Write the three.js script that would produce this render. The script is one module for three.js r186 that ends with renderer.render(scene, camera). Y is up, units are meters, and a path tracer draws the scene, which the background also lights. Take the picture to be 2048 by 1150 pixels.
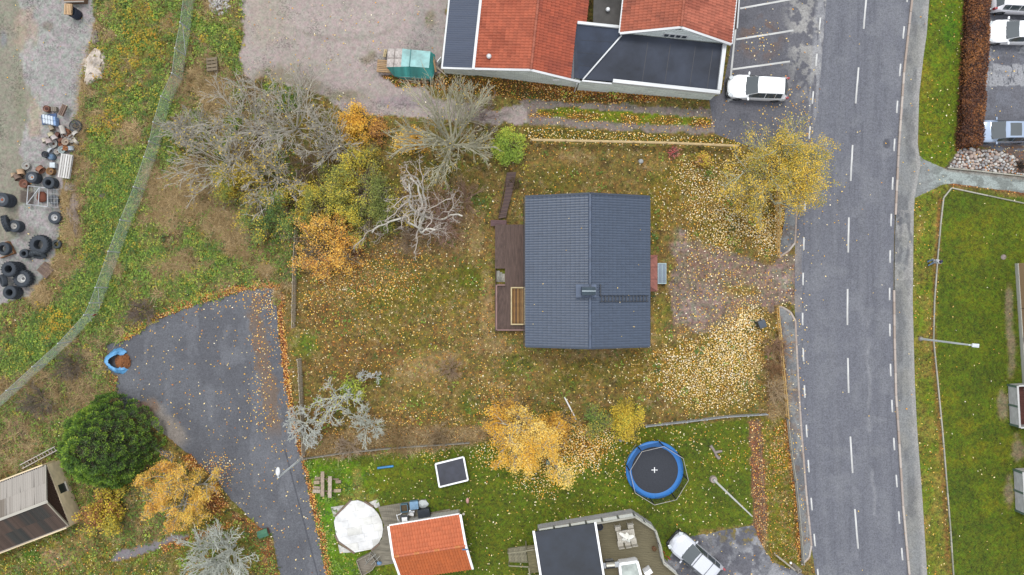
import * as THREE from 'three';
import { mergeGeometries } from 'three/addons/utils/BufferGeometryUtils.js';
import { RoundedBoxGeometry } from 'three/addons/geometries/RoundedBoxGeometry.js';
import { ConvexGeometry } from 'three/addons/geometries/ConvexGeometry.js';
import { MarchingCubes } from 'three/addons/objects/MarchingCubes.js';

// ---------- camera, sky, sun, exposure ----------
const scene = new THREE.Scene();
const H = 55, S = 25;                                   // drone height in metres, photo pixels per metre on the ground
const camera = new THREE.PerspectiveCamera(2 * Math.atan(575 / (S * H)) * 180 / Math.PI, 2048 / 1150, 1, 900);
camera.position.set(0, H, 0); camera.up.set(0, 0, -1); camera.lookAt(0, 0, 0);
const renderer = new THREE.WebGLRenderer({ antialias: true });
renderer.toneMapping = THREE.LinearToneMapping;
renderer.toneMappingExposure = 1.88;
renderer.shadowMap.enabled = true; renderer.shadowMap.type = THREE.PCFSoftShadowMap;
const K = 1.95;                                         // light reaching the picture per unit of albedo, for turning photo colours into base colours

// value noise
function rng(seed) { let a = seed >>> 0; return () => { a = (a + 0x6D2B79F5) | 0; let t = Math.imul(a ^ (a >>> 15), 1 | a); t = (t + Math.imul(t ^ (t >>> 7), 61 | t)) ^ t; return ((t ^ (t >>> 14)) >>> 0) / 4294967296; }; }
const NT = (() => { const r = rng(77), a = new Float32Array(65536); for (let i = 0; i < 65536; i++) a[i] = r(); return a; })();
function vn(x, y) {
  const xi = Math.floor(x), yi = Math.floor(y); let fx = x - xi, fy = y - yi;
  fx = fx * fx * (3 - 2 * fx); fy = fy * fy * (3 - 2 * fy);
  const x0 = xi & 255, x1 = (xi + 1) & 255, y0 = (yi & 255) << 8, y1 = ((yi + 1) & 255) << 8;
  const a = NT[y0 + x0], b = NT[y0 + x1], c = NT[y1 + x0], d = NT[y1 + x1];
  return a + (b - a) * fx + (c - a) * fy + (a - b - c + d) * fx * fy;
}
const fbm = (x, y, o = 3) => { let s = 0, a = 0.5, t = 0; for (let i = 0; i < o; i++) { s += a * vn(x, y); t += a; a *= 0.5; x = x * 2.03 + 17.3; y = y * 2.03 + 9.1; } return s / t; };
const clamp = (x, a = 0, b = 1) => Math.min(b, Math.max(a, x));
const smooth = (a, b, x) => { const t = clamp((x - a) / (b - a)); return t * t * (3 - 2 * t); };
const lerp = (a, b, t) => a + (b - a) * t;

{ // overcast sky: brighter overhead, faint cloud structure, cool white
  const w = 256, h = 128, d = new Float32Array(w * h * 4);
  for (let j = 0; j < h; j++) for (let i = 0; i < w; i++) {
    const el = ((j + 0.5) / h - 0.5) * Math.PI, s = Math.sin(el), a = (i / w) * Math.PI * 2;
    let v = s > 0 ? 1.02 * (1 + 2 * s) / 3 : 0.3;
    if (s > 0) { const k = 3.2 / (s + 0.35); v *= 0.93 + 0.14 * fbm(40 + Math.cos(a) * k, 40 + Math.sin(a) * k, 4); }
    const o = (j * w + i) * 4; d[o] = v * 0.955; d[o + 1] = v * 0.99; d[o + 2] = v * 1.05; d[o + 3] = 1;
  }
  const t = new THREE.DataTexture(d, w, h, THREE.RGBAFormat, THREE.FloatType);
  t.mapping = THREE.EquirectangularReflectionMapping; t.magFilter = t.minFilter = THREE.LinearFilter; t.wrapS = THREE.RepeatWrapping; t.needsUpdate = true;
  scene.background = t; scene.environment = t;
}
const sun = new THREE.DirectionalLight(new THREE.Color(1, 0.965, 0.9), 1.25);
sun.position.set(-6, 62, -26); sun.castShadow = true; sun.shadow.radius = 36; sun.shadow.mapSize.set(4096, 4096);
Object.assign(sun.shadow.camera, { left: -60, right: 60, top: 60, bottom: -60, near: 1, far: 220 });
scene.add(sun, sun.target);

// ---------- helpers ----------
const V = (x, y, z) => new THREE.Vector3(x, y, z);
const at = (px, py, h = 0) => { const k = (1 - h / H) / S; return V((px - 1024) * k, h, (py - 575) * k); };   // a point at height h that the drone sees at this photo pixel
const _c = new THREE.Color();
const lin = (hex) => { _c.set(hex); return [_c.r, _c.g, _c.b]; };
const alb = (hex) => { const c = lin(hex); return new THREE.Color(Math.min(0.86, c[0] / K), Math.min(0.86, c[1] / K), Math.min(0.86, c[2] / K)); };
const names = {};
function numbered(n) { const k = names[n] = (names[n] ?? -1) + 1; return k ? `${n}_${String(k).padStart(3, '0')}` : n; }
function tag(o, label, category, group) { o.userData.label = label; o.userData.category = category; if (group) o.userData.group = group; return o; }
function thing(name, label, category, pos = V(0, 0, 0), group, turn = 0) {
  const g = new THREE.Group(); g.name = numbered(name); g.position.copy(pos); g.rotation.y = turn; scene.add(g); return tag(g, label, category, group);
}
function structure(name, o) { o.name = numbered(name); o.userData.kind = 'structure'; scene.add(o); return o; }
function group(name) { const g = new THREE.Group(); return structure(name, g); }
// geometry given in world coordinates, moved into the group's own place
function part(g, name, geo, m) {
  const o = new THREE.Mesh(geo, m); o.name = name;
  if (g.isMesh) { g.updateWorldMatrix(true, false); const p = new THREE.Vector3().setFromMatrixPosition(g.matrixWorld); geo.translate(-p.x, -p.y, -p.z); }
  else if (g.position.lengthSq()) { geo.translate(-g.position.x, -g.position.y, -g.position.z); if (g.rotation.y) geo.rotateY(-g.rotation.y); }
  g.add(o); return o;
}
// geometry given in the group's own coordinates
function lpart(g, name, geo, m, x = 0, y = 0, z = 0, ry = 0) { const o = new THREE.Mesh(geo, m); o.name = name; o.position.set(x, y, z); o.rotation.y = ry; g.add(o); return o; }
const box = (w, h, d, x = 0, y = 0, z = 0, ry = 0) => { const b = new THREE.BoxGeometry(w, h, d); if (ry) b.rotateY(ry); b.translate(x, y, z); return b; };
const rbox = (w, h, d, r, x = 0, y = 0, z = 0) => { const b = new RoundedBoxGeometry(w, h, d, 2, r); b.translate(x, y, z); return b; };
// a bar from p to q, w across, t thick (vertical if lying)
function beam(p, q, w, t, off = 0) {
  const d = q.clone().sub(p), L = d.length(); d.normalize();
  let side = V(0, 1, 0).cross(d); if (side.lengthSq() < 1e-6) side = V(1, 0, 0); side.normalize();
  const up = d.clone().cross(side).normalize();
  const g = new THREE.BoxGeometry(w, t, L);
  g.applyMatrix4(new THREE.Matrix4().makeBasis(side, up, d).setPosition(p.clone().add(q).multiplyScalar(0.5).addScaledVector(up, off)));
  return g;
}
function rod(p, q, r0, r1 = r0, n = 8) {
  const d = q.clone().sub(p), L = d.length(), g = new THREE.CylinderGeometry(r1, r0, L, n);
  g.applyQuaternion(new THREE.Quaternion().setFromUnitVectors(V(0, 1, 0), d.normalize())); const m = p.clone().add(q).multiplyScalar(0.5); g.translate(m.x, m.y, m.z); return g;
}
const clean = (g) => { const n = g.index ? g.toNonIndexed() : g; for (const k of Object.keys(n.attributes)) if (!['position', 'normal', 'uv'].includes(k)) n.deleteAttribute(k); return n; };
const merge = (list) => mergeGeometries(list.map(clean));
function poly3(points, faces) {   // flat faces from world points
  const p = [], uv = [];
  for (const f of faces) for (let i = 1; i < f.length - 1; i++) for (const k of [0, i, i + 1]) { const v = points[f[k]]; p.push(v.x, v.y, v.z); uv.push(v.x, v.z + v.y); }
  const g = new THREE.BufferGeometry(); g.setAttribute('position', new THREE.Float32BufferAttribute(p, 3)); g.setAttribute('uv', new THREE.Float32BufferAttribute(uv, 2)); g.computeVertexNormals(); return g;
}
// prism under a polygon of world points: top polygon and the same one lowered by t
function prism(pts, t) {
  const n = pts.length, P = [...pts, ...pts.map(p => V(p.x, p.y - t, p.z))], F = [];
  const tri = THREE.ShapeUtils.triangulateShape(pts.map(p => new THREE.Vector2(p.x, -p.z)), []);
  const area = THREE.ShapeUtils.area(pts.map(p => new THREE.Vector2(p.x, -p.z)));
  for (const [a, b, c] of tri) { F.push([a, b, c]); F.push([n + c, n + b, n + a]); }
  for (let i = 0; i < n; i++) { const j = (i + 1) % n; F.push(area > 0 ? [i, n + i, n + j, j] : [j, n + j, n + i, i]); }
  return poly3(P, F);
}
// ---------- shared textures ----------
function dataTex(w, h, fill, { srgb = true, wrap = THREE.RepeatWrapping } = {}) {
  const d = new Uint8Array(w * h * 4);
  fill(d); const t = new THREE.DataTexture(d, w, h); t.magFilter = THREE.LinearFilter; t.minFilter = THREE.LinearMipmapLinearFilter; t.generateMipmaps = true; t.wrapS = t.wrapT = wrap; t.colorSpace = srgb ? THREE.SRGBColorSpace : THREE.NoColorSpace; t.needsUpdate = true; return t;
}
const enc = (l) => { l = clamp(l); return 255 * (l <= 0.0031308 ? l * 12.92 : 1.055 * Math.pow(l, 1 / 2.4) - 0.055); };
const ENC = (() => { const t = new Uint8Array(4097); for (let i = 0; i <= 4096; i++) t[i] = enc(i / 4096); return t; })();
const encq = (l) => ENC[l <= 0 ? 0 : l >= 1 ? 4096 : (l * 4096) | 0];
const wrapn = (x, y, px, py) => { // tileable noise
  const xi = Math.floor(x), yi = Math.floor(y); let fx = x - xi, fy = y - yi; fx = fx * fx * (3 - 2 * fx); fy = fy * fy * (3 - 2 * fy);
  const q = (i, j) => NT[((((j % py) + py) % py) << 8) + (((i % px) + px) % px)];
  return lerp(lerp(q(xi, yi), q(xi + 1, yi), fx), lerp(q(xi, yi + 1), q(xi + 1, yi + 1), fx), fy);
};
function noiseTex(n, fx, fy, lo, hi, oct = 4) {
  return dataTex(n, n, d => { for (let j = 0; j < n; j++) for (let i = 0; i < n; i++) {
    let s = 0, a = 0.5, t = 0, px = fx, py = fy; for (let o = 0; o < oct && px < 250 && py < 250; o++) { s += a * wrapn(i / n * px + 0, j / n * py, px, py); t += a; a *= 0.62; px *= 2; py *= 2; }
    const v = encq(lo + (hi - lo) * clamp((s / t - 0.2) / 0.6)); const k = (j * n + i) * 4; d[k] = d[k + 1] = d[k + 2] = v; d[k + 3] = 255; } });
}
const TX = { mottle: noiseTex(256, 4, 4, 0.6, 1), grain: noiseTex(256, 3, 40, 0.5, 1), fine: noiseTex(256, 24, 24, 0.62, 1), blotch: noiseTex(256, 3, 3, 0.35, 1, 6) };
const texOf = (t, rx, ry) => { const c = t.clone(); c.repeat.set(rx, ry); c.needsUpdate = true; return c; };
const texCache = {};
function tex(name, rx = 1, ry = rx) { const k = `${name}${rx}_${ry}`; return texCache[k] ??= texOf(TX[name], rx, ry); }
const matCache = {};
// photo colour, how rough, with a noise texture for grain and wear
function mat(hex, rough = 0.85, metal = 0, tx = 'mottle', rep = 0.5, extra) {
  const key = [hex, rough, metal, tx, rep, JSON.stringify(extra ?? 0)].join('|');
  if (matCache[key]) return matCache[key];
  const m = new THREE.MeshStandardMaterial({ color: alb(hex), roughness: rough, metalness: metal, side: THREE.DoubleSide, ...extra });
  if (tx) { m.map = tex(tx, Array.isArray(rep) ? rep[0] : rep, Array.isArray(rep) ? rep[1] : rep); m.color.multiplyScalar(1.2); }
  return matCache[key] = m;
}
const lift = (m, f) => { const c = m.clone(); c.color.multiplyScalar(f); for (const k of ['r', 'g', 'b']) c.color[k] = Math.min(c.color[k], 0.95); return c; };   // pale paint: closer to its real albedo than the shaded photo colour
const vcMat = (rough = 0.9, extra) => new THREE.MeshStandardMaterial({ vertexColors: true, roughness: rough, side: THREE.DoubleSide, ...extra });
const glassMat = new THREE.MeshPhysicalMaterial({ color: new THREE.Color(0.03, 0.04, 0.045), roughness: 0.06, metalness: 0, clearcoat: 1, clearcoatRoughness: 0.03, side: THREE.DoubleSide });
const whiteM = lift(mat('#f4f5f7', 0.55), 1.45), galvM = mat('#b9c0c6', 0.4, 0.6), darkM = mat('#2a2b2e', 0.7);
// ---------- ground: fields painted in photo pixels (1 m = 25 px), 4 px a cell ----------
const GX0 = -76, GY0 = -44, GW = 2200, GH = 1238, CELL = 4, FW = GW / CELL, FH = Math.ceil(GH / CELL) + 1;
const CH = ['r', 'g', 'b', 'amp', 'lawn', 'dry', 'weed', 'yel', 'leaf', 'hue'];
const F = Object.fromEntries(CH.map(c => [c, new Float32Array(FW * FH)]));
const inPoly = (x, y, p) => { let c = false; for (let i = 0, j = p.length - 1; i < p.length; j = i++) { const a = p[i], b = p[j]; if ((a[1] > y) !== (b[1] > y) && x < (b[0] - a[0]) * (y - a[1]) / (b[1] - a[1]) + a[0]) c = !c; } return c; };
function setCell(k, o, a) {
  if (o.c) { if (!o.rgb) o.rgb = lin(o.c); F.r[k] += (o.rgb[0] - F.r[k]) * a; F.g[k] += (o.rgb[1] - F.g[k]) * a; F.b[k] += (o.rgb[2] - F.b[k]) * a; }
  for (const c of ['amp', 'lawn', 'dry', 'weed', 'yel', 'leaf', 'hue']) if (o[c] !== undefined) F[c][k] += (o[c] - F[c][k]) * a;
}
function poly(pts, o, warp = 9) {
  let x0 = 1e9, y0 = 1e9, x1 = -1e9, y1 = -1e9; for (const [x, y] of pts) { x0 = Math.min(x0, x); x1 = Math.max(x1, x); y0 = Math.min(y0, y); y1 = Math.max(y1, y); }
  for (let j = Math.max(0, ((y0 - GY0 - 20) / CELL) | 0); j < Math.min(FH, (y1 - GY0 + 20) / CELL); j++) for (let i = Math.max(0, ((x0 - GX0 - 20) / CELL) | 0); i < Math.min(FW, (x1 - GX0 + 20) / CELL); i++) {
    const x = GX0 + i * CELL, y = GY0 + j * CELL, wx = (fbm(x / 22 + 3, y / 22, 3) - 0.5) * 2 * warp, wy = (fbm(x / 22 + 50, y / 22 + 8, 3) - 0.5) * 2 * warp;
    if (inPoly(x + wx, y + wy, pts)) setCell(j * FW + i, o, o.a ?? 1);
  }
}
function blob(cx, cy, rx, ry, o, a = 1, edge = 0.45) {
  for (let j = Math.max(0, ((cy - ry * 1.5 - GY0) / CELL) | 0); j < Math.min(FH, (cy + ry * 1.5 - GY0) / CELL); j++) for (let i = Math.max(0, ((cx - rx * 1.5 - GX0) / CELL) | 0); i < Math.min(FW, (cx + rx * 1.5 - GX0) / CELL); i++) {
    const x = GX0 + i * CELL, y = GY0 + j * CELL, n = fbm(x / 14 + cx, y / 14 + cy, 3) - 0.5, d = Math.hypot((x - cx) / rx, (y - cy) / ry) + n * 0.9;
    const w = smooth(1.05, edge, d) * a; if (w > 0.01) setCell(j * FW + i, o, w);
  }
}
function stroke(pts, r, o, a = 1) { for (let k = 0; k < pts.length - 1; k++) { const [x0, y0] = pts[k], [x1, y1] = pts[k + 1], L = Math.hypot(x1 - x0, y1 - y0), n = Math.max(1, Math.round(L / r)); for (let i = 0; i < n; i++) blob(lerp(x0, x1, i / n), lerp(y0, y1, i / n), r, r, o, a); } }
const BIG = [[-200, -200], [2400, -200], [2400, 1500], [-200, 1500]];
poly(BIG, { c: '#7f7240', amp: 1, lawn: 0.6, leaf: 2, hue: 0.4 });
// rough meadow on the west side
poly([[140, -60], [485, -60], [485, 140], [600, 330], [600, 585], [230, 690], [230, 800], [330, 900], [330, 1210], [-90, 1210], [-90, 600], [120, 560], [140, 250]], { c: '#6f6536', dry: 0.35, weed: 0.28, lawn: 0.5, leaf: 2, amp: 1.25 });
{ const r = rng(5);
  for (let k = 0; k < 420; k++) { // mixed patches
    const x = 150 + r() * 440, y = -30 + r() * 640, s = 7 + r() * r() * 30, brown = x > 290 && y > 230 ? 0.62 : 0.45, p = r();
    blob(x, y, s * (0.7 + r()), s, p < brown * 0.45 ? { c: '#a08a58', dry: 1.1, weed: 0.03 } : p < brown * 0.75 ? { c: '#5c4c2c', dry: 0.3, weed: 0.05 } : p < brown ? { c: '#7d6848', dry: 0.8, weed: 0 } : p < brown + 0.3 ? { c: '#5f7428', weed: 0.85, dry: 0.1 } : { c: '#6f7c34', weed: 0.4, dry: 0.3 }, 0.9);
  }
  for (let k = 0; k < 70; k++) { const x = -20 + r() * 270, y = 640 + r() * 300, s = 14 + r() * 28, p = r(); blob(x, y, s * (0.8 + r()), s, p < 0.4 ? { c: '#74703a', weed: 0.6, dry: 0.3 } : p < 0.7 ? { c: '#6c5f48', dry: 0.6, weed: 0.1 } : { c: '#8c7c4c', dry: 0.9 }, 0.8); }
}
for (const [x, y, a, b] of [[255, 330, 60, 50], [225, 390, 50, 55], [200, 450, 38, 60], [190, 520, 35, 50], [165, 590, 45, 45], [110, 650, 60, 50], [60, 690, 50, 45], [250, 470, 30, 60], [205, 560, 30, 40], [170, 640, 30, 30], [30, 730, 40, 30]]) blob(x, y, a, b, { c: '#6a942e', weed: 1.4, dry: 0.03, amp: 1.2 }, 0.9);
for (const [x, y, a, b] of [[335, 290, 35, 45], [330, 330, 30, 30], [400, 485, 50, 40], [300, 510, 40, 40], [350, 560, 60, 30], [230, 620, 40, 30], [450, 540, 40, 30], [240, 600, 30, 40], [280, 70, 50, 60], [230, 210, 40, 40], [320, 180, 40, 50], [420, 60, 25, 40]]) blob(x, y, a, b, { c: '#6c8a30', weed: 0.8, dry: 0.1 }, 0.6);
for (const [x, y, a, b] of [[385, 370, 70, 50], [340, 400, 50, 60], [440, 430, 60, 40], [310, 360, 30, 40], [470, 480, 40, 40], [430, 190, 40, 60], [480, 330, 50, 40]]) blob(x, y, a, b, { c: '#86704a', dry: 1.3, weed: 0.05 }, 0.9);
for (const [x, y, a, b] of [[165, 90, 22, 60], [158, 190, 18, 50], [160, 260, 18, 50], [150, 330, 25, 30], [145, 400, 22, 50], [150, 460, 25, 40], [120, 530, 35, 30], [80, 585, 40, 25]]) blob(x, y, a, b, { c: '#a5895c', dry: 1.4, weed: 0.05 }, 0.9);
for (const [x, y, a, b] of [[285, 75, 30, 30], [310, 90, 22, 25], [240, 60, 18, 15], [325, 110, 20, 18], [210, 175, 14, 12], [200, 260, 22, 16], [290, 30, 24, 18], [270, 10, 25, 14], [225, 200, 20, 14], [100, 625, 30, 20], [95, 660, 26, 26], [200, 500, 18, 14], [200, 445, 14, 12], [175, 300, 12, 10], [195, 255, 14, 12], [410, 80, 16, 14], [165, 505, 14, 16], [260, 110, 60, 60], [230, 150, 50, 60], [215, 235, 40, 40], [300, 60, 60, 50], [250, 20, 50, 30], [110, 640, 60, 40]]) blob(x, y, a, b, { c: '#8f8a34', yel: 0.55 }, 0.7, 0.05);
for (const [x, y, a, b] of [[70, 760, 55, 40], [160, 720, 50, 30], [90, 820, 50, 40], [275, 625, 45, 16], [150, 750, 40, 30], [30, 860, 40, 30]]) blob(x, y, a, b, { c: '#6a5d4d', dry: 0.5, weed: 0.1 }, 0.85);
// west gravel yard
poly([[-90, -60], [192, -60], [186, 40], [178, 110], [160, 170], [150, 230], [148, 290], [137, 330], [118, 400], [122, 460], [108, 520], [60, 592], [-90, 640]], { c: '#aaa7a4', amp: 0.4, lawn: 0, dry: 0, weed: 0, yel: 0, leaf: 0.2 }, 8);
poly([[-90, -60], [20, -60], [55, 60], [40, 120], [62, 200], [45, 300], [60, 380], [30, 470], [-90, 560]], { c: '#9a9686', amp: 0.3 }, 14);
for (const [x, y, a, b, c] of [[50, 60, 30, 60, '#b3a28e'], [70, 240, 18, 50, '#b5a48c'], [40, 200, 20, 60, '#8f8d78'], [95, 52, 14, 10, '#827569'], [8, 75, 10, 25, '#8a8d95'], [110, 430, 24, 40, '#8f8b86'], [60, 470, 30, 20, '#8d877f'], [60, 120, 20, 60, '#b4b1ae']]) blob(x, y, a, b, { c }, 0.7);
// north gravel yard and the dirt track
poly([[478, -60], [900, -60], [886, 145], [820, 165], [880, 200], [1010, 218], [1100, 208], [1440, 225], [1440, 262], [1280, 258], [1060, 245], [950, 246], [780, 232], [690, 222], [640, 185], [560, 165], [480, 150]], { c: '#b9aca6', amp: 0.26, lawn: 0.05, dry: 0, weed: 0, yel: 0, leaf: 0.6, hue: 0.3 }, 10);
for (const [x, y, a, b, c] of [[850, 60, 40, 70, '#a8a09c'], [760, 60, 90, 50, '#bdb0aa'], [540, 40, 60, 70, '#b5aa9c'], [600, 130, 80, 40, '#b3a89f'], [720, 190, 60, 25, '#aea29b'], [820, 205, 80, 16, '#a4969a'], [830, 115, 40, 25, '#a19c95']]) blob(x, y, a, b, { c }, 0.7);
stroke([[590, 60], [640, 75], [700, 80], [760, 70], [800, 50]], 7, { c: '#a59a92' }, 0.5);
for (const [x, y, a, b] of [[560, 150, 60, 25], [690, 190, 45, 14], [745, 108, 14, 12], [735, 120, 18, 12], [860, 40, 14, 30], [620, 175, 40, 20]]) blob(x, y, a, b, { c: '#8c8465', lawn: 0.8, weed: 0.02 }, 0.6);
poly([[1040, 200], [1200, 205], [1440, 222], [1440, 268], [1280, 262], [1060, 250]], { c: '#93877f', amp: 0.4, leaf: 6, hue: 0.5 }, 6);
poly([[1072, 216], [1150, 215], [1290, 226], [1424, 238], [1420, 252], [1280, 248], [1150, 238], [1075, 230]], { c: '#75802a', lawn: 1.4, leaf: 9, hue: 0.4, amp: 1 }, 3);
for (const x of [1085, 1150, 1180, 1260, 1330, 1400]) blob(x, 234 + (x - 1200) * 0.05, 30, 10, { c: '#7d5c30', leaf: 40, hue: 0.6 }, 0.7);
poly([[760, 148], [900, 150], [1060, 158], [1290, 182], [1300, 200], [1190, 206], [1060, 200], [920, 182], [790, 170]], { c: '#6f5a2c', lawn: 0.7, weed: 0.02, dry: 0, leaf: 26, hue: 0.6, amp: 1 }, 6);
for (const [x, y] of [[1130, 180], [1180, 184], [1240, 188], [1290, 196], [1080, 172], [820, 160], [1350, 190]]) blob(x, y, 32, 9, { c: '#875a2a', leaf: 60, hue: 0.7 }, 0.8);
poly([[1040, 252], [1290, 264], [1460, 275], [1480, 292], [1060, 284]], { c: '#6d662c', lawn: 1, leaf: 22, hue: 0.35, amp: 1 }, 4);
// the plot around the dark-roofed house
const PLOT = [[598, 330], [900, 325], [1065, 285], [1556, 300], [1566, 830], [1300, 852], [940, 886], [606, 916], [566, 660], [556, 575], [598, 575]];
poly(PLOT, { c: '#827140', amp: 1, lawn: 1.2, dry: 0.06, weed: 0.015, leaf: 4.5, hue: 0.32 }, 5);
{ const r = rng(9); for (let k = 0; k < 150; k++) { const x = 600 + r() * 950, y = 330 + r() * 530, s = 14 + r() * 34, p = r(); blob(x, y, s * (0.8 + r() * 0.8), s * 0.8, p < 0.35 ? { c: '#65691f' } : p < 0.7 ? { c: '#95804a', dry: 0.2 } : { c: '#76603a' }, 0.55); } }
for (const [x, y, a, b, c] of [[870, 580, 120, 50, '#6b6826'], [940, 560, 50, 40, '#62661f'], [800, 610, 120, 50, '#746c2d'], [760, 670, 100, 30, '#7c6f33'], [610, 690, 40, 35, '#667a26'], [1110, 360, 80, 30, '#767034'], [1180, 740, 120, 30, '#746b30'], [1040, 730, 40, 30, '#5f6b25'], [1130, 770, 60, 25, '#6b6a2a'], [960, 400, 30, 45, '#5d6526'], [1310, 440, 12, 50, '#6f7028'], [1320, 640, 18, 60, '#8a8240'], [935, 800, 30, 30, '#5c6a22'], [1400, 800, 80, 20, '#77722c']]) blob(x, y, a, b, { c, lawn: 1.3 }, 0.75);
for (const [x, y, a, b] of [[978, 640, 22, 60], [975, 580, 16, 60], [985, 690, 50, 20], [1150, 310, 35, 14], [880, 720, 60, 30], [820, 740, 60, 30], [1190, 705, 70, 10], [950, 480, 20, 60]]) blob(x, y, a, b, { c: '#a18a58', dry: 0.5, lawn: 0.6 }, 0.8);
for (const [x, y, a, b] of [[860, 440, 110, 70], [900, 400, 60, 60], [820, 480, 70, 40], [900, 470, 50, 40]]) blob(x, y, a, b, { c: '#836a4c', leaf: 5, dry: 0.3 }, 0.7);
for (const [x, y, a, b, l] of [[680, 520, 80, 70, 46], [740, 560, 120, 60, 30], [640, 600, 50, 60, 24], [800, 520, 90, 50, 16], [700, 640, 90, 60, 12], [650, 470, 50, 40, 30], [900, 700, 150, 120, 9], [1000, 790, 60, 40, 22], [900, 830, 200, 40, 14]]) blob(x, y, a, b, { leaf: l, hue: 0.5 }, 0.9);
blob(700, 505, 40, 30, { c: '#6a4a34', leaf: 14 }, 0.8);
for (const [x, y, a, b] of [[650, 640, 70, 30], [720, 720, 120, 60], [640, 860, 50, 60], [760, 850, 120, 40]]) blob(x, y, a, b, { c: '#7b5f36', leaf: 14, hue: 0.6 }, 0.6);
// gravel drive
poly([[1345, 480], [1400, 470], [1470, 510], [1600, 520], [1600, 606], [1500, 625], [1440, 665], [1385, 665], [1345, 630]], { c: '#8b7a6d', amp: 0.7, lawn: 0.15, dry: 0, weed: 0, leaf: 9, hue: 0.3 }, 26);
for (const [x, y, a, b] of [[1380, 620, 40, 40], [1430, 590, 40, 30], [1560, 560, 50, 40], [1360, 490, 24, 40]]) blob(x, y, a, b, { c: '#a3968e', lawn: 0.02 }, 0.6, 0.1);
for (const [x, y, a, b, l] of [[1430, 555, 50, 26, 22], [1490, 545, 60, 20, 16], [1450, 590, 40, 16, 14], [1540, 570, 30, 30, 10], [1390, 520, 40, 40, 14], [1360, 660, 40, 30, 14], [1470, 610, 50, 20, 26]]) blob(x, y, a, b, { c: '#8f7862', leaf: l }, 0.6, 0.1);
// leaf carpets by the road
for (const [x, y, a, b, l] of [[1430, 390, 120, 100, 46], [1480, 420, 80, 90, 60], [1500, 340, 60, 50, 45], [1390, 340, 60, 40, 34], [1530, 470, 34, 50, 110], [1440, 470, 60, 40, 46], [1410, 740, 130, 90, 60], [1470, 700, 80, 80, 76], [1500, 640, 50, 40, 110], [1430, 790, 110, 50, 40], [1350, 730, 60, 60, 40], [1480, 580, 60, 20, 26], [1290, 740, 60, 60, 16], [1330, 400, 50, 60, 16]]) blob(x, y, a, b, { c: '#84702f', leaf: l * 0.85, hue: 0.08 }, 0.8, 0.2);
// strip along the west side of the road
stroke([[1556, 300], [1560, 512]], 14, { c: '#96702f', leaf: 110, hue: 0.3, lawn: 0.4 }); stroke([[1560, 618], [1568, 830]], 11, { c: '#96702f', leaf: 90, hue: 0.45, lawn: 0.4 });
poly([[1530, 690], [1560, 680], [1575, 840], [1535, 840]], { c: '#866848', leaf: 20, hue: 0.5, dry: 0.7 }, 6);
// south garden
poly([[606, 918], [940, 888], [1300, 854], [1505, 838], [1505, 1048], [1400, 1060], [1340, 1170], [1340, 1210], [650, 1210], [600, 935]], { c: '#62700f', amp: 0.85, lawn: 1.6, dry: 0, weed: 0, leaf: 2.4, hue: 0.12 }, 3);
{ const r = rng(19); for (let k = 0; k < 60; k++) { const x = 700 + r() * 800, y = 900 + r() * 250, s = 16 + r() * 40; blob(x, y, s * 1.4, s * 0.7, { c: r() < 0.5 ? '#55650c' : '#727b18' }, 0.6); } for (let k = 0; k < 26; k++) { const x = 1200 + r() * 100, y = 960 + r() * 50; blob(x, y, 50, 3, { c: '#6f8420' }, 0.5); } }
for (const [x, y, a, b, c] of [[640, 960, 40, 60, '#719a30'], [690, 960, 60, 50, '#6b8f2e'], [650, 1060, 35, 100, '#6f9a34'], [700, 1130, 60, 30, '#6a8f2e'], [800, 905, 80, 16, '#6f7f2a'], [720, 1000, 50, 20, '#8f8a4a'], [715, 960, 12, 40, '#9a8c55']]) blob(x, y, a, b, { c, weed: 0.2, lawn: 1.6 }, 0.85);
for (const [x, y, a, b, l] of [[1150, 905, 90, 50, 60], [1080, 950, 60, 60, 30], [1180, 870, 70, 30, 50], [1230, 930, 50, 40, 14], [980, 900, 50, 40, 26], [860, 910, 60, 20, 14], [1330, 870, 120, 30, 10], [1440, 900, 80, 60, 7]]) blob(x, y, a, b, { leaf: l, hue: 0.4 }, 0.9);
for (const [x, y, a, b] of [[1140, 890, 60, 30], [1185, 900, 40, 30], [1100, 910, 40, 40]]) blob(x, y, a, b, { c: '#7d5a2c' }, 0.6);
poly([[606, 880], [700, 860], [940, 850], [1000, 870], [940, 888], [760, 908], [606, 918]], { c: '#7c6238', dry: 0.6, leaf: 16, hue: 0.6 }, 6);
poly([[1497, 838], [1524, 836], [1530, 960], [1534, 1060], [1522, 1110], [1506, 1060]], { c: '#80604a', amp: 0.7, lawn: 0.15, dry: 0.1, leaf: 26, hue: 0.7 }, 4);
poly([[1524, 836], [1576, 830], [1600, 1000], [1606, 1130], [1540, 1150], [1530, 960]], { c: '#77742c', lawn: 1.2, dry: 0.12, leaf: 12, hue: 0.6 }, 5);
stroke([[1574, 835], [1584, 930], [1596, 1010], [1602, 1125]], 10, { c: '#8a5f2c', leaf: 70, hue: 0.65 });
blob(1560, 900, 26, 60, { leaf: 34 }, 0.8);
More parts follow.
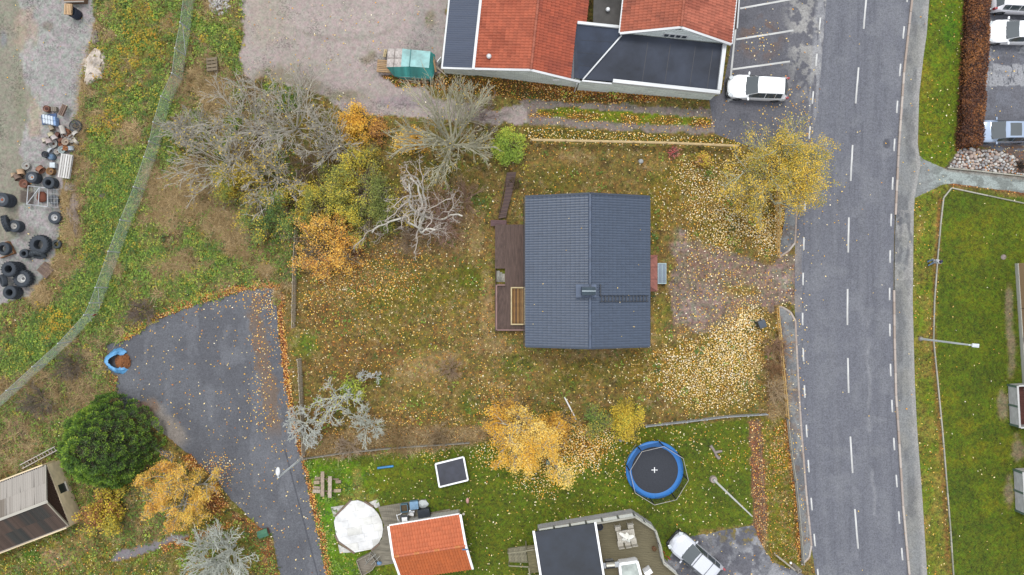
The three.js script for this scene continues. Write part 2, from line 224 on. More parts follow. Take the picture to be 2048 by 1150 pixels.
// south-west yard
poly([[-90, 1000], [150, 1060], [250, 1080], [330, 1080], [470, 1000], [560, 1080], [590, 1210], [-90, 1210]], { c: '#75702f', lawn: 1, dry: 0.15, weed: 0.15, leaf: 6, hue: 0.45 }, 8);
for (const [x, y, a, b, c] of [[110, 1115, 40, 26, '#b09478'], [60, 1115, 30, 24, '#5a7a22'], [170, 1090, 40, 20, '#8d7c52'], [300, 1130, 60, 14, '#5f6d20'], [380, 1080, 50, 20, '#68701f'], [240, 1060, 60, 30, '#83784a']]) blob(x, y, a, b, { c, lawn: 1 }, 0.8);
poly([[460, 1020], [520, 1050], [545, 1080], [565, 1200], [530, 1200], [520, 1100], [470, 1040]], { c: '#86623c', leaf: 24, hue: 0.8, lawn: 0.4 }, 5);
poly([[225, 1112], [240, 1100], [300, 1085], [350, 1068], [380, 1070], [340, 1092], [270, 1112], [225, 1124]], { c: '#8d878c', amp: 0.3, lawn: 0, dry: 0, weed: 0, leaf: 5 }, 4);
stroke([[330, 1096], [400, 1070], [470, 1040]], 9, { leaf: 50, hue: 0.75, c: '#8a6230' });
for (const [x, y, a, b] of [[440, 930, 30, 30], [430, 1000, 30, 40], [390, 920, 30, 20]]) blob(x, y, a, b, { c: '#7c5228', leaf: 70, hue: 0.85 }, 0.9);
// leaf rim of the turning place
stroke([[548, 570], [470, 578], [390, 598], [320, 628], [262, 668], [232, 680]], 13, { c: '#6d4a2c', leaf: 90, hue: 0.7, dry: 0.2 }); stroke([[228, 745], [224, 790], [238, 812]], 10, { c: '#7a5026', leaf: 110, hue: 0.75 });
stroke([[560, 590], [562, 650], [572, 760], [590, 870], [606, 930], [640, 1060], [658, 1160]], 9, { c: '#6f4a30', leaf: 80, hue: 0.75, lawn: 0.3 });
// east side
poly([[1826, -60], [1935, -60], [1925, 150], [1915, 300], [1890, 338], [1838, 320]], { c: '#6a7a16', lawn: 1.5, dry: 0, leaf: 1.5, hue: 0.3 }, 4);
blob(1850, 170, 18, 60, { c: '#8a8238' }, 0.7); blob(1900, 60, 20, 60, { c: '#517a10' }, 0.7); blob(1865, 260, 22, 40, { c: '#7f8030' }, 0.6);
poly([[1930, -60], [1976, -60], [1966, 110], [1954, 300], [1910, 300], [1920, 140]], { c: '#59361f', lawn: 0, leaf: 20, hue: 0.9, amp: 0.8 }, 3);
poly([[1822, 330], [1900, 360], [1880, 400], [1872, 690], [1890, 860], [1912, 1210], [1822, 1210]], { c: '#80803a', lawn: 1.2, dry: 0, leaf: 2, hue: 0.4 }, 4);
{ const r = rng(29); for (let k = 0; k < 60; k++) { blob(1845 + r() * 35, 400 + r() * 760, 14 + r() * 14, 20 + r() * 20, { c: r() < 0.5 ? '#97894a' : '#6a7a24' }, 0.6); } }
poly([[1900, 380], [2140, 408], [2140, 1210], [1910, 1210], [1888, 860], [1872, 690], [1878, 520], [1888, 396]], { c: '#62720f', lawn: 1.7, dry: 0, weed: 0, leaf: 0.2, hue: 0.1, amp: 0.8 }, 2);
{ const r = rng(31); for (let k = 0; k < 90; k++) { blob(1890 + r() * 190, 390 + r() * 780, 18 + r() * 30, 14 + r() * 26, { c: r() < 0.5 ? '#54650c' : r() < 0.6 ? '#707d18' : '#7c7e2c' }, 0.55); } }
stroke([[1879, 400], [1872, 520], [1864, 680], [1880, 860], [1898, 1150]], 6, { c: '#84603a', leaf: 8, hue: 0.7 }, 0.6); stroke([[1905, 366], [1980, 374], [2060, 388]], 6, { c: '#8a5a3c', leaf: 20, hue: 0.9 }, 0.8);
for (const [x, y, a, b] of [[2018, 620, 10, 70], [2022, 700, 12, 60], [2005, 810, 14, 40], [2018, 980, 12, 40], [2036, 900, 16, 40]]) blob(x, y, a, b, { c: '#94876a', amp: 0.5, lawn: 0.3 }, 0.9);
poly([[1890, 338], [1918, 298], [2140, 300], [2140, 356]], { c: '#6f6058', lawn: 0, leaf: 14, hue: 0.9, amp: 0.5 }, 2);

for (let k = 0; k < FW * FH; k++) if (F.amp[k] > 0.6) { const l = 0.3 * F.r[k] + 0.55 * F.g[k] + 0.15 * F.b[k]; for (const c of ['r', 'g', 'b']) F[c][k] = Math.max(0.002, (l + (F[c][k] - l) * 1.12) * 0.98); } // plants are a little more vivid than first guessed
const fld = (name, px, py) => { // bilinear
  let u = clamp((px - GX0) / CELL, 0, FW - 1.001), v = clamp((py - GY0) / CELL, 0, FH - 1.001); const i = u | 0, j = v | 0; u -= i; v -= j; const a = F[name], k = j * FW + i;
  return a[k] * (1 - u) * (1 - v) + a[k + 1] * u * (1 - v) + a[k + FW] * (1 - u) * v + a[k + FW + 1] * u * v;
};
const GTW = 2048, GTH = 1152;
const groundTex = dataTex(GTW, GTH, d => {
  for (let j = 0; j < GTH; j++) for (let i = 0; i < GTW; i++) {
    const px = GX0 + (i + 0.5) / GTW * GW, py = GY0 + (j + 0.5) / GTH * GH;
    let r = fld('r', px, py), g = fld('g', px, py), b = fld('b', px, py); const amp = fld('amp', px, py);
    const n1 = NT[((i * 7919 + j * 104729 + ((i * j) >> 3)) & 65535)], n2 = vn(px / 2.2, py / 2.2), n3 = vn(px / 6 + 31, py / 6), n4 = fbm(px / 40, py / 40, 3), n5 = vn(px / 5 + 80, py / 5 + 12);
    const f = Math.max(0.15, 0.94 + amp * ((n1 - 0.5) * 0.6 + (n2 - 0.5) * 1.1 + (n3 - 0.5) * 0.7 + (n4 - 0.5) * 0.35)); const w = (n5 - 0.5) * amp * 0.5, sp = amp < 0.45 && vn(px / 1.5 + 9, py / 1.5) * vn(px / 30, py / 30 + 5) > 0.56 ? 0.6 : 1; r *= sp; g *= sp; b *= sp;
    r *= f * (1 + w); g *= f * (1 - w * 0.35); b *= f * (1 + w * 0.5);
    const k = (j * GTW + i) * 4; d[k] = encq(r / K); d[k + 1] = encq(g / K); d[k + 2] = encq(b / K); d[k + 3] = 255;
  }
}, { wrap: THREE.MirroredRepeatWrapping });
{ // one sheet to the horizon
  const X = [-420, -150, -60, -44, -22, 0, 22, 44, 60, 150, 420], p = [], uv = [], ix = [], n = X.length;
  for (const z of X) for (const x of X) { p.push(x, 0, z); uv.push((x * S + 1024 - GX0) / GW, (z * S + 575 - GY0) / GH); }
  for (let j = 0; j < n - 1; j++) for (let i = 0; i < n - 1; i++) { const a = j * n + i; ix.push(a, a + n, a + 1, a + 1, a + n, a + n + 1); }
  const g = new THREE.BufferGeometry(); g.setAttribute('position', new THREE.Float32BufferAttribute(p, 3)); g.setAttribute('uv', new THREE.Float32BufferAttribute(uv, 2)); g.setIndex(ix); g.computeVertexNormals();
  structure('ground', new THREE.Mesh(g, new THREE.MeshStandardMaterial({ map: groundTex, bumpMap: groundTex, bumpScale: 0.05, roughness: 1 })));
}
// ---------- paved sheets, each with a colour map of its own ----------
function subdivide(pts, step, amp, seed) {
  const out = []; for (let i = 0; i < pts.length; i++) { const a = pts[i], b = pts[(i + 1) % pts.length], L = Math.hypot(b[0] - a[0], b[1] - a[1]), n = Math.max(1, Math.round(L / step)); for (let k = 0; k < n; k++) { const x = lerp(a[0], b[0], k / n), y = lerp(a[1], b[1], k / n), w = k ? amp : 0; out.push([x + (fbm(x / 9 + seed, y / 9, 3) - 0.5) * 2.4 * w, y + (fbm(x / 9, y / 9 + seed, 3) - 0.5) * 2.4 * w]); } } return out;
}
const sheetPolys = [];
function sheet(name, pts, y, painter, { rough = 0.9, edge = 0, res = 22, thick = 0, bump = 0.012 } = {}) {
  if (edge) pts = subdivide(pts, 7, edge, pts.length * 3.7);
  sheetPolys.push({ name: name === 'asphalt' && pts[0][0] < 1500 ? 'parking' : name, pts, y });
  const W = pts.map(([a, b]) => at(a, b, 0)); let x0 = 1e9, z0 = 1e9, x1 = -1e9, z1 = -1e9; for (const v of W) { v.y = y; x0 = Math.min(x0, v.x); x1 = Math.max(x1, v.x); z0 = Math.min(z0, v.z); z1 = Math.max(z1, v.z); }
  const w = Math.min(2048, Math.ceil((x1 - x0) * res)), h = Math.min(2048, Math.ceil((z1 - z0) * res)), o = [0, 0, 0];
  const t = dataTex(w, h, d => { for (let j = 0; j < h; j++) for (let i = 0; i < w; i++) { const px = (x0 + (i + 0.5) / w * (x1 - x0)) * S + 1024, py = (z0 + (j + 0.5) / h * (z1 - z0)) * S + 575; painter(px, py, o); const n1 = NT[((i * 7919 + j * 104729 + ((i * j) >> 3)) & 65535)], f = 0.74 + 0.5 * n1 + (vn(px / 1.6, py / 1.6) - 0.5) * 0.34; const k = (j * w + i) * 4; d[k] = encq(o[0] * f / K); d[k + 1] = encq(o[1] * f / K); d[k + 2] = encq(o[2] * f / K); d[k + 3] = 255; } }, { wrap: THREE.ClampToEdgeWrapping });
  const g = prism(W, thick || 0.002), P = g.attributes.position, uv = new Float32Array(P.count * 2); for (let i = 0; i < P.count; i++) { uv[2 * i] = (P.getX(i) - x0) / (x1 - x0); uv[2 * i + 1] = (P.getZ(i) - z0) / (z1 - z0); }
  g.setAttribute('uv', new THREE.BufferAttribute(uv, 2));
  const m = new THREE.Mesh(g, new THREE.MeshStandardMaterial({ map: t, bumpMap: t, bumpScale: bump, roughness: rough })); m.name = name; return m;
}
const mixc = (o, c, a) => { o[0] += (c[0] - o[0]) * a; o[1] += (c[1] - o[1]) * a; o[2] += (c[2] - o[2]) * a; };
const setc = (o, c) => { o[0] = c[0]; o[1] = c[1]; o[2] = c[2]; };
const cc = Object.fromEntries(Object.entries({ road: '#767882', roadL: '#8a8c93', roadD: '#666872', tar: '#51535d', worn: '#a8a9ae', wornD: '#6d6d75', dust: '#a79a8c', culde: '#6b6d74', mud: '#7c695a', mudR: '#7d5c42', walk: '#8f9192', walkL: '#b0aeab', walkW: '#95948f', conc: '#a9b3b0', concD: '#7c827e', concR: '#8c7a6c', wet: '#5c5d64' }).map(([k, v]) => [k, lin(v)]));
const roadX = (py) => { const t = [[-100, 1742], [0, 1733], [135, 1717], [290, 1705], [435, 1697], [578, 1695], [716, 1695], [873, 1700], [1018, 1709], [1150, 1722], [1300, 1740]]; for (let i = 0; i < t.length - 1; i++) if (py <= t[i + 1][0]) return lerp(t[i][1], t[i + 1][1], (py - t[i][0]) / (t[i + 1][0] - t[i][0])); return 1740; };
const road = group('road');
{
  const m = sheet('asphalt', [[1655, -90], [1653, 0], [1636, 220], [1612, 330], [1593, 430], [1590, 490], [1589, 610], [1591, 645], [1596, 760], [1602, 860], [1612, 990], [1623, 1092], [1642, 1230], [1826, 1230], [1815, 1120], [1805, 1010], [1796, 862], [1791, 790], [1788, 676], [1787, 580], [1788, 480], [1790, 430], [1797, 288], [1807, 145], [1823, 0], [1834, -90]], 0.012, (px, py, o) => {
    const u = px - roadX(py), n = fbm(px / 5, py / 90, 3), n2 = fbm(px / 30, py / 30, 3); setc(o, cc.road);
    mixc(o, cc.roadD, smooth(0.52, 0.75, n) * 0.5); mixc(o, cc.roadL, smooth(0.5, 0.75, n2) * 0.45);
    for (const tr of [-62, -28, 30, 66]) mixc(o, cc.roadL, 0.22 * Math.exp(-((u - tr) ** 2) / 60) * (0.5 + n));
    mixc(o, cc.worn, 0.4 * Math.exp(-((u - 44 + fbm(py / 30, 3, 2) * 6) ** 2) / 14) * smooth(560, 700, py) * smooth(0.35, 0.6, fbm(7, py / 25, 2)));
    mixc(o, cc.tar, smooth(-1.6, -0.2, -Math.abs(u + 86 + fbm(py / 40, 9, 2) * 6)) * 0.5 * smooth(0.4, 0.6, fbm(1, py / 50, 2)));
    const mh = Math.hypot((px - 1773) / 8, (py - 287) / 11); if (mh < 1.1) mixc(o, cc.tar, smooth(1.1, 0.7, mh) * 0.8);
    mixc(o, cc.roadL, smooth(14, 0, 95 - Math.abs(u)) * 0.0);
    if (px < 1604 && py > 480 && py < 625) mixc(o, cc.dust, 0.5 * smooth(1612, 1590, px) * smooth(0.3, 0.6, n2));
  }); road.add(m);
}
const markM = mat('#f2f2f0', 0.7, 0, 'blotch', 0.8);
{
  const dash = (x0, y0, x1, y1, w) => { const a = at(x0, y0), b = at(x1, y1), g = beam(a, b, w, 0.004); g.translate(0, 0.0165, 0); const m = new THREE.Mesh(g, markM); m.name = 'lane_dash'; road.add(m); };
  for (const [a, b, c, d] of [[1733, -12, 1727, 58], [1717, 135, 1711, 207], [1705, 290, 1701, 362], [1697.5, 435, 1696, 505], [1695, 578, 1694.5, 650], [1695.5, 716, 1697, 786], [1700.5, 873, 1705, 946], [1709.5, 1018, 1716, 1097]]) dash(a, b, c, d, 0.13);
  const mid = (l) => { for (let i = 0; i < l.length; i++) { const a = l[Math.max(0, i - 1)], b = l[Math.min(l.length - 1, i + 1)], L = Math.hypot(b[0] - a[0], b[1] - a[1]), d = [(b[0] - a[0]) / L * 12.5, (b[1] - a[1]) / L * 12.5]; dash(l[i][0] - d[0], l[i][1] - d[1], l[i][0] + d[0], l[i][1] + d[1], 0.12); } };
  mid([[1815, -8], [1807, 65], [1800, 140], [1794, 214], [1788.5, 290], [1785, 367], [1782, 440], [1780, 513], [1779, 588], [1779.5, 660], [1781, 740], [1784, 812], [1788, 888], [1793, 962], [1798, 1035], [1804, 1108]]);
  mid([[1607.5, 487], [1606, 558], [1605, 638], [1606.5, 710], [1609, 783], [1613, 862], [1617, 932], [1623, 1008], [1629, 1080], [1636, 1150]]);
  mid([[1646, -26], [1639.5, 48], [1632.5, 120], [1625.5, 195], [1619, 265], [1613.5, 330], [1610, 410]]);
}
const parking = group('parking_area');
parking.add(sheet('asphalt', [[1478, -90], [1655, -90], [1653, 0], [1636, 220], [1614, 325], [1600, 330], [1430, 268], [1418, 198], [1444, 186], [1462, 90]], 0.006, (px, py, o) => {
  setc(o, cc.wornD); const n = fbm(px / 12, py / 12, 4), n2 = fbm(px / 40 + 7, py / 40, 3); mixc(o, cc.walkL, smooth(0.42, 0.56, n) * smooth(1555, 1600, px) * smooth(225, 130, py) * 0.85); mixc(o, cc.tar, smooth(0.55, 0.75, n2) * 0.35);
  const e = px - lerp(1653, 1636, py / 220); mixc(o, cc.worn, smooth(-24, -16, e) * 0.65 * smooth(0.3, 0.6, fbm(px / 5, py / 30, 3)) * smooth(300, 200, py)); mixc(o, cc.mudR, smooth(0.5, 0.7, fbm(px / 16 + 9, py / 16, 3)) * smooth(60, 20, Math.hypot(px - 1520, (py - 75))) * 0.6);
}, { edge: 0 }));
{
  const line = (x0, y0, x1, y1, w = 0.14) => { const g = beam(at(x0, y0), at(x1, y1), w, 0.004); g.translate(0, 0.0105, 0); const m = new THREE.Mesh(g, markM); m.name = 'bay_line'; parking.add(m); };
  line(1480, 17, 1596, -4); line(1472, 79, 1587, 61); line(1463, 139, 1580, 123); line(1457, 200, 1512, 192); line(1481, -40, 1456.3, 204);
}
const sw = (px, py, o) => { setc(o, cc.walk); const n = fbm(px / 9, py / 24, 4), n2 = fbm(px / 40, py / 40, 3); mixc(o, cc.walkW, smooth(0.4, 0.7, n2) * 0.7); mixc(o, cc.wet, smooth(0.5, 0.7, fbm(px / 20 + 4, py / 60, 3)) * 0.5); const r = walkR(py); mixc(o, cc.walkL, smooth(r - 14, r - 3, px + (n - 0.5) * 14) * 0.75); };
const WR = [[-90, 1862], [0, 1857], [70, 1852], [110, 1846], [190, 1837], [288, 1834], [330, 1840], [395, 1828], [430, 1826], [520, 1825], [600, 1824], [760, 1828], [860, 1833], [990, 1843], [1150, 1853], [1230, 1858]];
const walkR = (py) => { for (let i = 0; i < WR.length - 1; i++) if (py <= WR[i + 1][0]) return lerp(WR[i][1], WR[i + 1][1], (py - WR[i][0]) / (WR[i + 1][0] - WR[i][0])); return 1858; };
const KE = [[1834, -90], [1823, 0], [1807, 145], [1797, 288], [1790, 430], [1788, 480], [1787, 580], [1788, 676], [1791, 790], [1796, 862], [1805, 1010], [1815, 1120], [1825, 1230]];
structure('pavement', sheet('pavement', [...KE.map(([a, b]) => [a + 1, b]), ...WR.slice().reverse().map(([y, x]) => [x, y])], 0.1, (px, py, o) => { sw(px, py, o); if (py > 420 && py < 560) { mixc(o, cc.walkL, 0.5 * smooth(0.4, 0.6, fbm(px / 12, py / 12, 3))); mixc(o, cc.tar, 0.5 * smooth(0.5, 0.7, fbm(px / 8 + 3, py / 30, 3))); } }, { thick: 0.1, edge: 0 }));
structure('garden_path', sheet('garden_path', [[1826, 300], [1846, 318], [1892, 338], [1960, 344], [2140, 366], [2140, 400], [2048, 386], [1905, 367], [1886, 369], [1826, 398]], 0.006, (px, py, o) => { setc(o, cc.conc); const n = fbm(px / 14, py / 8, 4); mixc(o, cc.concD, smooth(0.45, 0.62, n) * 0.8); mixc(o, cc.concR, smooth(8, 0, Math.abs(py - (338 + (px - 1892) * 0.115))) * 0.6 * smooth(1880, 1900, px)); mixc(o, cc.walk, smooth(1885, 1850, px) * 0.7); }, { edge: 1 }));
structure('turning_place', sheet('turning_place', [[549, 576], [500, 580], [400, 606], [310, 641], [257, 680], [214, 690], [212, 742], [236, 752], [232, 792], [252, 825], [300, 850], [345, 880], [430, 955], [462, 1000], [505, 1040], [545, 1072], [560, 1150], [575, 1230], [675, 1230], [654, 1150], [606, 935], [585, 860], [569, 760], [556, 660]], 0.006, (px, py, o) => {
  setc(o, cc.culde); const n = fbm(px / 50, py / 50, 4), n2 = fbm(px / 10, py / 14, 4); mixc(o, cc.wet, smooth(0.45, 0.65, n) * 0.6); mixc(o, cc.roadL, smooth(0.55, 0.7, fbm(px / 30 + 5, py / 70, 3)) * 0.3);
  const xs = lerp(510, 545, smooth(580, 860, py)) ; mixc(o, cc.mud, smooth(20, 8, Math.abs(px - xs) + (n2 - 0.5) * 34) * smooth(580, 600, py) * smooth(890, 840, py) * 0.85);
  mixc(o, cc.dust, smooth(30, 10, Math.abs((px - 330) * 0.72 - (py - 850) * 0.7 + (n2 - .5) * 20)) * smooth(70, 40, Math.hypot(px - 325, py - 850)) * 0.6); mixc(o, cc.mudR, smooth(34, 14, Math.hypot(px - 290, py - 825) + (n2 - 0.5) * 30) * 0.7);
  const lx = 570 + (py - 900) * 0.262; mixc(o, lin('#4d4f57'), smooth(2.6, 0.6, Math.abs(px - lx) * (1 + 0.0012 * (py - 900))) * smooth(896, 902, py) * 0.9);
  const l2 = 560 + (py - 940) * 0.27; mixc(o, cc.wet, smooth(1.6, 0.4, Math.abs(px - l2)) * smooth(940, 960, py) * 0.5);
}, { edge: 3.5 }));
structure('east_parking', sheet('east_parking', [[1970, -90], [2140, -90], [2140, 303], [2000, 302], [1953, 291], [1963, 110]], 0.006, (px, py, o) => { setc(o, cc.road); const n = fbm(px / 16, py / 16, 4); mixc(o, cc.wornD, smooth(0.4, 0.6, n) * 0.7); mixc(o, cc.worn, smooth(1985, 1966, px + (n - 0.5) * 40) * 0.8 * smooth(230, 140, py)); mixc(o, cc.mudR, smooth(0.5, 0.65, fbm(px / 9 + 8, py / 7, 3)) * smooth(280, 296, py) * 0.8); { const q = fbm(px / 7 + 2, py / 11, 4), c = Math.abs(fbm(px / 10 + 5, py / 40, 3) - 0.5); const z = Math.max(smooth(23, 21, Math.abs(py - 150) + (q - 0.5) * 12), smooth(12, 10, Math.hypot(px - 2042, (py - 97) * 1.1) + (q - 0.5) * 8), smooth(12, 10, Math.hypot(px - 1975, py - 92) + (q - 0.5) * 8)); if (z > 0) { mixc(o, cc.worn, z * 0.95); mixc(o, cc.tar, z * smooth(0.02, 0.008, c) * 0.9); } } mixc(o, cc.tar, smooth(0.55, 0.7, fbm(px / 30, py / 20 + 5, 3)) * 0.4); }));
structure('forecourt', sheet('forecourt', [[1335, 1120], [1352, 1090], [1376, 1075], [1420, 1066], [1470, 1056], [1506, 1050], [1524, 1090], [1545, 1125], [1590, 1140], [1640, 1165], [1650, 1240], [1340, 1240]], 0.006, (px, py, o) => { setc(o, cc.wornD); const n = fbm(px / 18, py / 18, 5); mixc(o, cc.worn, smooth(0.45, 0.6, n) * 0.8); mixc(o, lin('#8d7c3c'), smooth(0.6, 0.68, fbm(px / 9 + 4, py / 9, 3)) * smooth(1400, 1460, px) * smooth(1110, 1070, py)); mixc(o, cc.tar, smooth(0.5, 0.7, fbm(px / 30 + 9, py / 26, 3)) * 0.5); }, { edge: 3 }));
for (const [nm, pts] of [['footpath', [[1569, 300], [1592, 330], [1591, 430], [1588, 487], [1556, 516], [1568, 440]]], ['footpath', [[1556, 612], [1578, 624], [1590, 642], [1592, 690], [1598, 800], [1602, 862], [1612, 990], [1622, 1090], [1617, 1114], [1602, 1128], [1602, 1060], [1590, 960], [1580, 860], [1572, 760], [1566, 680]]]]) structure(nm, sheet(nm, pts, 0.1, (px, py, o) => { setc(o, cc.walk); const n = fbm(px / 10, py / 24, 4); mixc(o, cc.wet, smooth(0.4, 0.65, n) * 0.6); mixc(o, cc.mudR, smooth(0.55, 0.7, fbm(px / 7, py / 12 + 4, 3)) * 0.4); }, { thick: 0.1, edge: 1 }));
// kerbs: every stone its own piece
const kerbMs = ['#c9bab0', '#bdb0a8', '#d0c4ba', '#b9a89c'].map(c => mat(c, 0.85, 0, 'fine', 1));
function kerb(name, pts, w, h, L, mats, y0 = 0) {
  const g = group(name), r = rng(pts.length * 31 + 7); let k = 0; const P = pts.map(([a, b]) => at(a, b)), geos = {};
  for (let i = 0; i < P.length - 1; i++) { const d = P[i + 1].clone().sub(P[i]), len = d.length(), n = Math.max(1, Math.round(len / L)), s = len / n; const key = s.toFixed(2); const ry = Math.atan2(d.x, d.z);
    for (let j = 0; j < n; j++) { const geo = geos[key] ??= rbox(w, h, s - 0.014, 0.018); const m = new THREE.Mesh(geo, mats[(r() * mats.length) | 0]); m.name = 'kerb_stone'; m.position.copy(P[i]).addScaledVector(d, (j + 0.5) / n).setY(y0 + h / 2 + (r() - 0.5) * 0.008); m.rotation.y = ry + (r() - 0.5) * 0.012; g.add(m); } }
  return g;
}
kerb('kerb', KE.slice(0, 5), 0.16, 0.125, 1, kerbMs); kerb('kerb', KE.slice(6), 0.16, 0.125, 1, kerbMs);
kerb('kerb', [[1592, 300], [1592, 430], [1589, 486], [1576, 502], [1555, 516]], 0.15, 0.125, 0.8, kerbMs);
kerb('kerb', [[1550, 612], [1564, 614], [1580, 624], [1590, 642], [1592, 690], [1598, 800], [1602, 862], [1612, 990], [1622, 1090], [1617, 1114], [1602, 1129]], 0.15, 0.125, 0.8, kerbMs);
const edgeMs = ['#b5b3a6', '#a4a493', '#c2bfb2'].map(c => mat(c, 0.9, 0, 'fine', 1));
kerb('lawn_edging', [[2140, 420], [2048, 407], [1902, 376], [1886, 396], [1880, 450], [1874, 520], [1868, 600], [1866, 680], [1872, 740], [1878, 800], [1884, 862], [1892, 960], [1900, 1060], [1906, 1150], [1910, 1230]], 0.1, 0.12, 1, edgeMs);
kerb('parking_edging', [[1973, -60], [1967, 60], [1960, 140], [1952, 230], [1948, 293]], 0.1, 0.14, 1, edgeMs);
kerb('path_edging', [[1893, 336], [1960, 343], [2048, 353], [2140, 364]], 0.1, 0.18, 1, edgeMs);
// ---------- buildings ----------
// roof covering made of single pans: A-B is the eave, D-C the ridge
function tilePatch(A, B, C, D, pw, ph, amp, step, hex, { vary = 0.1, flat = 0.5, k = 6, seed = 1, dirt = null } = {}) {
  const nW = Math.max(1, Math.round(A.distanceTo(B) / pw)), nR = Math.max(1, Math.round(A.distanceTo(D) / ph)), p = [], col = [], ix = [], r = rng(seed), base = alb(hex), dc = dirt ? alb(dirt) : null;
  const N = B.clone().sub(A).cross(D.clone().sub(A)).normalize(); if (N.y < 0) N.negate();
  const P = (s, t, h) => { const a = A.clone().lerp(B, s), b = D.clone().lerp(C, s); return a.lerp(b, t).addScaledVector(N, h); };
  for (let j = 0; j < nR; j++) for (let i = 0; i < nW; i++) {
    const f = 1 + (r() - 0.5) * 2 * vary, c = base.clone(); if (dc) { const w = A.clone().lerp(B, i / nW).lerp(D.clone().lerp(C, i / nW), j / nR); c.lerp(dc, smooth(0.48, 0.66, fbm(w.x * 0.9 + seed, w.z * 0.9, 4))); } c.multiplyScalar(f);
    const b0 = p.length / 3;
    for (let q = 0; q <= k; q++) { const s = (i + q / k) / nW, w = q / k, h = amp * (w < flat ? 0.12 * (1 - Math.cos(w / flat * 6.283)) * 0.5 : Math.sin((w - flat) / (1 - flat) * Math.PI));
      const lo = P(s, j / nR, h + step), hi = P(s, (j + 1) / nR, h), un = P(s, j / nR, h - 0.004); p.push(un.x, un.y, un.z, lo.x, lo.y, lo.z, lo.x, lo.y, lo.z, hi.x, hi.y, hi.z); for (let z = 0; z < 4; z++) col.push(c.r, c.g, c.b); }
    for (let q = 0; q < k; q++) { const o = b0 + q * 4; for (const e of [0, 2]) ix.push(o + e, o + e + 4, o + e + 1, o + e + 1, o + e + 4, o + e + 5); }
  }
  const g = new THREE.BufferGeometry(); g.setAttribute('position', new THREE.Float32BufferAttribute(p, 3)); g.setAttribute('color', new THREE.Float32BufferAttribute(col, 3)); g.setIndex(ix); g.computeVertexNormals(); return g;
}
// vertical boards along p0-p1 up to top(t)
function cladding(p0, p1, y0, top, bw = 0.16, proud = 0.014, thick = 0.05) {
  const L = p0.distanceTo(p1), n = Math.max(1, Math.round(L / bw)), out = [], d = p1.clone().sub(p0), ry = Math.atan2(d.x, d.z), nx = d.z / L, nz = -d.x / L;
  for (let i = 0; i < n; i++) { const t0 = i / n, t1 = (i + 1) / n - 0.006 / L, o = i % 2 ? proud : 0, q = (t, w, y) => V(p0.x + d.x * t + nx * w, y, p0.z + d.z * t + nz * w);
    const P = [q(t0, o, y0), q(t1, o, y0), q(t1, o, top(t1)), q(t0, o, top(t0)), q(t0, o - thick, y0), q(t1, o - thick, y0), q(t1, o - thick, top(t1)), q(t0, o - thick, top(t0))];
    out.push(poly3(P, [[0, 1, 2, 3], [5, 4, 7, 6], [3, 2, 6, 7], [1, 5, 6, 2], [4, 0, 3, 7]])); }
  return merge(out);
}
const flatTo = (v, y) => V(v.x, y, v.z);
const stuffPart = (o) => { o.userData.kind = 'stuff'; return o; };
const boardsM = (hex) => mat(hex, 0.85, 0, 'grain', [1.2, 0.3]);
function deckBoards(x0, x1, z0, z1, y, t, bw, alongX, jit = 0.002, seed = 1) { // single boards side by side
  const out = [], r = rng(seed), a0 = alongX ? z0 : x0, a1 = alongX ? z1 : x1, n = Math.round((a1 - a0) / bw), w = (a1 - a0) / n;
  for (let i = 0; i < n; i++) { const c = a0 + (i + 0.5) * w, h = (r() - 0.5) * jit; const b = alongX ? box(x1 - x0, t, w - 0.008, (x0 + x1) / 2, y - t / 2 + h, c) : box(w - 0.008, t, z1 - z0, c, y - t / 2 + h, (z0 + z1) / 2); const u = r() * 7; const uv = b.attributes.uv; for (let k = 0; k < uv.count; k++) uv.setXY(k, uv.getX(k) * (alongX ? 1 : 0.3) + u, uv.getY(k) * (alongX ? 0.3 : 1) + u); out.push(b); }
  return merge(out);
}
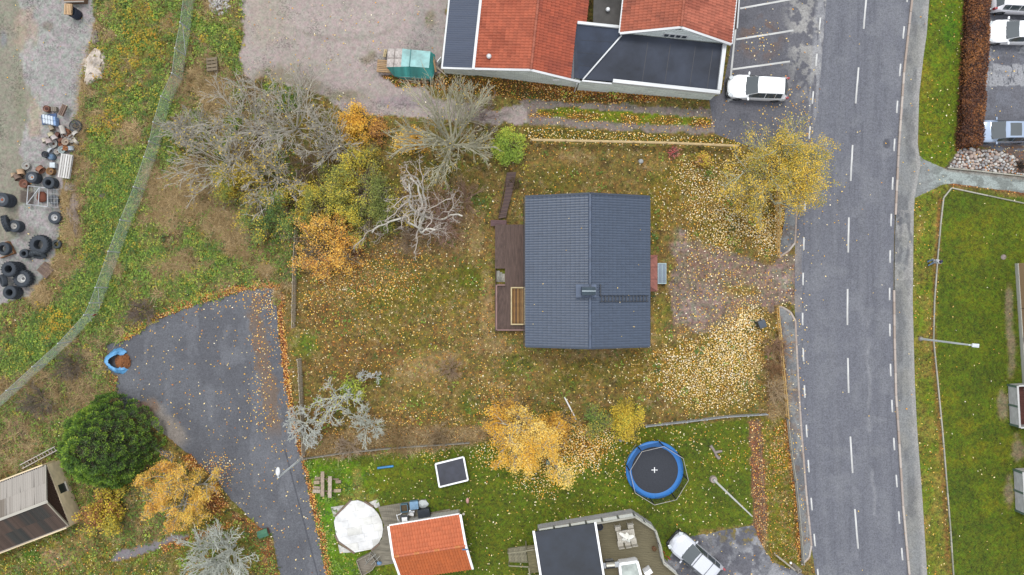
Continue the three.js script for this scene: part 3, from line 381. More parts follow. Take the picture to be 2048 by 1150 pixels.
// --- the dark-roofed house in the middle
{
  const he = 2.9, hr = 4.6, xl = 1.02, xr = 10.42, xm = 5.72, z0 = -6.86, z1 = 4.43;
  const g = thing('house', 'low house with a dark blue-grey tiled gable roof in the middle of the leafy plot', 'house', V(xm, 0, (z0 + z1) / 2));
  const wm = mat('#d9d4c8', 0.85, 0, 'grain', 0.4), roofHex = '#4c5a70', trimM = mat('#3c485a', 0.5), ridgeM = mat('#54627a', 0.45);
  for (const [a, b] of [[V(1.5, 0, z0 + 0.4), V(1.5, 0, z1 - 0.4)], [V(9.94, 0, z1 - 0.4), V(9.94, 0, z0 + 0.4)]]) part(g, 'wall', cladding(a, b, 0, () => 3.02, 0.2), wm);
  for (const [a, b] of [[V(1.56, 0, z1 - 0.4), V(9.88, 0, z1 - 0.4)], [V(9.88, 0, z0 + 0.4), V(1.56, 0, z0 + 0.4)]]) part(g, 'wall', cladding(a, b, 0, t => 3.02 + 1.45 * (1 - Math.abs(2 * t - 1)), 0.2), wm);
  const L = part(g, 'roof_tiles', tilePatch(V(xl, he, z0), V(xl, he, z1), V(xm, hr, z1), V(xm, hr, z0), 0.19, 0.35, 0.06, 0.06, roofHex, { vary: 0.07, seed: 4 }), vcMat(0.42)); stuffPart(L);
  const R = part(g, 'roof_tiles', tilePatch(V(xr, he, z0), V(xr, he, z1), V(xm, hr, z1), V(xm, hr, z0), 0.19, 0.35, 0.06, 0.06, roofHex, { vary: 0.07, seed: 5 }), vcMat(0.42)); stuffPart(R);
  part(g, 'roof_deck', merge([poly3([V(xl, he - .03, z0), V(xl, he - .03, z1), V(xm, hr - .03, z1), V(xm, hr - .03, z0)], [[0, 1, 2, 3]]), poly3([V(xr, he - .03, z0), V(xr, he - .03, z1), V(xm, hr - .03, z1), V(xm, hr - .03, z0)], [[0, 3, 2, 1]])]), trimM);
  { const n = 12; for (let i = 0; i < n; i++) { const a = lerp(z0, z1, i / n), b = lerp(z0, z1, (i + 1) / n) + 0.03, c = new THREE.CylinderGeometry(0.13, 0.115, b - a, 10, 1, false, 0, Math.PI); c.rotateZ(Math.PI / 2); c.rotateX(0); c.rotateY(0); const q = new THREE.CylinderGeometry(0.125, 0.115, b - a, 12); q.rotateX(Math.PI / 2); q.translate(xm, hr + 0.015, (a + b) / 2); part(g, 'ridge_cap', q, ridgeM); } }
  for (const z of [z0 - 0.03, z1 + 0.03]) { part(g, 'verge_trim', beam(V(xl, he + 0.03, z), V(xm, hr + 0.05, z), 0.14, 0.12), trimM); part(g, 'verge_trim', beam(V(xr, he + 0.03, z), V(xm, hr + 0.05, z), 0.14, 0.12), trimM); }
  for (const x of [xl - 0.07, xr + 0.07]) { const gt = new THREE.CylinderGeometry(0.075, 0.075, z1 - z0, 10, 1, true, 0, Math.PI); gt.rotateZ(Math.PI); gt.rotateX(Math.PI / 2); gt.rotateZ(0); gt.translate(x, he - 0.02, (z0 + z1) / 2); part(g, 'gutter', gt, mat('#23272e', 0.5)); }
  // chimney with its flashing and cowl
  const cz = (582 - 575) / 25 * 0.905, cx = at(1177, 582, 5.2).x; const ch = part(g, 'chimney', box(1.0, 1.1, 0.62, cx, 4.75, cz), mat('#46556b', 0.5));
  part(ch, 'flashing', merge([box(1.5, 0.05, 0.95, cx - 0.12, 4.66, cz)]), mat('#5a6880', 0.4, 0.3));
  part(ch, 'cowl', poly3([V(cx - .5, 5.36, cz - .28), V(cx + .5, 5.36, cz - .28), V(cx + .5, 5.36, cz + .28), V(cx - .5, 5.36, cz + .28), V(cx - .5, 5.5, cz), V(cx + .5, 5.5, cz)], [[0, 4, 5, 1], [2, 5, 4, 3], [0, 3, 4], [1, 5, 2]]), mat('#4d5c66', 0.25, 0.5));
  part(ch, 'cowl_ridge', beam(V(cx - .5, 5.52, cz), V(cx + .5, 5.52, cz), 0.06, 0.03), mat('#c9d6dc', 0.25, 0.7));
  // roof ladder
  const sl = (px, off) => { const x = (px - xm); return hr - (hr - he) * x / (xr - xm) + off; }; const lad = [], zl = [0.62, 1.05];
  for (const z of zl) lad.push(beam(V(6.45, sl(6.45, 0.12), z), V(10.3, sl(10.3, 0.12), z), 0.045, 0.045)); for (let i = 0; i < 14; i++) { const x = 6.6 + i * 0.275; lad.push(beam(V(x, sl(x, 0.14), zl[0] - 0.02), V(x, sl(x, 0.14), zl[1] + 0.02), 0.07, 0.035)); }
  part(g, 'roof_ladder', merge(lad), mat('#252c38', 0.5)); part(g, 'snow_guard', merge([beam(V(6.5, sl(6.5, 0.2), -0.25), V(6.5, sl(6.5, 0.2), 0.6), 0.05, 0.05), ...[-0.2, 0.05, 0.3, 0.55].map(z => box(0.14, 0.2, 0.03, 6.5, sl(6.5, 0.1), z))]), mat('#252c38', 0.5));
  // porch roof on the drive side
  const pa = at(1301, 510, 2.3), pb = at(1316, 583, 2.3); const pr = part(g, 'porch_roof', poly3([V(10.3, 2.75, pa.z), V(11.15, 2.3, pa.z), V(11.15, 2.3, pb.z), V(10.3, 2.75, pb.z), V(10.3, 2.3, pa.z), V(10.3, 2.3, pb.z), V(10.3, 2.75, pa.z + 0.5), V(10.3, 2.75, pb.z - 0.5)], [[6, 7, 2, 1], [4, 6, 1], [5, 2, 7], [4, 1, 2, 5]]), mat('#a5675a', 0.6, 0, 'mottle', 1));
  for (const [p, q] of [[V(10.3, 2.77, pa.z + 0.5), V(11.15, 2.32, pa.z)], [V(10.3, 2.77, pb.z - 0.5), V(11.15, 2.32, pb.z)], ...[0.33, 0.66].map(t => [V(10.3, 2.77, lerp(pa.z, pb.z, t)), V(11.15, 2.32, lerp(pa.z, pb.z, t))])]) part(pr, 'roof_seam', beam(p, q, 0.03, 0.02), mat('#7d4a42', 0.6));
  const zc = (pa.z + pb.z) / 2; part(g, 'door', box(0.08, 2.0, 0.9, 9.98, 1.1, zc), mat('#5a3d2c', 0.6)); for (const z of [pa.z + 0.1, pb.z - 0.1]) part(g, 'porch_post', box(0.1, 2.3, 0.1, 11.05, 1.15, z), whiteM);
  for (const [x, zz, ry] of [[9.96, -4.6, 1], [9.96, 2.2, 1], [1.46, -1, -1], [1.46, 2.6, -1]]) { const w = part(g, 'window', box(0.06, 1.1, 1.2, x + ry * 0.02, 1.6, zz), glassMat); part(w, 'frame', merge([box(0.09, 0.09, 1.36, x + ry * 0.02, 2.19, zz), box(0.09, 0.09, 1.36, x + ry * 0.02, 1.01, zz), box(0.09, 1.1, 0.08, x + ry * 0.02, 1.6, zz - 0.64), box(0.09, 1.1, 0.08, x + ry * 0.02, 1.6, zz + 0.64)]), whiteM); }
  // entrance landing of metal grating
  const ls = thing('entrance_landing', 'pale blue-grey metal grating landing under the porch roof on the drive side', 'landing', V(11.75, 0, zc)); const e0 = at(1316, 527, 0.4), e1 = at(1332, 567, 0.4), gr = [];
  for (let i = 0; i < 26; i++) gr.push(box(0.02, 0.03, e1.z - e0.z - 0.06, lerp(e0.x + 0.04, e1.x - 0.04, i / 25), 0.39, (e0.z + e1.z) / 2)); for (let i = 0; i < 12; i++) gr.push(box(e1.x - e0.x - 0.05, 0.022, 0.016, (e0.x + e1.x) / 2, 0.385, lerp(e0.z + .05, e1.z - .05, i / 11)));
  part(ls, 'grating', merge(gr), mat('#8c9aa8', 0.4, 0.5)); part(ls, 'frame', merge([box(e1.x - e0.x + 0.06, 0.06, 0.06, (e0.x + e1.x) / 2, 0.39, e0.z), box(e1.x - e0.x + 0.06, 0.06, 0.06, (e0.x + e1.x) / 2, 0.39, e1.z), box(0.05, 0.06, e1.z - e0.z - 0.06, e0.x, 0.39, (e0.z + e1.z) / 2), box(0.05, 0.06, e1.z - e0.z - 0.06, e1.x, 0.39, (e0.z + e1.z) / 2), box(0.04, 0.05, e1.z - e0.z - 0.07, (e0.x + e1.x) / 2, 0.4, (e0.z + e1.z) / 2)]), mat('#b9d0d4', 0.45, 0.3));
  for (const [x, z] of [[e0.x, e0.z], [e1.x, e0.z], [e0.x, e1.z], [e1.x, e1.z]]) part(ls, 'leg', box(0.06, 0.36, 0.06, x, 0.18, z), galvM);
  // deck on the garden side
  const dk = thing('wooden_deck', 'long brown wooden deck along the garden side of the dark-roofed house', 'deck', V(0, 0, -0.8)); const d0 = at(990, 449, 0.4), d1 = at(1050, 662, 0.4), cut0 = at(993, 537, 0.4), cut1 = at(1010, 568, 0.4), dM = boardsM('#6d5850'), xe = 1.42;
  part(dk, 'deck_boards', merge([deckBoards(cut1.x, xe, d0.z, d1.z, 0.4, 0.04, 0.12, false, 0.004, 3), deckBoards(d0.x, cut1.x - 0.01, d0.z, cut0.z, 0.4, 0.04, 0.12, false, 0.004, 4), deckBoards(d0.x, cut1.x - 0.01, cut1.z, d1.z, 0.4, 0.04, 0.12, false, 0.004, 5)]), dM);
  part(dk, 'joists', merge([box(0.06, 0.34, d1.z - d0.z, d0.x + 0.04, 0.18, (d0.z + d1.z) / 2), box(xe - d0.x - 0.1, 0.34, 0.06, (d0.x + xe) / 2, 0.18, d0.z + 0.04), box(xe - d0.x - 0.1, 0.34, 0.06, (d0.x + xe) / 2, 0.18, d1.z - 0.04)]), mat('#5a4439', 0.9));
  const r0 = at(993, 570, 0.62), r1 = at(993, 660, 0.62), rl = part(dk, 'railing', merge([box(0.12, 0.06, r1.z - r0.z, r0.x, 0.62, (r0.z + r1.z) / 2), box(0.62, 0.06, 0.1, r0.x + 0.37, 0.622, r0.z), box(2.2, 0.06, 0.1, r0.x + 1.16, 0.622, r1.z)]), mat('#a07f78', 0.8, 0, 'grain', [1, 0.3]));
  for (let i = 0; i < 5; i++) part(rl, 'railing_post', box(0.08, 0.22, 0.08, r0.x, 0.49, lerp(r0.z + 0.05, r1.z - 0.05, i / 4)), mat('#8a6a62', 0.8));
  for (let i = 0; i < 3; i++) part(dk, 'paving_slab', box(0.26, 0.05, 0.9 - i * 0.12, lerp(cut0.x + 0.12, cut1.x - 0.15, i / 2), 0.03, (cut0.z + cut1.z) / 2 + i * 0.06), mat(['#b9b6ac', '#a6a59a', '#c2bcb0'][i], 0.95, 0, 'blotch', 0.9));
  const st = thing('boardwalk', 'narrow brown plank boardwalk curving from the shrubs to the deck', 'boardwalk', at(1018, 395)); const pts = [[1023, 346, 30], [1019, 375, 26], [1014, 400, 23], [1008, 422, 22], [1004, 438, 24]]; let nb = 0;
  for (let i = 0; i < pts.length - 1; i++) { const n = Math.round((pts[i + 1][1] - pts[i][1]) / 3.6); for (let k = 0; k < n; k++) { const t = k / n, x = lerp(pts[i][0], pts[i + 1][0], t), y = lerp(pts[i][1], pts[i + 1][1], t), w = lerp(pts[i][2], pts[i + 1][2], t) * 0.62 / 25, p = at(x, y, 0.2); lpart(st, 'plank', box(w, 0.045, 0.13), boardsM(nb++ % 2 ? '#5f4b48' : '#6d5750'), p.x - st.position.x, 0.2 + (nb % 3) * 0.004, p.z - st.position.z, 0.06 + i * 0.05); } }
  part(st, 'stringer', merge([beam(at(1014, 346, 0.15), at(997, 438, 0.15), 0.05, 0.14), beam(at(1031, 346, 0.15), at(1011, 438, 0.15), 0.05, 0.14)]), mat('#5a443c', 0.9));
  const lz = at(997, 446, 0.26); part(st, 'landing', deckBoards(lz.x - 0.63, lz.x + 0.63, lz.z - 0.24, lz.z + 0.24, 0.26, 0.05, 0.12, true, 0.004, 8), boardsM('#75585a'));
  const bn = thing('raised_bed_frame', 'pale new-wood frame with brown weathered boards inside, on the deck against the house', 'wooden frame', V(0.6, 0.4, 0)); const b0 = at(1021.5, 574, 0.65), b1 = at(1050, 650, 0.65), pm = mat('#e8d3a4', 0.8, 0, 'grain', [1, 0.3]);
  for (const [w, d, x, z] of [[0.1, b1.z - b0.z - 0.2, b0.x + 0.05, (b0.z + b1.z) / 2], [0.1, b1.z - b0.z - 0.2, b1.x - 0.05, (b0.z + b1.z) / 2], [b1.x - b0.x, 0.1, (b0.x + b1.x) / 2, b0.z + 0.05], [b1.x - b0.x, 0.1, (b0.x + b1.x) / 2, b1.z - 0.05]]) part(bn, 'rim_board', box(w, 0.25, d, x, 0.525, z), pm);
  const ib = ['#8a6232', '#a37a48', '#6f5138', '#b08650', '#7d5a30', '#96754e', '#a98658']; for (let i = 0; i < 7; i++) { const w = (b1.x - b0.x - 0.2) / 7; part(bn, 'board', box(w - 0.008, 0.04, b1.z - b0.z - 0.2, b0.x + 0.1 + (i + 0.5) * w, 0.5, (b0.z + b1.z) / 2), mat(ib[i], 0.85, 0, 'grain', [1, 0.4])); }
}
// --- the long commercial building with orange roofs
{
  const n = V(0.105, 0, -0.9945), N = (v, d) => v.clone().addScaledVector(n, d), LEN = 9;
  const g = thing('commercial_building', 'long grey-green clad building with two orange tile gables, flat tar roofs and white trim', 'building', V(5, 0, -18));
  const clad = lift(mat('#dfe8e2', 0.8, 0, 'grain', 0.4), 1.6), tar = mat('#3f4656', 0.85, 0, 'blotch', 0.14), tarD = mat('#364156', 0.85, 0, 'blotch', 0.2), wt = mat('#eef1f3', 0.5), orange = '#c96a4a';
  const Lb = at(947, 137, 2.3), Rg = at(1062, 139.5, 3.5), Rb = at(1160, 163, 2.3);
  const t1 = part(g, 'roof_tiles', tilePatch(Lb, N(Lb, LEN), N(Rg, LEN), Rg, 0.22, 0.33, 0.095, 0.055, orange, { vary: 0.14, seed: 11, flat: 0.4, dirt: '#b45a3c' }), vcMat(0.75)); stuffPart(t1);
  const Rc = Rg.clone().lerp(Rb, 0.8), cut = 4.35; // the tiles end above the flat roof, further back they run down to the eave
  for (const [p, q, e] of [[0, cut, Rc], [cut, LEN, Rb]]) { stuffPart(part(g, 'roof_tiles', tilePatch(N(e, p), N(e, q), N(Rg, q), N(Rg, p), 0.22, 0.33, 0.095, 0.055, '#bd5c3e', { vary: 0.16, seed: 12 + p, flat: 0.4, dirt: '#a85038' }), vcMat(0.75))); part(g, 'roof_deck', poly3([N(e, p), N(e, q), N(Rg, q), N(Rg, p)].map(v => V(v.x, v.y - 0.03, v.z)), [[0, 1, 2, 3]]), mat('#5a3a2c', 0.9)); }
  part(g, 'roof_deck', poly3([Lb, N(Lb, LEN), N(Rg, LEN), Rg].map(v => V(v.x, v.y - 0.03, v.z)), [[0, 1, 2, 3]]), mat('#5a3a2c', 0.9));
  for (let i = 0; i < 22; i++) { const a = N(Rg, i * 0.41 + 0.02), b = N(Rg, i * 0.41 + 0.43), c = rod(a, b, 0.125, 0.11, 10); c.translate(0, 0.03, 0); part(g, 'ridge_tile', c, mat(i % 3 ? '#b8664c' : '#a85a42', 0.75, 0, 'mottle', 1)); }
  const fr = (v, d = -0.04) => N(v, d);
  part(g, 'bargeboard', beam(fr(Lb), fr(Rg), 0.16, 0.14, 0.0), wt); part(g, 'bargeboard', beam(fr(Rg), fr(Rb), 0.16, 0.14, 0.0), wt);
  { const a = N(Lb, 0.25), b = N(Rb, 0.25), m = 0.535; part(g, 'wall', cladding(flatTo(a, 0), flatTo(b, 0), 0, t => 2.24 + 1.18 * (t < m ? t / m : (1 - t) / (1 - m)), 0.15), clad); }
  const wv = part(g, 'wall_vent', box(0.5, 0.22, 0.05, at(1112, 157, 2).x, 1.9, at(1112, 158, 2).z + 0.06), whiteM); 
  // dark lean-to on the west end
  const a0 = at(884, 135, 2.0), a1 = at(947, 137, 2.3); const ln = part(g, 'leanto_roof', tilePatch(a0, N(a0, LEN), N(a1, LEN), a1, 0.17, 2.7, 0.03, 0.01, '#3a4862', { vary: 0.08, seed: 13, flat: 0.3 }), vcMat(0.45)); stuffPart(ln);
  part(g, 'leanto_trim', beam(fr(a0), fr(a1), 0.14, 0.12), wt); part(g, 'leanto_trim', beam(N(a0, -0.1), N(a0, LEN), 0.12, 0.1), wt); part(g, 'leanto_trim', beam(N(a1, -0.1).setY(2.42), N(a1, LEN).setY(2.42), 0.2, 0.06), wt);
  part(g, 'wall', cladding(flatTo(N(a0, 0.2), 0), flatTo(N(a1, 0.2), 0), 0, t => 1.94 + 0.3 * t, 0.15), clad); part(g, 'wall', cladding(flatTo(N(a0, 8.5), 0).add(V(0.15, 0, 0)), flatTo(N(a0, 0.2), 0).add(V(0.15, 0, 0)), 0, () => 1.95, 0.15), clad);
  // flat roof in front of the east gable
  const hf = 2.42, fp = [[1136, 44], [1243, 54], [1243, 67], [1441, 88], [1453, 88], [1438, 184], [1226, 163], [1165, 158], [1136, 153]].map(([a, b]) => at(a, b, hf)); part(g, 'flat_roof', prism(fp, 0.12), tar);
  { const q = [[1150, 47], [1241, 55], [1241, 70], [1166, 157], [1158, 157]].map(([a, b]) => at(a, b, hf + 0.006)); part(g, 'felt_strip', prism(q, 0.004), tarD); }
  part(g, 'valley_flashing', beam(at(1145, 47, 2.52), at(1144, 158, 2.52), 0.3, 0.03), mat('#333c4c', 0.5));
  for (const [a, b] of [[[1158, 80], [1228, 84]], [[1156, 105], [1210, 109]], [[1155, 130], [1187, 133]]]) part(g, 'felt_seam', beam(at(...a, hf + 0.012), at(...b, hf + 0.012), 0.03, 0.01), mat('#343a46', 0.8)); for (const x of [1290, 1335, 1385, 1420]) part(g, 'felt_seam', beam(at(x + 6, 84 + (x - 1290) * 0.09, hf + 0.006), at(x - 6, 166 + (x - 1290) * 0.1, hf + 0.006), 0.05, 0.008), mat('#4f4f55', 0.8));
  part(g, 'parapet', beam(at(1226, 161.5, 2.62), at(1440, 184.5, 2.62), 0.26, 0.36, -0.12), wt); part(g, 'parapet', beam(at(1449.5, 88, 2.62), at(1438.5, 180, 2.62), 0.28, 0.352, -0.12), wt); part(g, 'parapet', beam(at(1164, 161.5, 2.52), at(1223, 167.5, 2.52), 0.12, 0.2, -0.05), wt); part(g, 'parapet', beam(at(1155, 45, 2.56), at(1241, 54, 2.56), 0.2, 0.3, -0.1), wt);
  part(g, 'gutter_strip', beam(at(1243, 71, 2.5), at(1166, 159, 2.5), 0.1, 0.12), wt);
  { const p = (a, b) => flatTo(at(a, b, 2.5), 0); part(g, 'wall', cladding(p(1160, 163).addScaledVector(n, 0.1), p(1225, 168).addScaledVector(n, 0.1), 0, () => 2.32, 0.15), clad); part(g, 'wall', cladding(p(1225, 165).addScaledVector(n, 0.04), p(1438, 184).addScaledVector(n, 0.1), 0, () => 2.4, 0.15), clad); part(g, 'wall', cladding(p(1438, 182), p(1455, 40), 0, () => 2.3, 0.15), clad); }
  part(g, 'downpipe', rod(flatTo(at(1154, 164, 2.3), 0.05).add(V(0, 0, 0.12)), flatTo(at(1154, 164, 2.3), 2.25).add(V(0, 0, 0.12)), 0.045), wt);
  // low flat roof between the gables, with a vent
  { const q = [[1190, -90], [1250, -90], [1243, 54], [1186, 47]].map(([a, b]) => at(a, b, 2.2)); part(g, 'flat_roof', prism(q, 0.1), mat('#55524f', 0.85, 0, 'blotch', 0.3)); const v = at(1216, 18, 2.5); const vp = part(g, 'roof_vent', rod(V(v.x, 2.2, v.z), V(v.x, 2.45, v.z), 0.1), mat('#3a3a3c', 0.6)); part(vp, 'cap', rod(V(v.x, 2.45, v.z), V(v.x, 2.56, v.z), 0.17, 0.12, 14), wt); }
  // east gable
  const bl = at(1240, 66, 3.0), bg = at(1362, 54, 4.15), br = at(1462, 88, 3.0);
  stuffPart(part(g, 'roof_tiles', tilePatch(bl, N(bl, LEN), N(bg, LEN), bg, 0.22, 0.33, 0.095, 0.055, '#c06a4e', { vary: 0.16, seed: 14, flat: 0.4, dirt: '#a85c44' }), vcMat(0.75))); stuffPart(part(g, 'roof_tiles', tilePatch(br, N(br, LEN), N(bg, LEN), bg, 0.22, 0.33, 0.095, 0.055, '#c8735a', { vary: 0.16, seed: 15, flat: 0.4, dirt: '#b05f48' }), vcMat(0.75)));
  part(g, 'roof_deck', merge([poly3([bl, N(bl, LEN), N(bg, LEN), bg].map(v => V(v.x, v.y - 0.03, v.z)), [[0, 1, 2, 3]]), poly3([br, N(br, LEN), N(bg, LEN), bg].map(v => V(v.x, v.y - 0.03, v.z)), [[0, 1, 2, 3]])]), mat('#5a3a2c', 0.9));
  for (let i = 0; i < 20; i++) { const c = rod(N(bg, i * 0.41 + 0.02), N(bg, i * 0.41 + 0.43), 0.125, 0.11, 10); c.translate(0, 0.03, 0); part(g, 'ridge_tile', c, mat(i % 3 ? '#b8664c' : '#a85a42', 0.75, 0, 'mottle', 1)); }
  part(g, 'bargeboard', beam(fr(bl), fr(bg), 0.16, 0.14), wt); part(g, 'bargeboard', beam(fr(bg), fr(br), 0.16, 0.14), wt); part(g, 'verge_trim', beam(br.clone().add(V(0.06, 0, 0)), N(br, LEN).add(V(0.06, 0, 0)), 0.1, 0.1), wt); part(g, 'verge_trim', beam(bl.clone().add(V(-0.06, 0, 0)), N(bl, LEN).add(V(-0.06, 0, 0)), 0.1, 0.1), wt);
  { const a = flatTo(N(bl, 0.3), 0), b = flatTo(N(br, 0.3), 0); part(g, 'wall', cladding(a, b, 2.0, t => 2.95 + 1.1 * (t < 0.55 ? t / 0.55 : (1 - t) / 0.45), 0.15), lift(mat('#e6eeeb', 0.8, 0, 'grain', 0.4), 1.6));
    const d = b.clone().sub(a).normalize(), o = a.clone().lerp(b, 0.5).addScaledVector(V(d.z, 0, -d.x), -0.05); const f = V(-d.z, 0, d.x); const c = a.clone().lerp(b, 0.5).addScaledVector(f, 0.06);
    const w = part(g, 'window', beam(V(c.x, 2.9, c.z).addScaledVector(d, -0.95), V(c.x, 2.9, c.z).addScaledVector(d, 0.95), 0.06, 0.62), wt); for (let i = 0; i < 4; i++) part(w, 'pane', beam(V(c.x, 2.9, c.z).addScaledVector(d, -0.85 + i * 0.45).addScaledVector(f, 0.03), V(c.x, 2.9, c.z).addScaledVector(d, -0.85 + i * 0.45 + 0.32).addScaledVector(f, 0.03), 0.02, 0.44), glassMat); }
  { const q = [[1463, -80], [1484, -80], [1475, 57], [1456, 64]].map(([a, b]) => at(a, b, 2.46)); part(g, 'side_roof', prism(q, 0.1), mat('#5f4a46', 0.8, 0, 'mottle', 0.6)); part(g, 'side_trim', beam(at(1483, -70, 2.5), at(1474, 57, 2.5), 0.1, 0.12), wt); }
  const hood = at(978, 113, 2.75), rv = part(g, 'roof_hood', rod(V(hood.x, 2.55, hood.z), V(hood.x, 2.85, hood.z), 0.12), mat('#d9dadb', 0.4, 0.3)); part(rv, 'cap', rod(V(hood.x, 2.85, hood.z), V(hood.x, 2.95, hood.z), 0.19, 0.1, 12), wt);
}
// --- small guest house with an orange roof in the south garden
{
  const A = at(779, 1052, 2.2), B = at(919, 1029, 2.2), C = at(930, 1091, 3.0), D = at(788, 1113, 3.0), E = D.clone().add(D.clone().sub(A)).setY(2.2), Fp = C.clone().add(C.clone().sub(B)).setY(2.2);
  const g = thing('guest_house', 'small guest house with a bright orange pantile roof and white bargeboards', 'small house', D.clone().lerp(C, 0.5).setY(0)), wt = whiteM;
  stuffPart(part(g, 'roof_tiles', tilePatch(A, B, C, D, 0.21, 0.31, 0.09, 0.05, '#e07c50', { vary: 0.1, seed: 21, flat: 0.42 }), vcMat(0.7))); stuffPart(part(g, 'roof_tiles', tilePatch(E, Fp, C, D, 0.21, 0.31, 0.09, 0.05, '#cf6e36', { vary: 0.1, seed: 22, flat: 0.42 }), vcMat(0.7)));
  part(g, 'roof_deck', merge([poly3([A, B, C, D].map(v => V(v.x, v.y - 0.03, v.z)), [[0, 1, 2, 3]]), poly3([E, Fp, C, D].map(v => V(v.x, v.y - 0.03, v.z)), [[0, 1, 2, 3]])]), mat('#6a4030', 0.9));
  for (let i = 0; i < 14; i++) { const c = rod(D.clone().lerp(C, i / 14), D.clone().lerp(C, (i + 1) / 14 + 0.006), 0.11, 0.1, 10); c.translate(0, 0.03, 0); part(g, 'ridge_tile', c, mat(i % 4 ? '#d8764e' : '#dd8a4a', 0.7, 0, 'mottle', 1)); }
  const ux = B.clone().sub(A).normalize(); for (const [p, q, s] of [[A, D, -1], [D, E, -1], [B, C, 1], [C, Fp, 1]]) part(g, 'bargeboard', beam(p.clone().addScaledVector(ux, 0.07 * s).add(V(0, .03, 0)), q.clone().addScaledVector(ux, 0.07 * s).add(V(0, .03, 0)), 0.16, 0.16), wt);
  const uz = A.clone().sub(E).setY(0).normalize(); part(g, 'gutter', beam(A.clone().addScaledVector(uz, 0.06), B.clone().addScaledVector(uz, 0.06), 0.1, 0.1), wt);
  const w = (p, a, b) => flatTo(p, 0).addScaledVector(ux, a).addScaledVector(uz, b); const wa = w(A, 0.3, -0.3), wb = w(B, -0.3, -0.3), wc = w(Fp, -0.3, 0.3), wd = w(E, 0.3, 0.3), wm = mat('#e3e0d8', 0.8, 0, 'grain', 0.4);
  part(g, 'wall', cladding(wb, wa, 0, () => 2.2, 0.16), wm); part(g, 'wall', cladding(wd, wc, 0, () => 2.2, 0.16), wm); part(g, 'wall', cladding(wa, wd, 0, t => 2.2 + 0.7 * (1 - Math.abs(2 * t - 1)), 0.16), wm); part(g, 'wall', cladding(wc, wb, 0, t => 2.2 + 0.7 * (1 - Math.abs(2 * t - 1)), 0.16), wm);
  const dp = at(928, 1097, 2.7); part(g, 'roof_fitting', box(0.42, 0.14, 0.1, dp.x + 0.1, 2.98, dp.z - 0.05), mat('#5d7da8', 0.5));
}
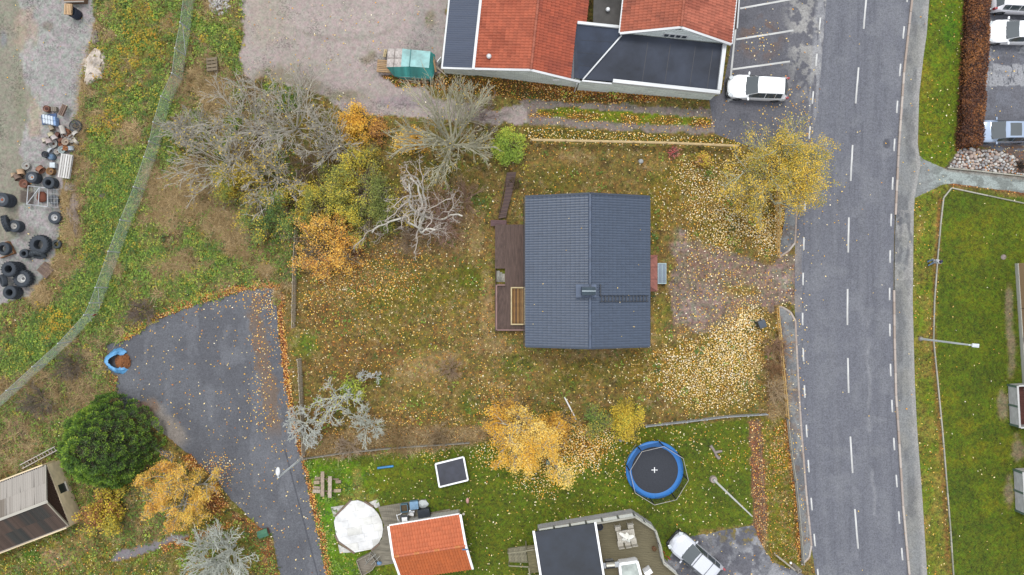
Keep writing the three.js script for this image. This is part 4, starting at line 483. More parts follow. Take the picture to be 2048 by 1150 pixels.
// --- building with black flat roof and raised terrace
{
  const h = 3.0, A = at(1068, 1064, h), B = at(1190, 1046, h), dn = V(0.158, 0, 0.9874), C = B.clone().addScaledVector(dn, 7), D = A.clone().addScaledVector(dn, 7);
  const g = thing('flat_roofed_house', 'house with a black felt flat roof and white edge trims, lower edge of the picture', 'house', A.clone().lerp(C, 0.5).setY(0));
  part(g, 'flat_roof', prism([A, B, C, D], 0.14), mat('#262f3e', 0.5, 0, 'blotch', 0.25)); const ux = B.clone().sub(A).normalize();
  part(g, 'edge_trim', beam(A.clone().addScaledVector(ux, -0.02).addScaledVector(dn, -0.1).setY(h + 0.03), D.clone().addScaledVector(ux, -0.02).setY(h + 0.03), 0.17, 0.12), whiteM); part(g, 'edge_trim', beam(B.clone().addScaledVector(ux, 0.02).addScaledVector(dn, -0.1).setY(h + 0.03), C.clone().addScaledVector(ux, 0.02).setY(h + 0.03), 0.15, 0.12), whiteM);
  const q = (p, a, b) => flatTo(p, 0).addScaledVector(ux, a).addScaledVector(dn, b), wm = mat('#8f3b33', 0.85, 0, 'grain', 0.4); part(g, 'wall', cladding(q(A, 0.3, 0.9), q(D, 0.3, 0), 1.0, () => 2.86, 0.16), wm); part(g, 'wall', cladding(q(C, -0.3, 0), q(B, -0.3, 0.9), 1.0, () => 2.86, 0.16), wm); part(g, 'wall', cladding(q(B, -0.36, 0.9), q(A, 0.36, 0.9), 1.0, () => 2.86, 0.16), wm);
  // terrace
  const T = thing('raised_terrace', 'raised grey-brown board terrace with white panel railing beside the black flat roof', 'terrace', V(8.5, 0, 21)), P = [[2.04, 18.96], [9.5, 17.7], [11.1, 18.77], [11.5, 20.04], [11.72, 21.31], [12.9, 22.3], [13.1, 25.5], [3.2, 25.5]].map(([x, z]) => V(x, 1.0, z));
  { // boards clipped to the outline
    const out = [], r = rng(6), d = V(0.986, 0, -0.165), e = V(0.165, 0, 0.986); for (let i = 0; i < 60; i++) { const o = V(2.0, 1, 18.6).addScaledVector(e, i * 0.125), hh = (r() - 0.5) * 0.004; const ts = []; for (const off of [0.004, 0.121]) { const s = o.clone().addScaledVector(e, off); const hit = []; for (let k = 0; k < P.length; k++) { const a = P[k], b = P[(k + 1) % P.length]; const da = (a.x - s.x) * e.x + (a.z - s.z) * e.z, db = (b.x - s.x) * e.x + (b.z - s.z) * e.z; if ((da > 0) !== (db > 0)) { const t = da / (da - db), p = a.clone().lerp(b, t); hit.push((p.x - s.x) * d.x + (p.z - s.z) * d.z); } } hit.sort((x, y) => x - y); ts.push(hit.length > 1 ? [hit[0] + 0.05, hit[hit.length - 1] - 0.05, s] : null); } if (!ts[0] || !ts[1]) continue; const y = 1.0 + hh; const f = (a, t) => a[2].clone().addScaledVector(d, a[t]).setY(y); out.push(prism([f(ts[0], 0), f(ts[0], 1), f(ts[1], 1), f(ts[1], 0)], 0.035)); }
    part(T, 'deck_boards', merge(out), mat('#7d7458', 0.85, 0, 'grain', [0.35, 0.9]));
  }
  const gw = lift(mat('#c4c3c8', 0.8, 0, 'grain', 0.4), 1.3), pw = new THREE.MeshStandardMaterial({ color: new THREE.Color(0.82, 0.84, 0.85), roughness: 0.3, side: THREE.DoubleSide }), rm = mat('#b9b7aa', 0.8, 0, 'grain', [1, 0.3]);
  for (let k = 0; k < 6; k++) { const a = P[k], b = P[k + 1], L = a.distanceTo(b), n = Math.max(1, Math.round(L / 1.22)); part(T, 'skirt', cladding(flatTo(a, 0), flatTo(b, 0), 0, () => 0.97, 0.2), gw); part(T, 'handrail', beam(flatTo(a, 1.98), flatTo(b, 1.98), 0.13, 0.05), rm); part(T, 'bottom_rail', beam(flatTo(a, 1.08), flatTo(b, 1.08), 0.07, 0.05), rm);
    for (let i = 0; i < n; i++) { const p = a.clone().lerp(b, i / n), q2 = a.clone().lerp(b, (i + 1) / n), u = q2.clone().sub(p).normalize(); part(T, 'railing_post', box(0.09, 1.06, 0.09, p.x, 1.47, p.z, Math.atan2(u.x, u.z)), mat('#8d9290', 0.7)); part(T, 'railing_panel', beam(flatTo(p, 1.52).addScaledVector(u, 0.08), flatTo(q2, 1.52).addScaledVector(u, -0.08), 0.02, 0.8), pw); } }
  // side stair
  const stp = thing('side_stair', 'weathered grey wooden stair with rails down to the lawn', 'stairs', at(1048, 1115)), sm = mat('#a8a287', 0.85, 0, 'grain', [1, 0.4]); const la = at(1052, 1092, 1), lb = at(1083, 1088, 1), lc = at(1092, 1142, 1), ld = at(1060, 1147, 1);
  part(stp, 'landing', prism([la, lb, lc, ld], 0.05), mat('#8b8460', 0.85, 0, 'grain', [1, 0.4])); for (const p of [la, ld]) part(stp, 'post', box(0.1, 2, 0.1, p.x, 1, p.z), sm);
  part(stp, 'handrail', merge([beam(flatTo(la, 1.95), flatTo(lb, 1.95), 0.1, 0.05), beam(flatTo(la, 1.5), flatTo(lb, 1.5), 0.06, 0.05), beam(flatTo(ld, 1.95), flatTo(lc, 1.95), 0.1, 0.05), beam(flatTo(ld, 1.5), flatTo(lc, 1.5), 0.06, 0.05), beam(flatTo(la.clone().lerp(ld, 0.62), 1.94), flatTo(ld, 1.94), 0.09, 0.05)]), sm);
  const s0 = at(1016, 1098, 0.1), s1 = at(1018, 1123, 0.1), e0 = la.clone().lerp(ld, 0.02), e1 = la.clone().lerp(ld, 0.58); for (let i = 0; i < 6; i++) { const t = (i + 0.5) / 6.2, a = s0.clone().lerp(e0, t), b = s1.clone().lerp(e1, t); part(stp, 'tread', beam(a, b, 0.24, 0.045), mat(i % 2 ? '#8f8a72' : '#9c967c', 0.85, 0, 'grain', [1, 0.4])); }
  part(stp, 'stringer', merge([beam(s0.clone().add(V(0, -0.05, 0)), e0.clone().add(V(0, -0.05, 0)), 0.05, 0.2), beam(s1.clone().add(V(0, -0.05, 0)), e1.clone().add(V(0, -0.05, 0)), 0.05, 0.2)]), sm); part(stp, 'stair_rail', merge([beam(s0.clone().add(V(0, 0.85, 0)), e0.clone().add(V(0, 0.95, 0)), 0.09, 0.05), beam(s1.clone().add(V(0, 0.85, 0)), e1.clone().add(V(0, 0.95, 0)), 0.09, 0.05), rod(s0, s0.clone().add(V(0, 0.85, 0)), 0.04), rod(s1, s1.clone().add(V(0, 0.85, 0)), 0.04)]), sm);
}
// --- old barn in the south-west corner
{
  const hr = 3.3, he = 1.7, R = at(94, 1003, hr), U = at(92, 930, he), Lw = at(138, 1051, he), d = V(-0.934, 0, 0.356), X = (v, t) => v.clone().addScaledVector(d, t), LEN = 9;
  const g = thing('old_barn', 'old barn with a pale corrugated slope, a dark rusty slope and a beige end wall', 'barn', V(-37.5, 0, 17));
  stuffPart(part(g, 'corrugated_sheets', tilePatch(U, X(U, LEN), X(R, LEN), R, 0.18, 1.35, 0.05, 0.02, '#bdb6ae', { vary: 0.1, seed: 31, flat: 0.3, dirt: '#8f857a' }), vcMat(0.9))); stuffPart(part(g, 'rusty_sheets', tilePatch(Lw, X(Lw, LEN), X(R, LEN), R, 0.12, 1.3, 0.025, 0.012, '#5c4a40', { vary: 0.2, seed: 32, flat: 0.5, dirt: '#3b3b38' }), vcMat(0.9)));
  for (const t of [1.0, 2.1, 3.2]) part(g, 'sheet_lap', beam(X(U, t).add(V(0, 0.045, 0)), X(R, t).add(V(0, 0.045, 0)), 0.05, 0.02), mat('#5c574f', 0.9));
  part(g, 'ridge_cap', beam(X(R, -0.1).add(V(0, 0.06, 0)), X(R, LEN).add(V(0, 0.06, 0)), 0.2, 0.05), mat('#c9c4b8', 0.9)); part(g, 'verge_board', beam(U.clone().add(V(0, 0.03, 0)), R.clone().add(V(0, 0.05, 0)), 0.07, 0.12), mat('#cfc8bc', 0.9)); part(g, 'verge_board', beam(R.clone().add(V(0, 0.05, 0)), Lw.clone().add(V(0, 0.03, 0)), 0.1, 0.12), mat('#b3aa98', 0.9));
  part(g, 'eave_board', beam(U.clone(), X(U, LEN), 0.1, 0.12), mat('#3e3a38', 0.9)); part(g, 'eave_board', beam(Lw.clone(), X(Lw, LEN), 0.06, 0.1), mat('#a59a90', 0.9));
  // end wall: masonry below, brown boards in the gable
  const o = V(0.934, 0, -0.356), a = flatTo(U, 0).addScaledVector(o, -0.15), b = flatTo(Lw, 0).addScaledVector(o, -0.15), pl = lift(mat('#f0dcb8', 0.95, 0, 'mottle', 0.5), 1.5), hw = 1.55, wd = b.clone().sub(a), L = wd.length(); wd.normalize();
  const wallBox = (t0, t1, y0, y1) => { const g1 = beam(a.clone().addScaledVector(wd, t0).setY((y0 + y1) / 2), a.clone().addScaledVector(wd, t1).setY((y0 + y1) / 2), 0.3, y1 - y0); g1.translate(-o.x * 0.0, 0, -o.z * 0.0); return g1; };
  const w0 = L * 0.36, w1 = L * 0.5; part(g, 'wall', merge([wallBox(0, w0, 0, hw), wallBox(w1, L, 0, hw), wallBox(w0, w1, 0, 0.5), wallBox(w0, w1, 1.3, hw)]), pl); part(g, 'window', wallBox(w0, w1, 0.5, 1.3).scale(1, 1, 1), new THREE.MeshStandardMaterial({ color: alb('#3c4246'), roughness: 0.25, side: THREE.DoubleSide }));
  part(g, 'window_sill', beam(a.clone().addScaledVector(wd, w0 - 0.06).addScaledVector(o, 0.2).setY(0.5), a.clone().addScaledVector(wd, w1 + 0.06).addScaledVector(o, 0.2).setY(0.5), 0.14, 0.05), mat('#d8d2c4', 0.9));
  const gb = cladding(b.clone().addScaledVector(o, 0.02), a.clone().addScaledVector(o, 0.02), hw - 0.02, t => hw + 0.06 + 1.55 * (1 - Math.abs(2 * t - 1)), 0.14); part(g, 'gable_boards', gb, mat('#5b4034', 0.9, 0, 'grain', 0.4));
  part(g, 'wall', beam(X(a, 0.2).setY(0.8), X(a, LEN - .3).setY(0.8), 0.3, 1.56), pl); part(g, 'wall', beam(X(b, 0.2).setY(0.8), X(b, LEN - .3).setY(0.8), 0.3, 1.56), pl);
}
// --- apartment house at the east edge: only its west face and terraces come into the picture
{
  const A = at(2030, 527), B = at(2044, 745), g = thing('apartment_house', 'beige rendered wall with pale plinth at the right edge of the lawn', 'building', A.clone().lerp(B, 0.5).add(V(2, 0, 0))), d = B.clone().sub(A).normalize(), e = V(d.z, 0, -d.x), C = A.clone().addScaledVector(d, 24);
  const wall = (a, b, t, y0, y1, off) => { const q = beam(a.clone().setY((y0 + y1) / 2), b.clone().setY((y0 + y1) / 2), t, y1 - y0); q.translate(e.x * off, 0, e.z * off); return q; };
  part(g, 'plinth', wall(A, C, 0.3, 0, 0.35, 0.12), mat('#dcdcd2', 0.85, 0, 'mottle', 0.6)); part(g, 'wall', wall(A, C, 0.3, 0.35, 5.2, 0.18), mat('#d9b58c', 0.9, 0, 'mottle', 0.5)); part(g, 'wall_joint', wall(A.clone().addScaledVector(d, 3.58), A.clone().addScaledVector(d, 3.62), 0.32, 0.35, 5.2, 0.175), mat('#6a5a4c', 0.9));
  part(g, 'north_wall', beam(A.clone().addScaledVector(e, 0.34).setY(2.6).addScaledVector(d, 0.15), A.clone().addScaledVector(e, 10).setY(2.6).addScaledVector(d, 0.15), 0.3, 5.2), mat('#d9b58c', 0.9, 0, 'mottle', 0.5)); part(g, 'roof', prism([A.clone().addScaledVector(d, -0.3).addScaledVector(e, -0.05), C.clone().addScaledVector(e, -0.05), C.clone().addScaledVector(e, 11), A.clone().addScaledVector(d, -0.3).addScaledVector(e, 11)].map(v => v.setY(5.4)), 0.18), mat('#55565a', 0.8));
  { const p = A.clone().addScaledVector(d, 5.98).addScaledVector(e, 0.0).setY(0.62), q = new THREE.SphereGeometry(0.26, 16, 10); q.scale(0.35, 1, 1); q.translate(p.x, p.y + 0.1, p.z); part(g, 'wall_lamp', q, mat('#8390a3', 0.4)); }
  for (const [px, y0, y1, lab] of [[2015, 768, 850, 'white terrace screen with two panels and green posts, nearer the beige wall'], [2026, 937, 1022, 'white terrace screen with two panels and green posts, lower right corner']]) {
    const a = at(px, y0), b = at(px + 4.5, y1), u = b.clone().sub(a).normalize(), v = V(u.z, 0, -u.x), T = thing('terrace_screen', lab, 'terrace screen', a.clone().lerp(b, 0.5), 'terrace screens of the apartment house'), gm = mat('#6f8a7c', 0.7), wp = mat('#eceef0', 0.6);
    const panel = (p, q) => beam(p.clone().setY(0.56), q.clone().setY(0.56), 0.03, 0.98), L = a.distanceTo(b); part(T, 'panel', panel(a.clone().addScaledVector(u, 0.16), a.clone().addScaledVector(u, L / 2 - 0.08)), wp); part(T, 'panel', panel(a.clone().addScaledVector(u, L / 2 + 0.08), b.clone().addScaledVector(u, -0.16)), wp);
    for (const t of [0.08, L / 2, L - 0.08]) part(T, 'post', box(0.1, 1.06, 0.15, a.x + u.x * t, 0.53, a.z + u.z * t, Math.atan2(u.x, u.z)), gm); part(T, 'top_rail', beam(a.clone().setY(1.1), b.clone().setY(1.1), 0.14, 0.05), wp);
    for (const [p, s] of [[a, 1], [b, -1]]) { const q = p.clone().addScaledVector(v, 2.2); part(T, 'side_panel', beam(p.clone().addScaledVector(v, 0.1).setY(0.56), q.clone().setY(0.56), 0.04, 1.0), wp); part(T, 'side_rail', beam(p.clone().addScaledVector(v, 0.08).setY(1.1), q.clone().setY(1.1), 0.12, 0.05), wp); }
    part(T, 'floor', prism([a.clone().addScaledVector(v, 0.1), b.clone().addScaledVector(v, 0.1), b.clone().addScaledVector(v, 2.1), a.clone().addScaledVector(v, 2.1)].map(w => w.setY(0.12)), 0.11), mat('#6d4038', 0.85, 0, 'grain', 0.5));
  }
}
// ---------- fences ----------
function railFence(label, pts, hPost, rails, spacing, hex, { rw = 0.1, rt = 0.035, pw = 0.09, name = 'rail_fence', cap = false } = {}) {
  const P = pts.map(([a, b]) => at(a, b)), g = thing(name, label, 'fence', P[P.length >> 1].clone()), m = mat(hex, 0.85, 0, 'grain', [1, 0.3]), r = rng(pts.length * 13 + pts[0][0]); const posts = [];
  for (let i = 0; i < P.length - 1; i++) { const n = Math.max(1, Math.round(P[i].distanceTo(P[i + 1]) / spacing)); for (let k = 0; k < n; k++) posts.push(P[i].clone().lerp(P[i + 1], k / n)); } posts.push(P[P.length - 1]);
  posts.forEach(p => part(g, 'post', box(pw, hPost, pw, p.x, hPost / 2, p.z, r()), m));
  for (let i = 0; i < posts.length - 1; i++) for (const h of rails) { const j = () => (r() - 0.5) * 0.03; part(g, 'rail', beam(posts[i].clone().setY(h + j()), posts[i + 1].clone().setY(h + j()), rt, rw), m); }
  if (cap) for (let i = 0; i < posts.length - 1; i++) part(g, 'cap_rail', beam(posts[i].clone().setY(hPost + 0.02), posts[i + 1].clone().setY(hPost + 0.02), 0.14, 0.03), m);
  return g;
}
function boardFence(label, pts, h, hex, bw = 0.1, gap = 0.03, name = 'board_fence') {
  const P = pts.map(([a, b]) => at(a, b)), g = thing(name, label, 'fence', P[P.length >> 1].clone()), m = mat(hex, 0.9, 0, 'grain', [1, 0.3]), r = rng(pts[0][0] + 5);
  for (let i = 0; i < P.length - 1; i++) { const L = P[i].distanceTo(P[i + 1]), nb = Math.max(1, Math.round(L / 2)); for (let k = 0; k < nb; k++) { const a = P[i].clone().lerp(P[i + 1], k / nb), b = P[i].clone().lerp(P[i + 1], (k + 1) / nb), d = b.clone().sub(a), ry = Math.atan2(d.x, d.z), n = Math.max(1, Math.floor(d.length() / (bw + gap))), out = []; part(g, 'post', box(0.09, h, 0.09, a.x, h / 2, a.z, ry), m); part(g, 'rail', beam(a.clone().setY(h * 0.3), b.clone().setY(h * 0.3), 0.04, 0.08), m); part(g, 'rail', beam(a.clone().setY(h * 0.8), b.clone().setY(h * 0.8), 0.04, 0.08), m);
      for (let q = 0; q < n; q++) { if (r() < 0.05) continue; const p = a.clone().lerp(b, (q + 0.5) / n), hh = h * (0.92 + r() * 0.14), bx = box(0.022, hh, bw, 0, hh / 2, 0); bx.rotateX((r() - 0.5) * 0.06); bx.rotateZ((r() - 0.5) * 0.05); bx.rotateY(ry); bx.translate(p.x + Math.cos(ry) * 0.04, 0, p.z - Math.sin(ry) * 0.04); out.push(bx); } stuffPart(part(g, 'boards', merge(out), m)); } }
  return g;
}
railFence('pale wooden rail fence between the dirt track and the plot', [[1062, 284], [1200, 287], [1330, 290], [1470, 296]], 0.95, [0.5, 0.85], 2.4, '#d8bd8c', { cap: true });
railFence('pale two-rail wooden fence under the yellow roadside tree', [[1549, 300], [1550, 400], [1551, 516]], 0.95, [0.45, 0.86], 2.2, '#dcb878', { rt: 0.05 });
railFence('pale two-rail wooden fence between the plot and the footpath, south of the drive', [[1549, 612], [1553, 660], [1558, 720], [1566, 800], [1569, 832]], 0.95, [0.45, 0.86], 2.2, '#dcb878', { rt: 0.05 });
railFence('weathered grey rail fence along the footpath in the lower right', [[1570, 836], [1577, 900], [1586, 960], [1594, 1040], [1601, 1122]], 0.75, [0.4, 0.68], 2.2, '#a9a79b', { rt: 0.06 });
boardFence('old grey board fence under the bare trees, upper stretch', [[600, 345], [599, 430], [593, 520], [590, 655]], 1.05, '#d6c8b2');
boardFence('old grey board fence beside the turning place, lower stretch', [[602, 717], [606, 800], [611, 912]], 1.05, '#d8ccb8');
boardFence('grey board fence behind the lawn corner with the picnic table', [[609, 916], [690, 904], [800, 893], [940, 884]], 0.6, '#b0ab9e');
boardFence('bluish grey board fence north of the trampoline lawn', [[1290, 851], [1370, 842], [1450, 832], [1532, 827]], 0.65, '#c4c9cc');
boardFence('short grey picket panel between the conifer and the turning place', [[314, 888], [334, 903], [352, 917]], 0.9, '#98928c');
railFence('thin wire fence along the brown bed beside the trampoline lawn', [[1512, 838], [1517, 900], [1522, 980], [1526, 1060]], 0.7, [0.3, 0.65], 2.4, '#9aa08c', { rw: 0.01, rt: 0.01, pw: 0.035, name: 'wire_fence' });
{ // chain-link fence of the yard
  const base = [[396, -50], [390, 0], [382, 62], [372, 112], [366, 160], [345, 205], [330, 255], [322, 292], [312, 322], [292, 380], [266, 444], [243, 505], [218, 575], [207, 605], [196, 628], [146, 683], [96, 728], [46, 774], [0, 815], [-60, 862]], g = thing('chain_link_fence', 'tall galvanised chain-link fence with green mesh curving between yard and meadow', 'fence', at(230, 540)), pm = mat('#e3e8ea', 0.5, 0.1), wm = mat('#bccfc2', 0.5, 0.0, null), h = 1.8, P = base.map(([a, b]) => at(a, b)), pts = [];
  for (let i = 0; i < P.length - 1; i++) { const n = Math.max(1, Math.round(P[i].distanceTo(P[i + 1]) / 2.6)); for (let k = 0; k < n; k++) pts.push(P[i].clone().lerp(P[i + 1], k / n)); } pts.push(P[P.length - 1]);
  const tri = (p, q, s, out) => { const d = q.clone().sub(p).normalize(), a = d.clone().cross(s).normalize(), r = 0.0027, v = []; for (let k = 0; k < 3; k++) { const t = k * 2.094; v.push(a.clone().multiplyScalar(Math.cos(t) * r).addScaledVector(s, Math.sin(t) * r)); } for (let k = 0; k < 3; k++) { const u = v[k], w = v[(k + 1) % 3]; for (const [e, f] of [[p, u], [q, u], [p, w], [p, w], [q, u], [q, w]]) out.push(e.x + f.x, e.y + f.y, e.z + f.z); } };
  pts.forEach((p, i) => { part(g, 'post', rod(p.clone(), p.clone().setY(h + 0.06), 0.045, 0.045, 8), pm); if (i === pts.length - 1) return; const q = pts[i + 1], d = q.clone().sub(p), L = d.length(); d.normalize(); const s = V(-d.z, 0, d.x), out = [], st = 0.058 * Math.SQRT2;
    for (const sg of [1, -1]) for (let c = -h; c < L + h; c += st) { let x0 = c, y0 = 0, x1 = c + sg * h, y1 = h; const lo = Math.max(0, Math.min(x0, x1)), hi = Math.min(L, Math.max(x0, x1)); if (hi - lo < 0.02) continue; const ya = sg > 0 ? lo - c : c - lo, yb = sg > 0 ? hi - c : c - hi; tri(p.clone().addScaledVector(d, lo).setY(clamp(ya, 0.03, h)), p.clone().addScaledVector(d, hi).setY(clamp(yb, 0.03, h)), s, out); }
    const geo = new THREE.BufferGeometry(); geo.setAttribute('position', new THREE.Float32BufferAttribute(out, 3)); geo.computeVertexNormals(); stuffPart(part(g, 'wire_mesh', geo, wm)); part(g, 'top_wire', rod(p.clone().setY(h), q.clone().setY(h), 0.008, 0.008, 5), pm); });
  for (const [a, b, c, d] of [[383, 62, 372, 112], [219, 577, 200, 620], [198, 626, 185, 645]]) part(g, 'brace', rod(at(a, b).setY(1.5), at(c, d).setY(0.05), 0.022), pm);
  part(g, 'red_sign', box(0.24, 0.3, 0.02, at(189, 630, 1.5).x, 1.5, at(189, 630, 1.5).z, 0.8), mat('#a34a32', 0.7));
}
// ---------- cars ----------
const ringTyre = (R, Ri, w, n = 28) => { const p = [[Ri, -w * 0.42], [Ri + 0.02, -w * 0.5], [R * 0.86, -w * 0.5], [R * 0.97, -w * 0.42], [R, -w * 0.3], [R, w * 0.3], [R * 0.97, w * 0.42], [R * 0.86, w * 0.5], [Ri + 0.02, w * 0.5], [Ri, w * 0.42], [Ri, -w * 0.42]].map(a => new THREE.Vector2(a[0], a[1])); return new THREE.LatheGeometry(p, n); };
const rubberM = mat('#33373d', 0.85, 0, 'fine', 2), rimM = mat('#c9ccd0', 0.3, 0.7, null);
function car(name, label, px, py, heading, { L = 4.7, W = 1.86, Ht = 1.5, hex, kind = 'estate', rails = false, gloss = 0.25, metal = 0, plate = false, sunroof = false }) {
  const c = at(px, py, 0.8).setY(0), g = thing(name, label, 'car', c); g.rotation.y = heading;
  const paint = new THREE.MeshPhysicalMaterial({ color: alb(hex).multiplyScalar(hex.startsWith('#f') ? 1.45 : 1.05), roughness: gloss, metalness: metal, clearcoat: 1, clearcoatRoughness: 0.05, side: THREE.DoubleSide });
  const h = Ht, K1 = { estate: [[0, .76, .58, .62, .6], [.012, .88, .78, .72, .8], [.03, .935, .95, .74, 1.0], [.115, .965, .96, .64, h - .1], [.16, .98, .96, .65, h - .03], [.33, 1, .95, .67, h], [.46, 1, .93, .67, h - .01], [.535, 1, .92, .66, h - .07], [.7, .99, .9, .75, 1.0], [.735, .985, .88, .76, .97], [.86, .965, .81, .77, .88], [.93, .91, .7, .74, .78], [.975, .8, .6, .64, .67], [1, .62, .5, .5, .55]],
    hatch: [[0, .76, .58, .62, .6], [.012, .88, .78, .72, .8], [.035, .935, .95, .74, 1.0], [.12, .965, .97, .66, h - .09], [.17, .98, .97, .68, h - .03], [.38, 1, .96, .7, h], [.5, 1, .94, .7, h - .02], [.56, 1, .93, .7, h - .07], [.75, .99, .9, .75, .99], [.78, .985, .88, .76, .96], [.9, .95, .78, .76, .85], [.955, .89, .68, .74, .73], [.985, .78, .58, .66, .63], [1, .68, .5, .56, .55]] }[kind];
  const wsA = kind === 'estate' ? [.535, .7] : [.56, .75], rwA = kind === 'estate' ? [.03, .115] : [.035, .12];
  const at1 = (s) => { for (let i = 0; i < K1.length - 1; i++) if (s <= K1[i + 1][0]) { const a = K1[i], b = K1[i + 1], t = (s - a[0]) / (b[0] - a[0]); return a.map((v, k) => lerp(v, b[k], t)); } return K1[K1.length - 1]; };
  const ss = new Set(K1.map(k => k[0])); for (let i = 0; i <= 44; i++) ss.add(+(i / 44).toFixed(4)); for (const v of [.145, .24, .245, .4, .408, .66, rwA[0] + .006, rwA[1] - .006]) ss.add(v); const st = [...ss].sort((a, b) => a - b);
  const wheelS = [.185, .805], wr = 0.335, sec = (s) => { const [, wm, yb, wr_, yr] = at1(s), hw = W / 2, bow = 1 - 0.04 * Math.pow(Math.abs(s - 0.5) * 2, 2); let yl = 0.24; for (const q of wheelS) { const dx = (s - q) * L; if (Math.abs(dx) < wr + 0.07) yl = Math.max(yl, Math.sqrt((wr + 0.07) ** 2 - dx * dx) + wr); } const a = wm * hw, wb = a * 0.955, wf = wr_ * hw; const y1 = Math.max(0.45, yl + 0.02);
    return [[a * 0.95, yl], [a, y1], [a * 0.995, Math.max(y1 + 0.01, lerp(y1, yb, 0.6))], [wb, Math.max(yb, y1 + 0.02)], [lerp(wb, wf, 0.08), lerp(yb, yr, 0.1)], [lerp(wb, wf, 0.9), lerp(yb, yr, 0.86)], [wf, lerp(yb, yr, 0.975)], [wf * 0.8, yr], [wf * 0.42, yr + 0.018], [0, yr + 0.024]]; };
  const S2 = st.map(s => { const q = sec(s), full = [...q, ...q.slice(0, 9).reverse().map(([z, y]) => [-z, y])]; return full.map(([z, y], k) => { const cr = 1 - Math.abs(z) / (W / 2); return [(s - 0.5) * L - (s > 0.8 ? (1 - cr) * 0.3 * smooth(0.8, 1, s) : 0) + (s < 0.1 ? (1 - cr) * 0.12 * smooth(0.1, 0, s) : 0) + (s > wsA[0] - 0.001 && s < wsA[1] + 0.02 && k > 5 && k < 13 ? cr * 0.08 : 0), y, z]; }); });
  const buckets = {}; const put = (b, ...v) => { (buckets[b] ??= []).push(...v.flat()); };
  for (let i = 0; i < st.length - 1; i++) for (let k = 0; k < 18; k++) { const sm = (st[i] + st[i + 1]) / 2, a = S2[i][k], b = S2[i + 1][k], c2 = S2[i + 1][k + 1], d = S2[i][k + 1]; let bk = 'body'; const top = k >= 6 && k <= 11, side = k === 4 || k === 13;
    if (top && sm > wsA[0] && sm < wsA[1]) bk = 'windscreen'; else if (top && sm > rwA[0] && sm < rwA[1]) bk = 'rear_window'; else if (side && sm > .14 && sm < .67 && !(sm > .24 && sm < .245) && !(sm > .4 && sm < .408)) bk = k === 4 ? 'side_window_l' : 'side_window_r'; else if (sunroof && k >= 7 && k <= 10 && sm > .3 && sm < .5) bk = 'roof_glass'; else if (top && sm > rwA[1] && sm < wsA[0]) bk = 'roof';
    put(bk, a, b, c2, a, c2, d); }
  for (const e of [0, st.length - 1]) { const r = S2[e]; for (let k = 0; k < 9; k++) { const a = r[k], b = r[k + 1], c2 = r[18 - k - 1], d = r[18 - k]; put('body', a, b, c2, a, c2, d); } }
  for (const [b, v] of Object.entries(buckets)) { let geo = new THREE.BufferGeometry(); geo.setAttribute('position', new THREE.Float32BufferAttribute(v, 3)); geo = smoothNormals(geo, b === 'body' ? 0.7 : 0.3); lpart(g, b.replace(/_[lr]$/, ''), geo, b === 'body' || b === 'roof' ? paint : glassMat); }
  lpart(g, 'underbody', box(L * 0.94, 0.14, W * 0.86, 0, 0.27, 0), darkM);
  for (const q of wheelS) for (const z of [-1, 1]) { const wg = new THREE.Group(); wg.name = 'wheel'; wg.position.set((q - 0.5) * L, wr, z * (W / 2 - 0.13)); g.add(wg); const t = lpart(wg, 'tyre', ringTyre(wr, 0.2, 0.21).rotateX(Math.PI / 2), rubberM); const sp = [new THREE.CylinderGeometry(0.2, 0.2, 0.1, 18).rotateX(Math.PI / 2)]; for (let k = 0; k < 5; k++) sp.push(box(0.05, 0.17, 0.03, 0, 0.1, z * 0.065).rotateZ(k * 1.2566)); lpart(wg, 'rim', merge(sp), rimM); }
  for (const z of [-1, 1]) { lpart(g, 'door_mirror', rbox(0.13, 0.14, 0.24, 0.045, (.665 - 0.5) * L, 0.98, z * (W / 2 + 0.06)), paint); const hl = rbox(0.34, 0.12, 0.26, 0.05); hl.rotateY(z * 0.5); hl.translate((.945 - 0.5) * L - 0.03, 0.72, z * W * 0.36); lpart(g, 'headlight', hl, new THREE.MeshPhysicalMaterial({ color: alb('#dfe6ea'), roughness: 0.08, clearcoat: 1 })); const tl = rbox(0.26, 0.34, 0.16, 0.05, (.035 - 0.5) * L, 0.9, z * W * 0.405); lpart(g, 'tail_light', tl, new THREE.MeshPhysicalMaterial({ color: alb('#b3202c'), roughness: 0.12, clearcoat: 1 }));
    if (rails) lpart(g, 'roof_rail', rod(V(-0.34 * L, h - 0.005, z * W * 0.335), V(0.07 * L, h - 0.01, z * W * 0.335), 0.022), mat('#8b8f94', 0.3, 0.6)); }
  lpart(g, 'front_bumper', rbox(0.14, 0.2, W * 0.72, 0.05, 0.487 * L, 0.42, 0), mat('#3a3d41', 0.6)); lpart(g, 'grille', rbox(0.06, 0.12, W * 0.4, 0.02, 0.492 * L, 0.6, 0), darkM); lpart(g, 'rear_bumper', rbox(0.12, 0.2, W * 0.74, 0.05, -0.49 * L, 0.45, 0), paint);
  for (const z of [-0.22, 0.16]) { const w = rod(V((wsA[1] - .5) * L + 0.1, 1.02, z * W), V((wsA[1] - .5) * L - 0.12, 1.11, z * W - 0.4), 0.011, 0.008, 5); lpart(g, 'wiper', w, darkM); }
  if (rails) for (const x of [-0.22, 0.02]) lpart(g, 'roof_bar', beam(V(x * L, h + 0.02, -W * 0.34), V(x * L, h + 0.02, W * 0.34), 0.04, 0.02), mat('#5f646a', 0.4, 0.5));
  return g;
}
